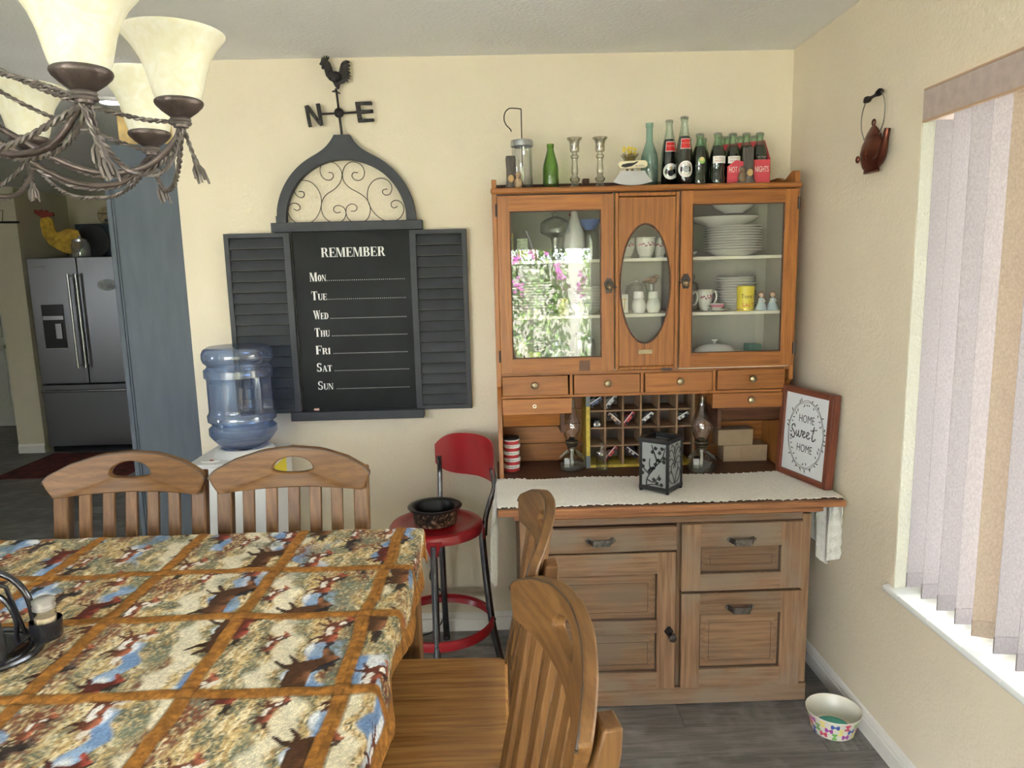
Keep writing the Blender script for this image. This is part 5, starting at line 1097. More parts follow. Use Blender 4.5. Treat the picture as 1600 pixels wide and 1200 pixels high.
part('box_body',MB().box(-4.0,-3.40,4.10,4.38,1.808,2.13),mat('dark blue paint',(.02,.032,.05),.6),bx_,bev=.004); part('door_frame',MB().box(-3.72,-3.44,4.09,4.099,1.83,2.11),mat('dark blue paint light',(.03,.05,.07),.6),bx_,bev=.004); q=MB(); q.ball((-3.50,4.08,1.90),.012,seg=8,rings=6); part('latch',q,M_black,bx_)
pl=thing('patterned_plate','round pale patterned plate standing on the dark blue box','plate',(-3.755,4.22,2.132))
q=MB(); q.prism([(.085*math.cos(2*PI*k/32),.085*math.sin(2*PI*k/32)+.085) for k in range(32)],'y',0,.018); part('disc',q,mat('patterned ware',(.30,.24,.13),.5,var=.6,vscale=30),pl,bev=.004)
q=MB(); q.box(-.07,.07,-.002,0,.10,.108); q.box(-.02,.02,-.002,0,.02,.05); part('painted_mark',q,M_black,pl)
hk=thing('wall_hook_rack','black wire hook with a white roll on the kitchen pier','hook',(-4.40,3.70,2.1),world=True)
q=MB(); q.tube([(-4.50,3.66,2.13),(-4.24,3.66,2.125)],.010,8); part('rod',q,M_black,hk,smooth=True); q=MB(); q.tube([(-4.50,3.66,2.13),(-4.41,3.66,2.128)],.022,12); part('roll',q,M_white,hk,smooth=True); q=MB(); q.tube([(-4.52,3.695,2.235),(-4.39,3.69,2.235),(-4.385,3.66,2.13)],.003,6); part('wire',q,M_black,hk)
q=MB(); q.box(-.55,.55,-.42,.42,0,.006); single('kitchen_rug',q,mat('dark red rug',(.10,.015,.012),.95,var=.7,vscale=10),'dark red patterned rug on the floor before the refrigerator','rug',(-3.62,3.20,.0005))
rl=thing('ceiling_light','small lit round recessed light in the kitchen ceiling','light',(-1.81,.62,CE),world=True)
q=MB(); q.lathe([(.050,-.012),(.075,-.010),(.082,0)],(-1.81,.62,CE),28); part('trim_ring',q,M_white,rl,smooth=True); q=MB(); q.prism([(-1.81+.05*math.cos(2*PI*k/24),.62+.05*math.sin(2*PI*k/24)) for k in range(24)],'z',CE-.010,CE-.002); part('lens',q,mat('lit lens',(1,1,1),.5,emit=(1,.97,.92),estr=14.),rl)
# ================================================================ things on the worktop
ZC=.7755; ZR=.781   # bare top, and on the runner
M_clear=thin_glass('clear glass',(.95,.97,.96),.13,.9,2.2,etint=(.62,.66,.64)); M_clear2=thin_glass('lamp glass',(.97,.97,.97),.12,.85,2.2,etint=(.78,.80,.78))
M_redp=mat('red print',(.42,.03,.035),.5); M_lid=mat('black tin lid',(.012,.012,.012),.3); M_label=mat('white label',(.80,.79,.75),.6); M_ink=mat('black print',(.015,.014,.014),.7)
for i in range(5):
    z=ZC+.0005+i*.0285; ttop=i==4
    ti=thing('snuff_tin',['round tin at the bottom of the stack at the left end of the worktop','second round tin from the bottom of the stack by the hutch side','middle round tin of the stack by the left hutch side','second round tin from the top of the stack by the hutch side','topmost black-lidded round tin of the stack by the hutch side'][i],'tin',(.049+(.003 if i%2 else 0),-.150,z),group='stack of red and white tins')
    q=MB(); q.lathe([(.001,0),(.0315,0),(.0325,.002),(.0325,.0135),(.001,.0135)],seg=32); part('tin_base',q,M_redp,ti,smooth=True)
    q=MB(); q.lathe([(.001,.0137),(.0335,.0137),(.0338,.0145),(.0338,.026),(.032,.028),(.001,.028)],seg=32); part('lid',q,M_lid if ttop else M_label,ti,smooth=True)
    if ttop:
        q=MB(); q.lathe([(.0341,.0142),(.0341,.019)],seg=32); part('label_band',q,M_label,ti)
    o=text('REVERSE' if i<4 else 'RESERVE',.0105,M_ink,ti,front(0,0,.0205),.0002,sx=1.0); wrap_text(o,0,0,.0342)
# oil lamps
M_kero=mat('lamp wick',(.75,.72,.64),.9); M_burn=mat('burner brass dark',(.10,.085,.06),.4,.8)
def oil_lamp(label,loc,s,hc):
    t=thing('oil_lamp',label,'lamp',loc,group=None)
    q=MB(); q.lathe([(.001,0),(.050*s,0),(.053*s,.004),(.056*s,.022),(.0565*s,.045),(.050*s,.052),(.030*s,.068),(.019*s,.078),(.016*s,.086)],seg=24); part('font',q,M_clear,t,smooth=True)
    q=MB(); q.lathe([(.001,.003),(.050*s,.003),(.0515*s,.020),(.001,.021)],seg=24); part('lamp_oil',q,thin_glass('lamp oil',(.75,.73,.66),.05,.4,3,dirt=.12),t,smooth=True)
    q=MB()
    for k in range(16):
        a=2*PI*k/16; q.tube([(.020*s*math.cos(a),.020*s*math.sin(a),.078),(.034*s*math.cos(a),.034*s*math.sin(a),.066),(.050*s*math.cos(a),.050*s*math.sin(a),.053)],.0018,5)
    part('font_ribs',q,M_clear,t,stuff=True)
    q=MB(); q.lathe([(.016*s,.086),(.020*s,.087),(.020*s,.094),(.017*s,.096),(.024*s,.100),(.025*s,.106),(.020*s,.108),(.027*s,.113),(.027*s,.118),(.010*s,.122),(.012*s,.130),(.006*s,.134)],seg=24); part('burner',q,M_burn,t,smooth=True)
    q=MB(); q.tube([(.02*s,0,.104),(.040*s,-.006,.106)],.0015,6); q.lathe([(.001,0),(.008,0),(.008,.002),(.001,.002)],(.040*s,-.006,.105),12); part('wick_wheel',q,M_burn,t)
    q=MB(); q.box(-.006,.006,-.001,.001,.012,.10); part('wick',q,M_kero,t)
    q=MB(); q.box(-.030*s,-.008*s,-.012,-.010,.006,.046); q.xform(Matrix.Rotation(-.3,4,'Z')); part('paper_scrap',q,M_label,t)
    z0=.114; q=MB(); q.lathe([(.024*s,z0),(.027*s,z0+.012),(.036*s,z0+.035),(.0425*s,z0+.06),(.040*s,z0+.085),(.028*s,z0+.115),(.018*s,z0+.140),(.0145*s,z0+.165),(.0145*s,z0+hc),(.0135*s,z0+hc)],seg=28); part('chimney',q,M_clear2,t,smooth=True)
    return t
oil_lamp('clear glass oil lamp with tall chimney at the left of the cubby rack',(.299,-.152,ZC),1.0,.180)
oil_lamp('clear glass oil lamp with tall chimney beside the cardboard boxes',(.816,-.222,ZC),1.04,.186)
# cubby rack
W_cub=wood('cubby wood',(.30,.19,.11),(.21,.13,.075),(.09,.05,.03),'x',1.,.7,.2); W_cubz=wood('cubby wood upright',(.30,.19,.11),(.21,.13,.075),(.09,.05,.03),'z',1.,.7,.2)
M_yelp=mat('chipped yellow paint',(.46,.34,.045),.6,var=.25,vscale=40); M_gryp=mat('grey paint patch',(.13,.15,.16),.6)
cr=thing('cubby_rack','open wooden rack of small cubbyholes with a yellow painted edge under the hutch','rack',(.58,-.09,ZC),world=True)
CY0,CY1=-.155,-.022
CX=[.373,.436,.510,.583,.657,.731,.795]; CZ=[.796,.868,.942,1.014,1.082]
for k,x in enumerate(CX[1:-1]): part('upright',MB().box(x-.0035,x+.0035,CY0,CY1-.004,.789,1.088),W_cubz,cr)
part('side_board',MB().box(.357,.3735,CY0-.006,CY1,.777,1.094),M_yelp,cr,bev=.001); part('side_board',MB().box(.795,.804,CY0-.003,CY1,.777,1.094),W_cubz,cr,bev=.001)
part('grey_patch',MB().box(.3565,.3738,CY0-.0066,CY0+.01,.777,.829),M_gryp,cr); part('grey_patch',MB().box(.3565,.3738,CY0-.0066,CY0+.01,1.035,1.0945),M_gryp,cr)
for z in CZ[1:-1]:
    for a,b_ in zip(CX[:-1],CX[1:]): part('shelf',MB().box(a+.003,b_-.0035,CY0+.003,CY1-.004,z-.003,z+.003),W_cub,cr)
part('bottom_board',MB().box(.3735,.795,CY0-.003,CY1,.777,.789),M_yelp,cr,bev=.001); part('top_board',MB().box(.3735,.795,CY0,CY1,1.088,1.094),W_cub,cr)
part('back_board',MB().box(.3735,.795,CY1-.004,CY1,.789,1.088),mat('rack back',(.13,.10,.08),.8,var=.3,vscale=8),cr)
def toy_car(label,cell,col,tilt,roofcol=None,face=False):
    cx_,cz_=cell
    t=thing('toy_car',label,'toy car',(cx_,CY0+.045,cz_),group=None,rot=(0,tilt,0))
    body=mat('toy paint',col,.28,coat=.4); l,h,w_=.034,.010,.018; t.scale=(1.,1.,1.45)
    if face:
        q=MB(); q.prism([(-.014,0),(.014,0),(.015,.008),(.011,.011),(.009,.019),(-.009,.019),(-.011,.011),(-.015,.008)],'y',-.03,.03); part('body',q,body,t,bev=.002)
        for s in (-1,1): q=MB(); q.ball((s*.0095,-.031,.007),.0045,.002,.0045,10,6); part('headlight',q,M_label,t,smooth=True)
        q=MB(); q.box(-.004,.004,-.0315,-.030,.002,.005); part('grille',q,M_chrome,t)
        for s in (-1,1): 
            q=MB(); q.lathe([(.001,-.003),(.005,-.003),(.005,.003),(.001,.003)],seg=12); q.xform(Matrix.Translation((s*.012,-.02,.002))@Matrix.Rotation(PI/2,4,'Y')); part('wheel',q,M_ink,t)
        return t
    q=MB(); q.prism([(-l,.002),(l,.002),(l+.001,.009),(l-.008,.0125),(.010,.014),(.004,.0215),(-.016,.0215),(-.023,.014),(-l,.012)],'y',-w_,w_); part('body',q,body,t,bev=.0015)
    q=MB(); q.prism([(.0085,.0145),(.0035,.0205),(-.0155,.0205),(-.021,.0145)],'y',-w_-.0006,w_+.0006); part('windows',q,M_lid,t)
    q=MB(); q.box(-l+.002,l-.002,-w_-.001,-w_,.0105,.0125); part('side_stripe',q,M_label,t)
    for sx_ in (-.020,.020):
        for sy_ in (-1,1): q=MB(); q.lathe([(.001,-.003),(.0058,-.003),(.0058,.003),(.001,.003)],seg=12); q.xform(Matrix.Translation((sx_,sy_*(w_-.001),.003))@Matrix.Rotation(PI/2,4,'X')); part('wheel',q,M_ink,t)
    for s in (-.012,.006):
        q=MB(); q.box(s-.005,s+.005,-w_-.0012,-w_-.0005,.003,.0095); part('door_mark',q,roofcol or M_label,t)
    return t
cell=lambda i,j:((CX[i]+CX[i+1])/2,CZ[j]+.004)
M_blu=mat('toy blue panel',(.05,.10,.28),.4); M_tan=mat('toy tan panel',(.45,.30,.18),.4); M_rd2=mat('toy red panel',(.50,.05,.06),.4); M_sil=mat('toy silver panel',(.5,.5,.5),.3)
DG=math.radians
def cc(i,j,dx,dz): return ((CX[i]+CX[i+1])/2+dx,CZ[j]+dz)
toy_car('dark blue toy car tilted in the upper left cubbyhole',cc(0,3,-.000,.024),(.02,.03,.09),-DG(33),M_blu)
toy_car('silver grey toy car tilted in the top row, second cubbyhole',cc(1,3,0,.026),(.30,.30,.28),-DG(50),M_sil)
toy_car('dark toy car facing forward with round white headlights',cc(0,2,0,.0035),(.03,.03,.03),0,None,True)
toy_car('tan and brown toy car tilted down to the right',cc(1,2,-.002,.026),(.20,.13,.09),DG(42),M_tan)
toy_car('bright red toy car tilted upright in the second row',cc(2,2,.001,.026),(.40,.03,.035),-DG(52),M_rd2)
toy_car('white and grey toy car tilted in the second row, right of the red one',cc(3,2,.0,.025),(.40,.38,.38),-DG(40),M_label)
toy_car('cream and dark toy car behind the right-hand oil lamp',cc(5,2,.0,.024),(.22,.21,.19),-DG(32),M_kero)
toy_car('deep red toy car in the bottom row beside the flask',cc(1,0,.001,.027),(.30,.015,.03),-DG(50),M_rd2)
toy_car('dark purple toy car with silver side in the bottom row behind the lantern',cc(2,0,-.001,.026),(.08,.04,.06),DG(38),M_sil)
q=MB(); q.lathe([(.001,0),(.012,0),(.014,.02),(.010,.028),(.001,.03)],seg=16); single('salt_glass',q,M_label,'small white pot in a cubbyhole just above the lantern','pot',(cc(4,1,0,.004)[0],CY0+.03,CZ[1]+.0035),smooth=True)
# flask
q=MB(); q.lathe([(.001,0),(.024,0),(.0255,.003),(.0255,.068),(.022,.078),(.010,.084),(.0085,.088),(.0085,.104),(.0105,.105),(.0105,.112),(.009,.113)],seg=28,sx=1,sy=.52)
single('glass_flask',q,M_clear,'small flat clear glass flask standing in front of the cubby rack','flask',(.420,-.178,ZC),smooth=True)
# cardboard boxes
M_card=mat('cardboard',(.30,.215,.13),.85,var=.06,vscale=30); M_tape=mat('packing tape',(.28,.19,.11),.35)
def carton(label,loc,w_,d,h,rz,tape):
    t=thing('cardboard_box',label,'box',loc,rz,group=None)
    part('box_body',MB().box(-w_/2,w_/2,-d/2,d/2,0,h),M_card,t,bev=.0012)
    part('top_flap',MB().box(-w_/2,w_/2,-d/2,-.001,h,h+.001).box(-w_/2,w_/2,.001,d/2,h,h+.001),M_card,t)
    if tape: part('packing_tape',MB().box(-.022,.022,-d/2-.0006,-d/2,.0,h+.0012),M_tape,t)
    return t
carton('larger cardboard box with tape lying on the worktop under the small one',(1.032,-.075,ZC),.185,.085,.068,0,True)
carton('smaller cardboard box on top of the taped one',(.988,-.080,ZC+.070),.148,.075,.066,.02,False)
# lantern
M_lb=mat('black painted metal',(.012,.012,.014),.45); M_frost=mat('frosted panel',(.27,.285,.285),.55,spec=.3)
ln=thing('candle_lantern','black square candle lantern with frosted panels and blossom branch cut-outs','lantern',(.592,-.480,ZR),math.radians(-40))
hw,hh=.053,.198
for sx_ in (-1,1):
    for sy_ in (-1,1): part('corner_post',MB().box(sx_*hw-.005,sx_*hw+.005,sy_*hw-.005,sy_*hw+.005,.0,hh),M_lb,ln,bev=.001)
q=MB(); q.box(-hw-.006,hw+.006,-hw-.006,-hw+.006,.008,.022).box(-hw-.006,hw+.006,hw-.006,hw+.006,.008,.022).box(-hw-.006,-hw+.006,-hw+.006,hw-.006,.008,.022).box(hw-.006,hw+.006,-hw+.006,hw-.006,.008,.022); part('base_frame',q,M_lb,ln,bev=.001)
q=MB(); q.box(-hw-.009,hw+.009,-hw-.009,-hw+.010,hh-.014,hh+.002).box(-hw-.009,hw+.009,hw-.010,hw+.009,hh-.014,hh+.002).box(-hw-.009,-hw+.010,-hw+.010,hw-.010,hh-.014,hh+.002).box(hw-.010,hw+.009,-hw+.010,hw-.010,hh-.014,hh+.002); part('top_frame',q,M_lb,ln,bev=.0015)
part('floor_plate',MB().box(-hw,hw,-hw,hw,.008,.012),M_lb,ln)
for (a,b_) in ((0,'front'),(1,'right'),(2,'rear'),(3,'left')):
    q=MB(); q.box(-hw+.004,hw-.004,-hw-.001,-hw+.001,.02,hh-.012); q.xform(Matrix.Rotation(a*PI/2,4,'Z')); part('frosted_panel',q,M_frost,ln)
def on_side(a): return lambda u,v,d:tuple(Matrix.Rotation(a*PI/2,4,'Z')@Vector((u,-hw-.0012-d,v)))
br=[[(-.030,.022),(-.028,.045),(-.018,.065),(-.008,.078),(.004,.095),(.020,.112),(.034,.122),(.050,.130)],[(.004,.095),(.010,.118),(.004,.140),(-.004,.160),(-.010,.176)],[(.020,.112),(.036,.140),(.044,.172)],[(-.018,.065),(-.040,.085),(-.052,.11)],[(-.008,.078),(-.018,.10),(-.016,.125)],[(-.028,.045),(-.004,.038),(.012,.050),(.022,.068)],[(-.030,.022),(-.002,.030),(.024,.028)]]
q=MB(); P=on_side(0)
for b_ in br:
    pts=[(p[0],p[1]) for p in smooth_path([(x,y,0) for x,y in b_],4)]; ribbon(q,pts,[.0048*(1-.5*k/len(pts)) for k in range(len(pts))],P,0,.0012)
rf=random.Random(4)
for (x,y) in ((-.044,.092),(-.046,.068),(.006,.105),(.018,.122),(-.006,.150),(.006,.165),(.022,.150),(.032,.166),(.040,.118),(-.012,.088),(-.002,.090),(.000,.048),(.012,.036),(.030,.032),(.022,.054),(-.040,.115),(.040,.132),(-.018,.078)):
    for k in range(5):
        a=k*2*PI/5+rf.random(); poly(q,arc(x+.0035*math.cos(a),y+.0035*math.sin(a),.0038,.0038,0,2*PI*.9,7),P,0,.0014)
part('branch_cutout',q,M_lb,ln,stuff=True)
for a in (1,3):
    q=MB(); P=on_side(a)
    for s in (-1,1):
        for b_ in ([(0,.03),(s*.012,.06),(s*.026,.085),(s*.018,.108),(s*.004,.100),(s*.008,.088)],[(s*.004,.03),(s*.03,.04),(s*.044,.065),(s*.032,.082),(s*.022,.07)],[(0,.10),(s*.02,.125),(s*.042,.122),(s*.046,.105),(s*.034,.100)],[(0,.11),(s*.010,.145),(s*.030,.160),(s*.044,.150),(s*.036,.138)],[(0,.14),(s*.006,.165),(s*.02,.176),(s*.024,.165)]):
            pts=[(p[0],p[1]) for p in smooth_path([(x,y,0) for x,y in b_],4)]; ribbon(q,pts,.0034,P,0,.0012)
    part('scroll_cutout',q,M_lb,ln,stuff=True)
# framed sign
W_cherry=wood('cherry stained frame',(.20,.060,.032),(.12,.034,.02),(.05,.014,.010),'z',1.,.45,.35); M_canvas=mat('white sign board',(.66,.68,.70),.6)
p0=Vector((1.092,-.288)); p1=Vector((1.166,-.565)); wd_=(p1-p0).length; ang=math.atan2(p1.y-p0.y,p1.x-p0.x)
tilt=math.radians(-3.2)
sg=thing('framed_sign','HOME Sweet HOME sign in a reddish frame at the right end of the worktop','sign',(p0.x,p0.y,ZR+.001),rot=None)
sg.rotation_mode='XYZ'; sg.rotation_euler=(Matrix.Rotation(ang,4,'Z')@Matrix.Rotation(tilt,4,'X')).to_euler()
SH=.345; fwid=.021; dp_=.034
for nm,a in (('frame_side',(0,fwid,0,dp_,0,SH)),('frame_side',(wd_-fwid,wd_,0,dp_,0,SH))): part(nm,MB().box(*a),W_cherry,sg,bev=.0015)
W_cherryx=wood('cherry stained rail',(.20,.060,.032),(.12,.034,.02),(.05,.014,.010),'x',1.,.45,.35)
part('frame_rail',MB().box(fwid,wd_-fwid,0,dp_,0,fwid),W_cherryx,sg,bev=.0015); part('frame_rail',MB().box(fwid,wd_-fwid,0,dp_,SH-fwid,SH),W_cherryx,sg,bev=.0015)
part('sign_board',MB().box(fwid,wd_-fwid,.012,.018,fwid,SH-fwid),M_canvas,sg)
cxs,czs=wd_/2,SH/2
text('HOME',.043,M_ink,sg,front(cxs,.0118,czs+.058),.0003,sx=.72,off=-.0004); text('HOME',.043,M_ink,sg,front(cxs,.0118,czs-.054),.0003,sx=.72,off=-.0004)
P=lambda u,v,d:(cxs+u,.0118-d,czs+v)
q=MB()
sw=[([(-.060,.020),(-.066,.030),(-.076,.026),(-.078,.014),(-.068,.004),(-.060,-.006),(-.064,-.020),(-.076,-.020),(-.080,-.010)],.0055),
 ([(-.052,.010),(-.052,-.006),(-.046,-.012),(-.040,.000),(-.038,.012),(-.039,-.006),(-.032,-.013),(-.024,-.002),(-.022,.014),(-.016,.010)],.0048),
 ([(-.018,-.002),(-.008,.002),(-.003,.008),(-.008,.012),(-.014,.006),(-.014,-.006),(-.006,-.011),(.004,-.004)],.0048),
 ([(.004,-.004),(.014,.002),(.020,.008),(.015,.013),(.008,.007),(.008,-.006),(.016,-.012),(.028,-.004)],.0048),
 ([(.046,.040),(.042,.018),(.038,-.002),(.040,-.014),(.050,-.012),(.056,-.004)],.0055),([(.026,.022),(.040,.024),(.062,.031)],.0038)]
for b_,w_ in sw:
    pts=[(p[0],p[1]) for p in smooth_path([(x,y,0) for x,y in b_],5)]; ribbon(q,pts,[w_*(.55+.45*abs(math.sin(k*.45))) for k in range(len(pts))],P,0,.0005)
part('script_lettering',q,M_ink,sg)
q=MB(); rs_=random.Random(9); ax_,az_=wd_*.345,SH*.375
for rr,ph,wob in ((1.0,0,.010),(.955,1.3,.014)):
    pts=[]
    for k in range(97):
        a=2*PI*k/96; m_=rr*(1+wob*math.sin(9*a+ph)); pts.append((ax_*m_*math.cos(a),az_*m_*math.sin(a)))
    ribbon(q,pts,.0017,P,0,.0004)
for k in range(46):
    a=2*PI*k/46+rs_.uniform(-.04,.04); m_=rs_.choice((.90,1.0,1.0)); x,y=ax_*m_*math.cos(a),az_*m_*math.sin(a); dr=a+rs_.uniform(-.9,.9)+(PI if m_<.95 else 0); l=rs_.uniform(.010,.016)
    pts=[(x,y),(x+l*.5*math.cos(dr),y+l*.5*math.sin(dr)),(x+l*math.cos(dr),y+l*math.sin(dr))]; ribbon(q,pts,[.0010,.0046,.0006],P,0,.0005)
part('wreath_drawing',q,M_ink,sg,stuff=True)
# ================================================================ things on top of the hutch
ZT=1.8855; TY=-.17
M_tin=mat('galvanised lid',(.40,.42,.43),.35,.9,var=.2,vscale=40); M_bark=mat('grey bark',(.10,.085,.075),.9,var=.35,vscale=20,bump=.8,bscale=90,stretch=(1,1,.25)); M_stone=mat('speckled stone',(.16,.14,.13),.7,var=.5,vscale=60,bump=.4,bscale=90)
hj=thing('hook_jar','tall glass jar with galvanised lid and a bent wire hook on top of the hutch','jar',(.118,-.165,ZT))
q=MB(); q.lathe([(.001,0),(.036,0),(.039,.004),(.039,.165),(.037,.175),(.036,.18)],seg=36); part('glass_body',q,M_clear,hj,smooth=True)
q=MB(); q.lathe([(.0395,.172),(.0425,.174),(.0425,.190),(.041,.196),(.030,.199),(.001,.201)],seg=36); part('lid',q,M_tin,hj,smooth=True)
q=MB(); q.tube(smooth_path([(0,0,.008),(0,0,.12),(0,0,.200),(0,0,.31)],3)+smooth_path([(0,0,.312),(-.02,0,.315),(-.045,0,.315),(-.062,0,.300),(-.066,0,.275),(-.058,0,.255),(-.042,0,.238),(-.040,0,.230)],5),.0022,7); part('wire_hook',q,M_iron,hj,smooth=True)
q=MB(); q.lathe([(.022,.004),(.018,.008),(.004,.016),(.001,.017)],seg=20); part('glass_foot',q,M_clear,hj,smooth=True)
def stump(label,loc,h,r,flip,owl):
    t=thing('log_ornament',label,'ornament',loc)
    q=MB(); n_=18
    rr=random.Random(int(loc[0]*1000)); vs=[];fs=[]; prof=[(1.9,0),(1.5,.06),(1.1,.16),(.95,.3),(.9,.6),(.92,.9),(.88,1.0)]
    for a_,z_ in prof:
        for k in range(n_): an=2*PI*k/n_; r_=r*a_*(1+.10*math.sin(3*an+z_*4)+rr.uniform(-.05,.05)); vs.append((r_*math.cos(an),r_*.75*math.sin(an),z_*h+ (rr.uniform(-.003,.003) if z_==1 else 0)))
    for i in range(len(prof)-1):
        for k in range(n_): j=(k+1)%n_; fs.append((i*n_+k,i*n_+j,(i+1)*n_+j,(i+1)*n_+k))
    fs+=[tuple(range(n_))[::-1],tuple((len(prof)-1)*n_+k for k in range(n_))]
    q.add(vs,fs); part('bark_stump',q,M_bark,t,smooth=True)
    q=MB(); 
    for k in range(7): q.ball((rr.uniform(-.04,.04),rr.uniform(-.02,.0),.006),rr.uniform(.008,.016),.010,rr.uniform(.005,.009),8,6)
    part('rock_base',q,M_stone,t,smooth=True)
    s=-1 if flip else 1
    q=MB(); q.ball((s*.026,-.012,.030),.016,.012,.022,12,8); q.ball((s*.026,-.014,.058),.011,.010,.012,12,8); q.tube([(s*.022,-.012,.02),(s*.045,-.006,.004)],[.010,.003],8); part('carved_animal',q,owl,t,smooth=True)
    q=MB(); q.ball((-s*.001,-.020,.045),.012,.006,.014,8,6); part('straw_tuft',q,mat('straw',(.45,.30,.13),.8),t)
    return t
M_carv=mat('painted resin brown',(.16,.10,.055),.45,var=.4,vscale=40)
stump('grey bark log ornament with a small straw-coloured figure in front of the glass jar',(.072,-.235,ZT),.128,.020,False,mat('painted resin tan',(.30,.20,.12),.5,var=.4,vscale=50))
stump('grey bark log ornament with a brown figure in front of the red bottle carton',(.962,-.262,ZT),.138,.021,True,M_carv)
M_green=thin_glass('green bottle glass',(.38,.60,.08),.06,.5,2.5,etint=(.08,.20,.01),dirt=.02)
q=MB(); q.lathe([(.001,0),(.028,0),(.0305,.004),(.0305,.085),(.028,.105),(.018,.140),(.013,.158),(.0125,.166),(.014,.167),(.014,.180),(.012,.181)],seg=32); single('green_bottle',q,M_green,'green glass bottle with a tapered neck on top of the hutch','bottle',(.227,TY,ZT),smooth=True)
M_crys=bpy.data.materials.new('crystal'); M_crys.use_nodes=True; b_=M_crys.node_tree.nodes['Principled BSDF']; b_.inputs['Transmission Weight'].default_value=1; b_.inputs['Roughness'].default_value=.02; b_.inputs['IOR'].default_value=1.42
M_cs=thin_glass('pressed glass',(.93,.92,.88),.14,.85,1.8,etint=(.50,.48,.42))
def candlestick(label,x):
    t=thing('glass_candlestick',label,'candlestick',(x,TY,ZT))
    q=MB(); q.lathe([(.001,0),(.036,0),(.036,.004),(.026,.013),(.014,.026),(.011,.034),(.018,.042),(.020,.050),(.013,.058),(.0105,.064)],seg=8); part('foot',q,M_cs,t)
    q=MB(); q.lathe([(.0105,.064),(.013,.070),(.0135,.085),(.0105,.110),(.012,.124),(.016,.128),(.016,.136),(.0105,.140),(.0105,.147)],seg=12); part('stem',q,M_cs,t,smooth=True)
    q=MB(); q.lathe([(.010,.147),(.0175,.150),(.0185,.158),(.0185,.178),(.021,.188),(.029,.197),(.030,.201),(.027,.202),(.016,.190),(.012,.165)],seg=16); part('cup',q,M_cs,t,smooth=True); return t
candlestick('left of the two clear glass candlesticks, next to the green bottle',.320); candlestick('right of the two clear glass candlesticks, next to the whale knife',.418)
# curved knife on its stand, vase of yellow flowers
M_steel2=mat('brushed blade',(.46,.46,.48),.34,1.); M_bone=mat('bone handle',(.72,.64,.44),.4)
ul=thing('curved_knife','fan-shaped steel blade with an ALASKA bone handle standing on a wooden block','knife',(.532,-.235,ZT))
q=MB(); q.box(-.055,.055,-.012,.014,0,.012); part('stand',q,W_hut,ul,bev=.001)
q=MB(); pts=[(-.046,.066),(-.052,.055),(-.075,.026)]+[(-.075+.150*k/12,.026-.013*math.sin(PI*k/12)) for k in range(1,12)]+[(.075,.026),(.052,.055),(.046,.066)]; q.prism(pts,'y',-.0012,.0012); part('blade',q,M_steel2,ul)
q=MB(); 
for x in (-.012,.012): q.box(x-.003,x+.003,-.0015,.0015,.066,.076)
part('tang',q,M_steel2,ul)
q=MB(); q.prism(arc(-.042,.088,.014,.014,PI/2,1.5*PI,8)+arc(.042,.090,.014,.014,-PI/2,PI/2,8),'y',-.008,.008); part('handle',q,M_bone,ul,bev=.003)
q=MB(); q.prism([(-.046,.082),(-.030,.078),(-.006,.082),(.012,.092),(.022,.100),(.012,.099),(.004,.095),(-.018,.094),(-.040,.090)],'y',-.0086,-.008); part('whale_drawing',q,M_ink,ul)
text('ALASKA',.0105,M_ink,ul,front(.027,-.0084,.083),.0002,sx=.95)
va=thing('flower_vase','small smoky fluted vase with yellow flowers behind the bone-handled knife','vase',(.540,-.13,ZT))
q=MB(); n_=28; prof=[(.001,0),(.016,0),(.018,.03),(.014,.07),(.016,.10),(.022,.125),(.036,.140)]; vs=[];fs=[]
for r,z in prof:
    for k in range(n_): an=2*PI*k/n_; rr=r*(1+(.10*math.sin(7*an) if z>.11 else 0)); vs.append((rr*math.cos(an),rr*math.sin(an),z+(.003*math.sin(7*an) if z>.13 else 0)))
for i in range(len(prof)-1):
    for k in range(n_): j=(k+1)%n_; fs.append((i*n_+k,i*n_+j,(i+1)*n_+j,(i+1)*n_+k))
q.add(vs,fs); part('vase_body',q,thin_glass('smoky glass',(.72,.66,.52),.10,.7,2,etint=(.30,.26,.18)),va,smooth=True)
q=MB(); rf=random.Random(2); st_=MB()
for k in range(9):
    x,y,z=rf.uniform(-.024,.024),rf.uniform(-.012,.012),rf.uniform(.148,.175)
    st_.tube([(0,0,.05),(x*.5,y*.5,.11),(x,y,z)],.0009,5)
    for j in range(4): a=j*PI/2; q.ball((x+.0035*math.cos(a),y,z+.0035*math.sin(a)),.0035,.002,.003,6,4)
part('stems',st_,mat('flower stem',(.35,.30,.05),.6),va,stuff=True); part('petals',q,mat('yellow petals',(.75,.55,.05),.6),va,stuff=True)
q=MB(); q.lathe([(.001,0),(.030,0),(.033,.004),(.033,.115),(.030,.135),(.018,.170),(.0135,.185),(.0125,.235),(.0145,.237),(.0145,.252),(.0128,.253)],seg=36); single('aqua_bottle',q,thin_glass('aqua glass',(.55,.74,.70),.08,.7,2.2,etint=(.25,.45,.42),dirt=.05),'tall pale aqua glass bottle on top of the hutch','bottle',(.611,-.16,ZT),smooth=True)
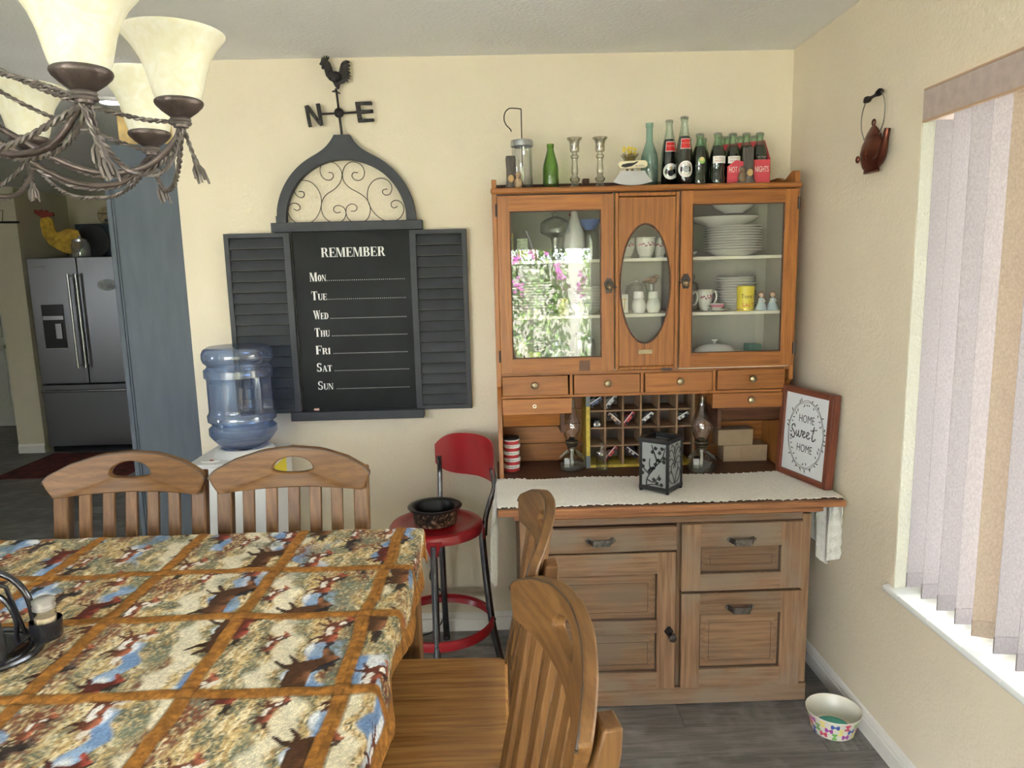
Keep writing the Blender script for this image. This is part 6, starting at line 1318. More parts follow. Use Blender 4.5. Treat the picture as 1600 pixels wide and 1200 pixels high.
# cola bottles
M_colag=thin_glass('cola bottle glass',(.86,.92,.88),.09,.7,2.4,etint=(.45,.60,.50)); M_colag2=thin_glass('green tint glass',(.72,.88,.74),.09,.7,2.4,etint=(.30,.52,.36))
M_cola=mat('dark cola',(.012,.006,.004),.12); M_cap=mat('crown cap',(.35,.33,.28),.35,.8); M_white2=mat('enamel white',(.80,.78,.74),.45)
def crown(t,z,r=.0135):
    q=MB(); n_=42; vs=[];fs=[]
    for rr,zz,fl in ((r*1.12,z-.006,.06),(r*1.05,z-.001,.04),(r*.92,z+.001,0),(.0005,z+.0015,0)):
        for k in range(n_): an=2*PI*k/n_; q_=rr*(1+fl*math.cos(21*an)); vs.append((q_*math.cos(an),q_*math.sin(an),zz))
    for i in range(3):
        for k in range(n_): j=(k+1)%n_; fs.append((i*n_+k,i*n_+j,(i+1)*n_+j,(i+1)*n_+k))
    q.add(vs,fs); part('crown_cap',q,M_cap,t)
def band(r,z0,z1,a0,a1,m,t,name,n_=12,inset=.0005):
    q=MB(); vs=[];fs=[]
    rr=r if callable(r) else (lambda z:r)
    for off_ in (inset,inset+.0004):
        for i in range(n_+1):
            for z in (z0,(z0+z1)/2,z1): a=a0+(a1-a0)*i/n_; vs.append(((rr(z)+off_)*math.sin(a),-(rr(z)+off_)*math.cos(a),z))
    N_=3*(n_+1)
    for i in range(n_):
        for s in (0,1): a=3*i+s; fs+=[(a,a+3,a+4,a+1),(N_+a,N_+a+1,N_+a+4,N_+a+3)]
    q.add(vs,fs); return part(name,q,m,t)
def disc_on(r,zc,rad,m,t,name,off_=.0009):
    q=MB(); vs=[];n_=32
    for rr in (rad,.0):
        for k in range(n_): an=2*PI*k/n_; u=rr*math.cos(an); a=u/r; vs.append(((r+off_)*math.sin(a),-(r+off_)*math.cos(a),zc+rr*math.sin(an)))
    fs=[(k,(k+1)%n_,n_+(k+1)%n_,n_+k) for k in range(n_)]; q.add(vs,fs); return part(name,q,m,t)
def wtext(s_,size,m,t,r,z,sx=1.,a=0.,off_=.0013):
    o=text(s_,size,m,t,front(0,0,z),.0001,sx=sx)
    for v in o.data.vertices: an=v.co.x/r+a; v.co.x,v.co.y=(r+off_)*math.sin(an),-(r+off_)*math.cos(an)
    return o
def tall_cola(label,loc,dark):
    t=thing('cola_bottle',label,'bottle',loc)
    prof=[(.001,0),(.028,0),(.031,.004),(.031,.10),(.030,.14),(.024,.175),(.0165,.21),(.0125,.235),(.0120,.245),(.014,.247),(.014,.254),(.0125,.256)]
    q=MB(); q.lathe(prof,seg=32); part('glass_wall',q,M_colag,t,smooth=True)
    q=MB(); q.lathe([(max(.0005,r-.0015),z+.002) for r,z in prof[:6]]+[(.019,.190),(.001,.190)],seg=28); part('cola',q,M_cola,t,smooth=True)
    crown(t,.262)
    rn=lambda z:.0295-(z-.14)*.155
    lb=band(rn,.142,.180,-.72,.72,M_white2,t,'neck_label'); band(rn,.1445,.1775,-.64,.64,mat('label red',(.50,.02,.02),.4),t,'label_field',inset=.0011)
    o=wtext('Coca-Cola',.0085,M_white2,t,.027,.163,sx=.9,off_=.0022)
    disc_on(.031,.068,.030,M_white2,t,'round_badge'); 
    if dark:
        disc_on(.031,.062,.012,M_ink,t,'badge_figure',.0014); disc_on(.031,.080,.006,mat('tan spot',(.5,.35,.2),.5),t,'badge_figure',.0014)
    else:
        disc_on(.031,.068,.012,mat('grey seal',(.35,.36,.36),.5,var=.5,vscale=200),t,'badge_figure',.0014)
        for k in range(18):
            an=2*PI*k/18; q=MB(); u,v=.023*math.cos(an),.023*math.sin(an); a_=u/.031; r_=.0325; q.ball((r_*math.sin(a_),-r_*math.cos(a_),.068+v),.0013,.0005,.0018,5,4); 
            if k==0: acc=q
            else: acc.merge(q)
        part('badge_lettering',acc,M_redp,t,stuff=True)
    return t
tall_cola('tall dark cola bottle with red label, half behind its neighbour',(.689,-.155,ZT),True)
tall_cola('tall dark cola bottle with red label and round white badge in front',(.732,-.215,ZT),False)
def short_cola(label,loc,kind,full=True,rz=0):
    t=thing('cola_bottle',label,'bottle',loc,rz)
    prof=[(.001,0),(.026,0),(.0285,.004),(.029,.03),(.0265,.055),(.0275,.075),(.0300,.095),(.0295,.115),(.024,.140),(.0165,.160),(.013,.172),(.0128,.186),(.0145,.188),(.0145,.194)]
    q=MB(); q.lathe(prof,seg=28); part('glass_wall',q,M_colag2,t,smooth=True)
    if full:
        q=MB(); q.lathe([(max(.0005,r-.0012),z+.002) for r,z in prof[:9]]+[(.0185,.152),(.001,.152)],seg=24); part('cola',q,M_cola,t,smooth=True)
    q=MB()
    for k in range(14):
        a=2*PI*k/14; q.tube([(.0288*math.cos(a),.0288*math.sin(a),.028),(.0268*math.cos(a),.0268*math.sin(a),.055),(.0278*math.cos(a),.0278*math.sin(a),.075)],.0011,4)
    part('flutes',q,M_colag2,t,stuff=True)
    crown(t,.199)
    if kind=='white':
        band(.0300,.086,.112,-.85,.85,M_white2,t,'label'); wtext('Hot August',.0085,M_redp,t,.0300,.105,sx=.9); wtext('NIGHTS',.0105,M_redp,t,.0300,.094,sx=.9)
    elif kind=='bare': wtext('Hot August',.0085,M_white2,t,.0300,.107,sx=.9); wtext('NIGHTS',.0105,M_white2,t,.0300,.096,sx=.9)
    elif kind=='emblem':
        q=MB(); disc_on(.030,.098,.0125,mat('leaf green print',(.25,.40,.12),.5),t,'emblem'); disc_on(.030,.103,.0075,mat('tan print',(.62,.50,.22),.5),t,'emblem',.0014); 
    return t
short_cola('contoured cola bottle with a small green and tan emblem',(.792,-.215,ZT),'emblem')
short_cola('contoured cola bottle with a white label and red lettering',(.858,-.222,ZT),'white')
short_cola('contoured cola bottle with white lettering standing just left of the carton',(.896,-.145,ZT),'bare')
short_cola('capped cola bottle at the back beside the tall ones',(.770,-.120,ZT),'none')
short_cola('capped cola bottle at the back between the emblem and white-label bottles',(.832,-.115,ZT),'none')
ct=thing('bottle_carton','red cardboard carton with white lettering at the right end on the hutch','carton',(.975,-.165,ZT))
M_cred=mat('carton red',(.55,.055,.075),.6)
cw=.082
q=MB(); q.prism([(-cw,0),(cw,0),(cw,.098),(.02,.098),(-.02,.092),(-.05,.098),(-cw,.075)],'y',-.068,-.0665); part('front_panel',q,M_cred,ct); q=MB(); q.box(-cw,cw,.068,.0695,0,.098); part('back_panel',q,M_cred,ct)
q=MB(); q.box(-cw,cw,-.0665,.068,0,.0015); part('bottom_panel',q,M_cred,ct)
q=MB(); q.prism([(-.068,0),(.0695,0),(.0695,.10),(.004,.178),(-.004,.178),(-.068,.10)],'x',cw-.0015,cw); part('end_panel',q,M_cred,ct)
q=MB(); q.ring([(-cw,.10),(cw,.10),(cw,.180),(-cw,.165),],[(-.04,.13),(.04,.13),(.04,.155),(-.04,.150)],lambda x,z:(x,-.0008,z),lambda x,z:(x,.0008,z)); part('handle_panel',q,M_cred,ct)
text('HOT AUGUST NIGHTS',.030,M_white2,ct,front(0,-.0686,.062),.0003,sx=.50)
for k,(dx,lb,kd) in enumerate(((-.052,'cola bottle in the left front pocket of the red carton','white'),(.000,'cola bottle in the middle front pocket of the red carton','bare'),(.052,'cola bottle in the right front pocket of the red carton, white lettering','bare'))):
    short_cola(lb,(.975+dx,-.165-.033,ZT+.002),kd)
for k,(dx,lb) in enumerate(((-.052,'cola bottle in the left rear pocket of the red carton'),(.000,'cola bottle in the middle rear pocket of the red carton'),(.052,'cola bottle in the right rear pocket of the red carton'))):
    short_cola(lb,(.975+dx,-.165+.034,ZT+.002),'none')
# ================================================================ crockery behind the glass
M_china=mat('white china',(.74,.72,.66),.22,coat=.3); M_gold2=mat('gilt line',(.45,.33,.12),.3,.6); M_pinkp=mat('rose print',(.50,.16,.22),.4); M_bluew=mat('blue glazed ware',(.10,.16,.36),.3)
S0,S1,S2=1.2095,1.4125,1.6265
def plate_proto(r,dz,label,loc,group):
    t=thing('china_plate',label,'plate',loc,0,group)
    q=MB(); q.lathe([(.001,.001),(r*.58,.0),(r*.60,.0025),(r*.95,dz*1.9),(r,dz*2.1),(r*.985,dz*2.35),(r*.62,.006),(.001,.0045)],seg=40); part('plate_body',q,M_china,t,smooth=True)
    q=MB(); q.torus((0,0,dz*2.2),r,.0011,'z',40,5); part('rim_line',q,M_white2,t); return t
ORD=['first','second','third','fourth','fifth','sixth','seventh','eighth','ninth','tenth','eleventh']
def stack(x,y,z,n_,r,dz,where,group):
    p=plate_proto(r,dz,'lowest plate in '+where,(x,y,z),group); 
    for k in range(1,n_):
        lb=(ORD[k]+' plate up in '+where) if k<n_-1 else 'topmost plate of '+where
        dup(p,(x+random.uniform(-.002,.002),y+random.uniform(-.002,.002),z+k*dz),label=lb)
stack(.146,-.120,S1+.0005,11,.088,.0105,'the plate stack on the left cabinet middle shelf','plates stacked on the left cabinet middle shelf')
stack(.375,-.125,S1+.0005,8,.060,.0115,'the saucer stack beside the left cabinet latch','plates stacked at the right of the left cabinet')
stack(.952,-.135,S2+.0005,10,.110,.0102,'the tall plate stack on the right cabinet top shelf','plates stacked on the right cabinet top shelf')
stack(.985,-.095,S1+.0005,11,.078,.0105,'the plate stack behind the yellow salt tin','plates stacked behind the yellow tin')
stack(.115,-.085,S0+.0005,7,.085,.0112,'the low plate stack behind the tall crock','plates stacked at the bottom of the left cabinet')
def bowl(label,loc,r,h,m=None,cat='bowl',name='china_bowl',sx=1.):
    q=MB(); q.lathe([(.001,.002),(r*.42,0),(r*.45,.004),(r*.80,h*.5),(r,h),(r*.97,h),(r*.76,h*.55),(r*.4,.009),(.001,.007)],seg=36,sx=sx); return single(name,q,m or M_china,label,cat,loc,smooth=True)
bowl('white china bowl on top of the left plate stack',(.150,-.12,S1+.0005+11*.0105+.004),.062,.034)
bowl('upper white bowl nested on the left plate stack',(.152,-.12,S1+.0005+11*.0105+.024),.058,.040)
bowl('wide oval white platter lying on the tall right-hand plate stack',(.915,-.130,S2+.0005+10*.0102+.012),.112,.038,None,'platter','oval_platter',1.28)
bowl('large white bowl standing on the oval platter at the top right',(.955,-.125,S2+.166),.088,.045)
bowl('blue glazed bowl high up in the left cabinet near the centre door',(.385,-.11,S2+.115),.042,.042,M_bluew)
q=MB(); q.lathe([(.001,0),(.036,0),(.036,.095),(.032,.105),(.030,.114),(.001,.1145)],seg=24); single('storage_jar',q,M_clear,'clear glass jar carrying the blue bowl in the left cabinet','jar',(.385,-.11,S2+.0005),smooth=True)
# cake stand / lidded glass dish
q=MB(); q.lathe([(.001,0),(.045,0),(.02,.012),(.012,.05),(.02,.09),(.055,.105),(.060,.112),(.058,.145),(.050,.155),(.030,.165),(.010,.172),(.014,.185),(.001,.190)],seg=36); single('glass_compote',q,M_clear,'lidded clear glass compote at the top of the left cabinet','dish',(.245,-.12,S2+.0005),smooth=True)
hn=thing('hen_figurine','white ceramic hen with red comb on the left cabinet top shelf','figurine',(.325,-.10,S2+.0005))
q=MB(); q.lathe([(.001,0),(.038,0),(.042,.02),(.045,.06),(.040,.10),(.028,.135),(.016,.165),(.014,.185),(.008,.197),(.001,.20)],seg=24,sx=1.,sy=.8); part('body',q,M_china,hn,smooth=True)
q=MB(); q.ball((-.012,0,.203),.007,.003,.009,8,6); q.ball((-.004,0,.206),.006,.003,.008,8,6); q.ball((-.018,0,.178),.004,.003,.006,8,6); part('comb',q,M_redp,hn,smooth=True)
M_oliv=mat('old yellow paper',(.50,.46,.12),.6); M_sage=mat('pale green tin',(.40,.46,.32),.5,var=.3,vscale=60)
bk=thing('yellow_book','slim yellow book standing at the far left of the left cabinet','book',(.066,-.16,S2+.0005))
part('cover',MB().box(-.010,.010,-.06,.06,0,.105),M_oliv,bk,bev=.001); part('spine_print',MB().box(-.006,.006,-.0605,-.060,.02,.09),M_sage,bk)
tn=thing('patterned_tin','pale green printed tin box beside the yellow book','tin',(.110,-.17,S2+.0005))
part('tin_body',MB().box(-.022,.022,-.03,.03,0,.075),M_sage,tn,bev=.002); part('lid',MB().box(-.0225,.0225,-.0305,.0305,.0752,.087),M_sage,tn,bev=.002); part('printed_panel',MB().box(-.017,.017,-.0306,-.030,.012,.04),M_oliv,tn)
br_=thing('pastry_brush','wooden-handled brush leaning in the left cabinet','brush',(.165,-.17,S2+.0015),rot=(0,-.30,0))
q=MB(); q.box(-.012,.012,-.006,.006,0,.045); part('block',q,mat('pinkish wood',(.45,.27,.18),.6),br_,bev=.002); q=MB(); q.tube([(0,0,.045),(0,0,.12)],.004,8); part('handle',q,M_steel2,br_,smooth=True)
# mugs, cups
def mug(label,loc,r,h,foot,handle=True,ang=0.):
    t=thing('china_mug',label,'mug',loc,ang)
    q=MB(); q.lathe([(.001,.002),(r*.62,0),(r*.64,.004),(r*.58,.007),(r*.74,.016),(r*.92,h*.5),(r,h),(r*.95,h),(r*.86,h*.5),(.001,.012)],seg=32); part('cup_body',q,M_china,t,smooth=True)
    q=MB(); rr=random.Random(3)
    for k in range(14):
        a=-PI/2-.9+1.8*k/13; z=h*(.58+.16*rr.random()); rad=r*(.94+.05*(z/h-.5)*2); q.ball((rad*math.cos(a),rad*math.sin(a),z),.0028,.0028,.0036,6,5)
    part('rose_print',q,M_pinkp,t,stuff=True)
    q=MB(); q.torus((0,0,h-.006),r*.992,.0006,'z',32,4); part('rim_line',q,M_gold2,t)
    if handle:
        q=MB(); q.tube(smooth_path([(r*.95,0,h*.80),(r*1.35,0,h*.92),(r*1.62,0,h*.66),(r*1.30,0,h*.34),(r*.86,0,h*.30)],5),.0038,8); part('handle',q,M_china,t,smooth=True)
    return t
mug('left white mug with a rose band behind the oval glass',(.516,-.16,S2+.0005),.040,.078,0,False); mug('middle white mug with a rose band behind the oval glass',(.598,-.16,S2+.0005),.041,.080,0,False); mug('white mug half hidden at the right behind the oval glass',(.668,-.10,S2+.0005),.030,.078,0,False)
def shaker(label,loc,s=1.):
    t=thing('china_shaker',label,'shaker',loc); q=MB(); q.lathe([(.001,0),(.020*s,0),(.026*s,.015*s),(.027*s,.028*s),(.022*s,.045*s),(.018*s,.052*s)],seg=28); part('body',q,M_china,t,smooth=True); q=MB(); q.lathe([(.019*s,.053*s),(.020*s,.055*s),(.019*s,.074*s),(.016*s,.079*s),(.001,.080*s)],seg=28); part('cap',q,M_china,t,smooth=True); return t
shaker('bulbous white shaker in the middle behind the oval glass',(.566,-.19,S1+.0005),1.08); shaker('slimmer white shaker at the right behind the oval glass',(.624,-.19,S1+.0005),1.06)
td=thing('gold_letter_box','small white box with a golden T shape behind the oval glass','box',(.506,-.19,S1+.0005)); part('box_body',MB().box(-.017,.017,-.012,.012,0,.075),M_china,td,bev=.004); q=MB(); q.box(-.008,.008,-.0126,-.012,.052,.058).box(-.0025,.0025,-.0126,-.012,.015,.052); part('gold_mark',q,M_gold2,td)
q=MB(); q.lathe([(.001,0),(.012,0),(.012,.075),(.014,.080),(.014,.088),(.001,.089)],seg=16); single('teal_capped_jar',q,mat('pale teal',(.30,.42,.40),.4),'narrow jar with teal cap behind the gold-marked box','jar',(.492,-.12,S1+.0005),smooth=True)
gj=thing('apothecary_jar','clear lidded glass jar behind the white shakers','jar',(.575,-.09,S1+.0005)); q=MB(); q.lathe([(.001,0),(.042,0),(.045,.02),(.045,.085),(.040,.10)],seg=28); part('glass_body',q,M_clear,gj,smooth=True); q=MB(); q.lathe([(.042,.101),(.044,.105),(.012,.118),(.013,.128),(.001,.131)],seg=28); part('lid',q,M_clear,gj,smooth=True)
bd=thing('quail_figurine','small brown bird figurine on the middle shelf behind the oval glass','figurine',(.640,-.075,S1+.0005)); q=MB(); q.lathe([(.001,0),(.012,0),(.012,.11),(.001,.11)],seg=12); part('perch',q,M_clear,bd); q=MB(); q.ball((0,0,.125),.024,.014,.015,14,8); q.ball((.020,0,.138),.009,.008,.009,10,6); q.tube([(-.018,0,.125),(-.038,0,.118)],[.008,.003],8); part('bird_body',q,mat('bird brown',(.20,.10,.05),.5,var=.4,vscale=60),bd,smooth=True)
for lb,x,y in (('small green glass tumbler at the bottom behind the oval glass, left',.545,-.10),('small green glass tumbler at the bottom behind the oval glass, right',.620,-.10)):
    q=MB(); q.lathe([(.001,0),(.020,0),(.024,.06),(.023,.06),(.001,.006)],seg=20); single('glass_tumbler',q,thin_glass('green tumbler',(.55,.75,.65),.08,.6,2.4,etint=(.2,.45,.35)),lb,'tumbler',(x,y,S0+.0005),smooth=True)
# left cabinet bottom shelf
ck=thing('painted_crock','cream ceramic crock with brown bird decoration at the bottom left','crock',(.093,-.205,S0+.0005)); q=MB(); q.lathe([(.001,0),(.026,0),(.028,.01),(.034,.06),(.032,.085),(.022,.094),(.024,.103),(.022,.104)],seg=30); part('crock_body',q,mat('cream stoneware',(.66,.60,.46),.35),ck,smooth=True)
q=MB(); rr=random.Random(8)
for k in range(16): a=-PI/2+rr.uniform(-.1,1.0); q.ball((.0325*math.cos(a),.0325*math.sin(a),rr.uniform(.02,.075)),.003,.003,.007,6,4)
part('brush_decoration',q,M_carv,ck,stuff=True)
q=MB(); q.lathe([(.001,0),(.023,0),(.024,.002),(.024,.062),(.001,.0625)],seg=28); single('green_tin',q,mat('lime tin',(.35,.38,.05),.35,var=.4,vscale=40),'lime green round tin on the bottom shelf of the left cabinet','tin',(.150,-.215,S0+.0005),smooth=True)
# solid stand-in for the reflection of a parked car in the cabinet glass
pw=thing('reflected_car_stand_in','grey round metal jug with spoked wheel on the bottom shelf for a reflected car','stand-in',(.245,-.16,S0+.0005)); q=MB(); q.lathe([(.001,0),(.040,0),(.052,.02),(.055,.045),(.045,.07),(.030,.082),(.028,.095),(.032,.10)],seg=32); part('stand_in_body',q,mat('pewter',(.42,.43,.45),.3,.7),pw,smooth=True)
q=MB(); q.torus((.0,-.056,.042),.024,.0028,'y',28,6); 
for k in range(8): a=k*PI/4; q.tube([(0,-.0565,.042),(.023*math.cos(a),-.056,.042+.023*math.sin(a))],.0014,5)
q.ball((0,-.057,.042),.005,.003,.005,8,6); part('spoked_wheel',q,M_white2,pw,smooth=True)
for lb,x,y,h in (('low glass jar with metal rim beside the wheel jug',.290,-.20,.045),('cut glass decanter at the bottom of the left cabinet near the centre',.338,-.14,.12),('cut glass tumbler at the bottom of the left cabinet beside the decanter',.378,-.13,.10)):
    t=thing('glass_jar',lb,'jar',(x,y,S0+.0005)); q=MB(); q.lathe([(.001,0),(.020,0),(.022,.01),(.022,h*.8),(.016,h),(.015,h)],seg=12); part('glass_body',q,M_clear,t)
    q=MB(); q.lathe([(.016,h),(.0175,h+.001),(.0175,h+.008),(.001,h+.009)],seg=20); part('lid',q,M_tin,t,smooth=True)
q=MB(); q.lathe([(.001,0),(.022,0),(.030,.018),(.028,.018),(.001,.004)],seg=24); single('terracotta_dish',q,mat('terracotta',(.36,.14,.08),.7),'small terracotta dish at the bottom right of the left cabinet','dish',(.383,-.215,S0+.0005),smooth=True)
jr=thing('mustard_jar','small jar with a yellow floral label on the left middle shelf','jar',(.266,-.20,S1+.0005)); q=MB(); q.lathe([(.001,0),(.021,0),(.0225,.004),(.0225,.05),(.018,.056),(.018,.062)],seg=28); part('jar_body',q,mat('mustard label',(.52,.48,.22),.5,var=.5,vscale=50),jr,smooth=True); q=MB(); q.lathe([(.0185,.056),(.0195,.057),(.0195,.064),(.001,.066)],seg=24); part('lid',q,M_gold2,jr,smooth=True)
for i,(x,lb) in enumerate(((.325,'left one of the white mugs in front of the right saucer stack'),(.352,'white mug with ring handle near the left door latch'))):
    mug(lb,(x,-.215,S1+.0005),.026,.042,0,True,PI*.9)
# right cabinet middle shelf
def creamer(label,x,y,ang):
    return mug(label,(x,y,S1+.0005),.030,.085,0,True,ang)
creamer('tall white china cup with curly handle at the left of the right cabinet',.752,-.19,.05); creamer('white china cup with rose print and curly handle left of the teacup',.835,-.165,.05)
q=MB(); q.lathe([(.001,0),(.030,0),(.032,.004),(.028,.09),(.024,.10),(.026,.104)],seg=10); 
gp=thing('glass_sugar_jar','fluted clear glass jar with round knob lid between the white cups','jar',(.795,-.12,S1+.0005)); part('glass_body',q,M_clear,gp); q=MB(); q.lathe([(.027,.105),(.014,.114),(.004,.118),(.011,.128),(.013,.136),(.008,.146),(.001,.148)],seg=20); part('lid',q,M_clear,gp,smooth=True)
sc=thing('saucer','pink-patterned saucer under the teacup in the right cabinet','saucer',(.877,-.205,S1+.0005)); q=MB(); q.lathe([(.001,.001),(.022,0),(.040,.008),(.0405,.010),(.022,.004),(.001,.003)],seg=32); part('saucer_body',q,M_china,sc,smooth=True)
tc_=thing('teacup','low pink-patterned teacup on its saucer in the right cabinet','teacup',(.872,-.205,S1+.005)); q=MB(); q.lathe([(.001,.001),(.014,0),(.024,.012),(.027,.026),(.0255,.026),(.001,.004)],seg=28); part('cup_body',q,M_china,tc_,smooth=True); band(.0262,.012,.023,-1.3,1.3,M_pinkp,tc_,'print_band'); q=MB(); q.tube(smooth_path([(-.026,0,.021),(-.036,0,.019),(-.034,0,.010),(-.022,0,.009)],5),.0016,6); part('handle',q,M_china,tc_,smooth=True)
ys_=thing('salt_tin','yellow round tin with red SALT lettering in the right cabinet','tin',(.985,-.205,S1+.0005)); M_syel=mat('tin yellow',(.78,.62,.04),.35)
q=MB(); q.lathe([(.001,0),(.033,0),(.0335,.002),(.0335,.082),(.001,.082)],seg=36); part('tin_body',q,M_syel,ys_,smooth=True); q=MB(); q.lathe([(.034,.0822),(.0342,.084),(.0342,.094),(.030,.097),(.001,.0975)],seg=36); part('lid',q,M_syel,ys_,smooth=True)
wtext("Tone's",.024,M_ink,ys_,.0335,.056,sx=.85); wtext('SALT',.022,mat('salt red',(.60,.04,.06),.5),ys_,.0335,.022,sx=1.0); band(.0335,.004,.008,-1.5,1.5,M_gold2,ys_,'stripe')
def girl(label,x):
    t=thing('girl_figurine',label,'figurine',(x,-.215,S1+.0005)); q=MB(); q.lathe([(.001,0),(.022,0),(.023,.004),(.018,.02),(.010,.038),(.009,.046),(.004,.050)],seg=24); part('dress',q,mat('pale blue dress',(.45,.54,.58),.4),t,smooth=True)
    q=MB(); q.ball((0,0,.060),.0095,.009,.010,14,10); part('head',q,mat('porcelain skin',(.66,.45,.34),.4),t,smooth=True); q=MB(); q.ball((0,.003,.064),.0108,.0095,.0095,14,8); q.ball((-.009,.002,.056),.004,.004,.008,8,6); q.ball((.009,.002,.056),.004,.004,.008,8,6); part('hair',q,mat('auburn hair',(.25,.10,.05),.6),t,smooth=True)
    q=MB(); q.tube([(-.008,-.002,.044),(-.012,-.010,.034),(-.002,-.013,.034)],.003,6); q.tube([(.008,-.002,.044),(.012,-.010,.034),(.002,-.013,.034)],.003,6); part('arms',q,M_china,t,smooth=True); return t
girl('girl figurine in a pale blue dress right beside the yellow tin',1.043); girl('girl figurine in a pale blue dress at the far right, partly behind the door frame',1.088)
# right cabinet bottom: platters and covered dish; top-left small dish
for i,(r,z,lb) in enumerate(((.155,S0+.0005,'wide oval platter at the bottom of the right cabinet'),(.140,S0+.016,'upper oval platter carrying the covered dish'))):
    q=MB(); q.lathe([(.001,.001),(r*.60,0),(r,.014),(r*1.0,.0155),(r*.6,.004),(.001,.004)],seg=48,sx=1,sy=.70); single('oval_platter',q,M_china,lb,'platter',(.905,-.140,z),smooth=True)
cd_=thing('covered_dish','domed white covered dish on the platters in the right cabinet','dish',(.885,-.140,S0+.0205)); q=MB(); q.lathe([(.001,0),(.080,0),(.082,.012),(.078,.028),(.062,.040),(.035,.047),(.001,.049)],seg=36,sy=.7); part('cover',q,M_china,cd_,smooth=True); q=MB(); q.lathe([(.006,.048),(.006,.056),(.013,.062),(.012,.066),(.001,.067)],seg=16); part('knob',q,M_china,cd_,smooth=True)
q=MB(); q.box(-.028,.028,-.03,.03,0,.055); single('green_box',q,mat('sea green box',(.10,.26,.20),.5),'sea green box at the bottom right of the right cabinet','box',(1.07,-.06,S0+.0005),bev=.003)
bowl('small shallow white dish at the left of the right cabinet top shelf',(.757,-.15,S2+.0005),.050,.020,None,'dish','china_dish')
q=MB(); q.lathe([(.001,0),(.014,0),(.016,.06),(.001,.062)],seg=16); single('white_vase',q,M_china,'narrow white vase at the left edge of the right cabinet top shelf','vase',(.728,-.09,S2+.0005),smooth=True)
# ================================================================ chandelier over the table
M_shade=bpy.data.materials.new('marbled cream shade'); M_shade.use_nodes=True
N,L=nt(M_shade); b_=N['Principled BSDF']; tcn=N.new('ShaderNodeTexCoord'); no=N.new('ShaderNodeTexNoise'); no.inputs['Scale'].default_value=45; no.inputs['Detail'].default_value=5; no.inputs['Distortion'].default_value=1.5; L.new(tcn.outputs['Object'],no.inputs['Vector'])
rr_=N.new('ShaderNodeValToRGB'); rr_.color_ramp.elements[0].position=.35; rr_.color_ramp.elements[0].color=(.80,.76,.60,1); rr_.color_ramp.elements[1].position=.65; rr_.color_ramp.elements[1].color=(.86,.84,.74,1); L.new(no.outputs['Fac'],rr_.inputs[0]); L.new(rr_.outputs[0],b_.inputs['Base Color']); b_.inputs['Roughness'].default_value=.35
tl=N.new('ShaderNodeBsdfTranslucent'); L.new(rr_.outputs[0],tl.inputs[0]); mxs=N.new('ShaderNodeMixShader'); mxs.inputs[0].default_value=.40; L.new(b_.outputs[0],mxs.inputs[1]); L.new(tl.outputs[0],mxs.inputs[2]); L.new(mxs.outputs[0],N['Material Output'].inputs[0])
M_brz=mat('rubbed bronze',(.085,.065,.058),.42,.7,var=.3,vscale=40,bump=.15,bscale=120); M_rope=mat('twisted bronze rope',(.12,.10,.09),.45,.6,var=.2,vscale=60)
CC=Vector((-1.00,-1.93,0))
chd=thing('chandelier','rope-twist bronze chandelier with cream bell shades hanging over the dining table','chandelier',(CC.x,CC.y,CE),world=True)
def rope(pts,r=.0045,pitch=.022,n_=6):
    """two strands twisted round the path"""
    P_=[Vector(p) for p in smooth_path(pts,n_)]; dense=[]; acc=0
    D=[]; 
    for a,b2 in zip(P_[:-1],P_[1:]):
        l=(b2-a).length; k=max(1,int(l/.0035))
        for j in range(k): D.append(a.lerp(b2,j/k))
    D.append(P_[-1]); q=MB()
    for ph in (0,PI):
        s=0; o=[]
        up_=Vector((0,0,1))
        for i,p in enumerate(D):
            t=(D[min(i+1,len(D)-1)]-D[max(i-1,0)]).normalized(); ax=t.cross(up_); ax=ax.normalized() if ax.length>1e-3 else Vector((1,0,0)); ay=ax.cross(t)
            if i: s+=(D[i]-D[i-1]).length
            a=s/pitch*2*PI+ph; o.append(p+ax*(r*.55*math.cos(a))+ay*(r*.55*math.sin(a)))
        q.tube(o,r*.62,5)
    return q
def tassel(base,d,l=.05,sc=1.):
    q=MB(); b0=Vector(base); d=Vector(d).normalized(); n_=9
    q.tube([b0,b0+d*.012*sc],.0055*sc,8)
    for k in range(n_):
        a=2*PI*k/n_; off_=Vector((math.cos(a),math.sin(a),0))*.0035*sc; o2=Vector((math.cos(a),math.sin(a),0))*.0105*sc
        q.tube([b0+d*.010*sc+off_*.7,b0+d*(l*.5)+o2*.8,b0+d*(l+.004*math.sin(a*3))+o2],[.0028*sc,.0030*sc,.0022*sc],5)
    return q
shades=[(-.470,-1.886,1.850,'right'),(-.492,-2.110,1.836,'front'),(-.602,-1.700,1.841,'back'),(-.905,-1.545,1.864,'far'),(-1.42,-1.72,1.86,''),(-1.42,-2.14,1.85,'')]
q=MB(); q.lathe([(.001,0),(.06,-.005),(.065,-.02),(.03,-.04),(.012,-.055)],(CC.x-.0,CC.y,CE),28); part('ceiling_canopy',q,M_brz,chd,smooth=True)
q=MB(); q.tube([(CC.x,CC.y,CE-.05),(CC.x,CC.y,2.10)],.006,10); q.ball((CC.x,CC.y,2.08),.035,.035,.04,20,12); q.ball((CC.x,CC.y,1.90),.045,.045,.03,20,12); q.tube([(CC.x,CC.y,2.06),(CC.x,CC.y,1.78)],.010,12); q.ball((CC.x,CC.y,1.77),.022,.022,.028,16,10); part('stem',q,M_brz,chd,smooth=True)
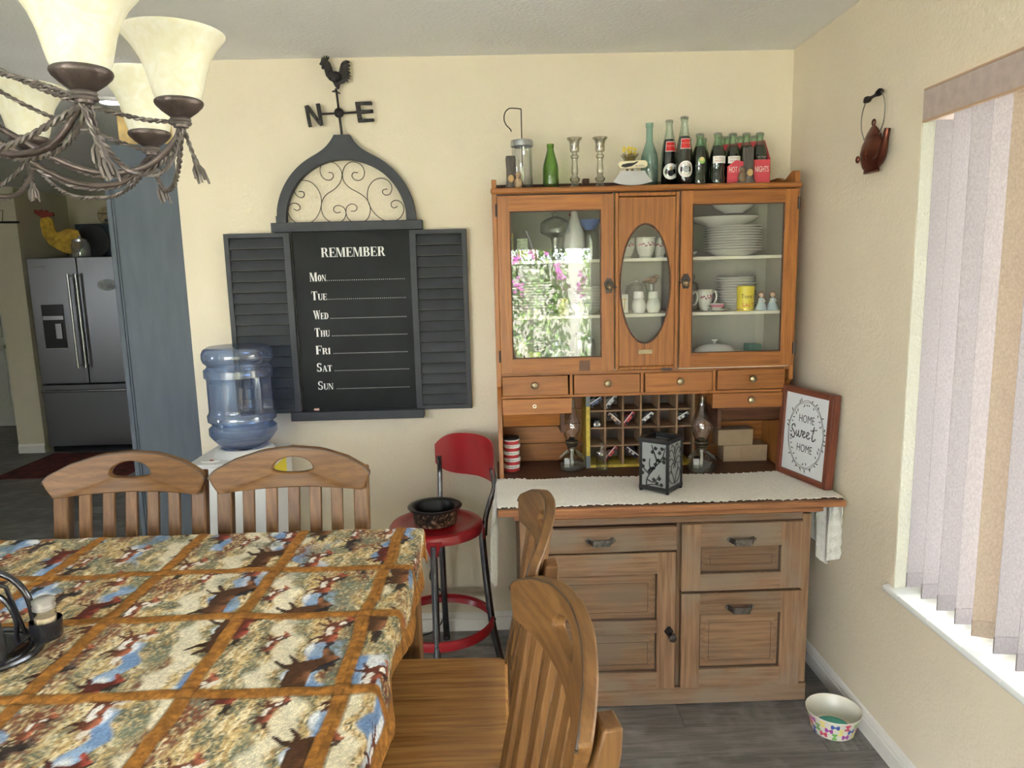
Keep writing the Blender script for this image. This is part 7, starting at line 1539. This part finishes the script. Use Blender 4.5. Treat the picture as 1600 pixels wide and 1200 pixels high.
for i,(x,y,z,nm) in enumerate(shades):
    c=Vector((x,y,z)); rad=Vector((x-CC.x,y-CC.y,0)); Lr=rad.length; rad.normalize(); tg=Vector((-rad.y,rad.x,0))
    K=.90
    q=MB(); q.lathe([(r*K,h_*.93) for r,h_ in [(.0355,.006),(.0385,.014),(.0425,.030),(.0475,.050),(.055,.070),(.066,.088),(.0765,.100),(.0815,.106),(.0820,.108),(.0800,.109),(.074,.102),(.064,.0895),(.053,.071),(.0455,.050),(.0405,.030),(.0350,.014)]],(x,y,z),48); part('shade',q,M_shade,chd,smooth=True)
    q=MB(); q.lathe([(.001,.006),(.031,.007),(.0345,.004),(.0350,.001),(.033,-.003),(.026,-.010),(.018,-.016),(.0125,-.020),(.0105,-.034),(.001,-.036)],(x,y,z),36); cup=part('cup',q,M_brz,chd,smooth=True)
    q=MB(); q.torus((x,y,z-.0225),.0125,.0030,'z',24,6); q.torus((x,y,z-.0275),.0130,.0030,'z',24,6); part('binding',q,M_rope,chd,smooth=True)
    m_=lambda f,zz,side=0.:(CC.x+rad.x*Lr*f+tg.x*side,CC.y+rad.y*Lr*f+tg.y*side,zz)
    q=MB(); q.tube(smooth_path([m_(.04,1.84),m_(.16,1.900),m_(.32,1.890),m_(.52,1.815),m_(.72,1.757),m_(.88,1.757),m_(.975,1.795),(x,y,z-.030)],8),.0046,10); part('arm',q,M_brz,chd,smooth=True)
    part('rope',rope([m_(.60,1.782,.012),m_(.75,1.748,.012),m_(.90,1.757,.010),m_(.985,1.795,.008),(x+tg.x*.006,y+tg.y*.006,z-.030)],.0042),M_rope,chd,smooth=True)
    part('rope',rope([m_(.02,2.08),m_(.30,1.97,.01),m_(.6,1.88,.015),m_(.85,1.835,.01),(x-rad.x*.012,y-rad.y*.012,z-.026)],.0036),M_rope,chd,smooth=True)
    sets=[(1,(tg*.22+rad*.22+Vector((0,0,-1))),.050)]
    if nm=='front': sets=[(1,(tg*.10+rad*.02+Vector((0,0,-1))),.040),(-1,(tg*.30+rad*.10+Vector((0,0,-1))),.060)]
    for s,dd,ln_ in sets:
        p0_=Vector((x,y,z-.030))+tg*(.007*s); p1_=p0_+dd.normalized()*ln_
        part('rope',rope([p0_,p0_.lerp(p1_,.5),p1_],.0034),M_rope,chd,smooth=True); part('tassel',tassel(p1_,dd,.034,.85),M_rope,chd,smooth=True)
    # swag to the neighbour
    nx_=shades[(i+1)%6]
order=[1,0,2,3,4,5]
for a,b2 in zip(order,order[1:]+order[:1]):
    A=Vector(shades[a][:3])-Vector((0,0,.034)); B=Vector(shades[b2][:3])-Vector((0,0,.034)); mid=(A+B)/2
    dpth=.075 if (A-B).length<.4 else .10
    part('rope',rope([A,A.lerp(B,.12)-Vector((0,0,dpth*.55)),A.lerp(B,.3)-Vector((0,0,dpth*.92)),mid-Vector((0,0,dpth)),A.lerp(B,.7)-Vector((0,0,dpth*.92)),A.lerp(B,.88)-Vector((0,0,dpth*.55)),B],.0040),M_rope,chd,smooth=True)
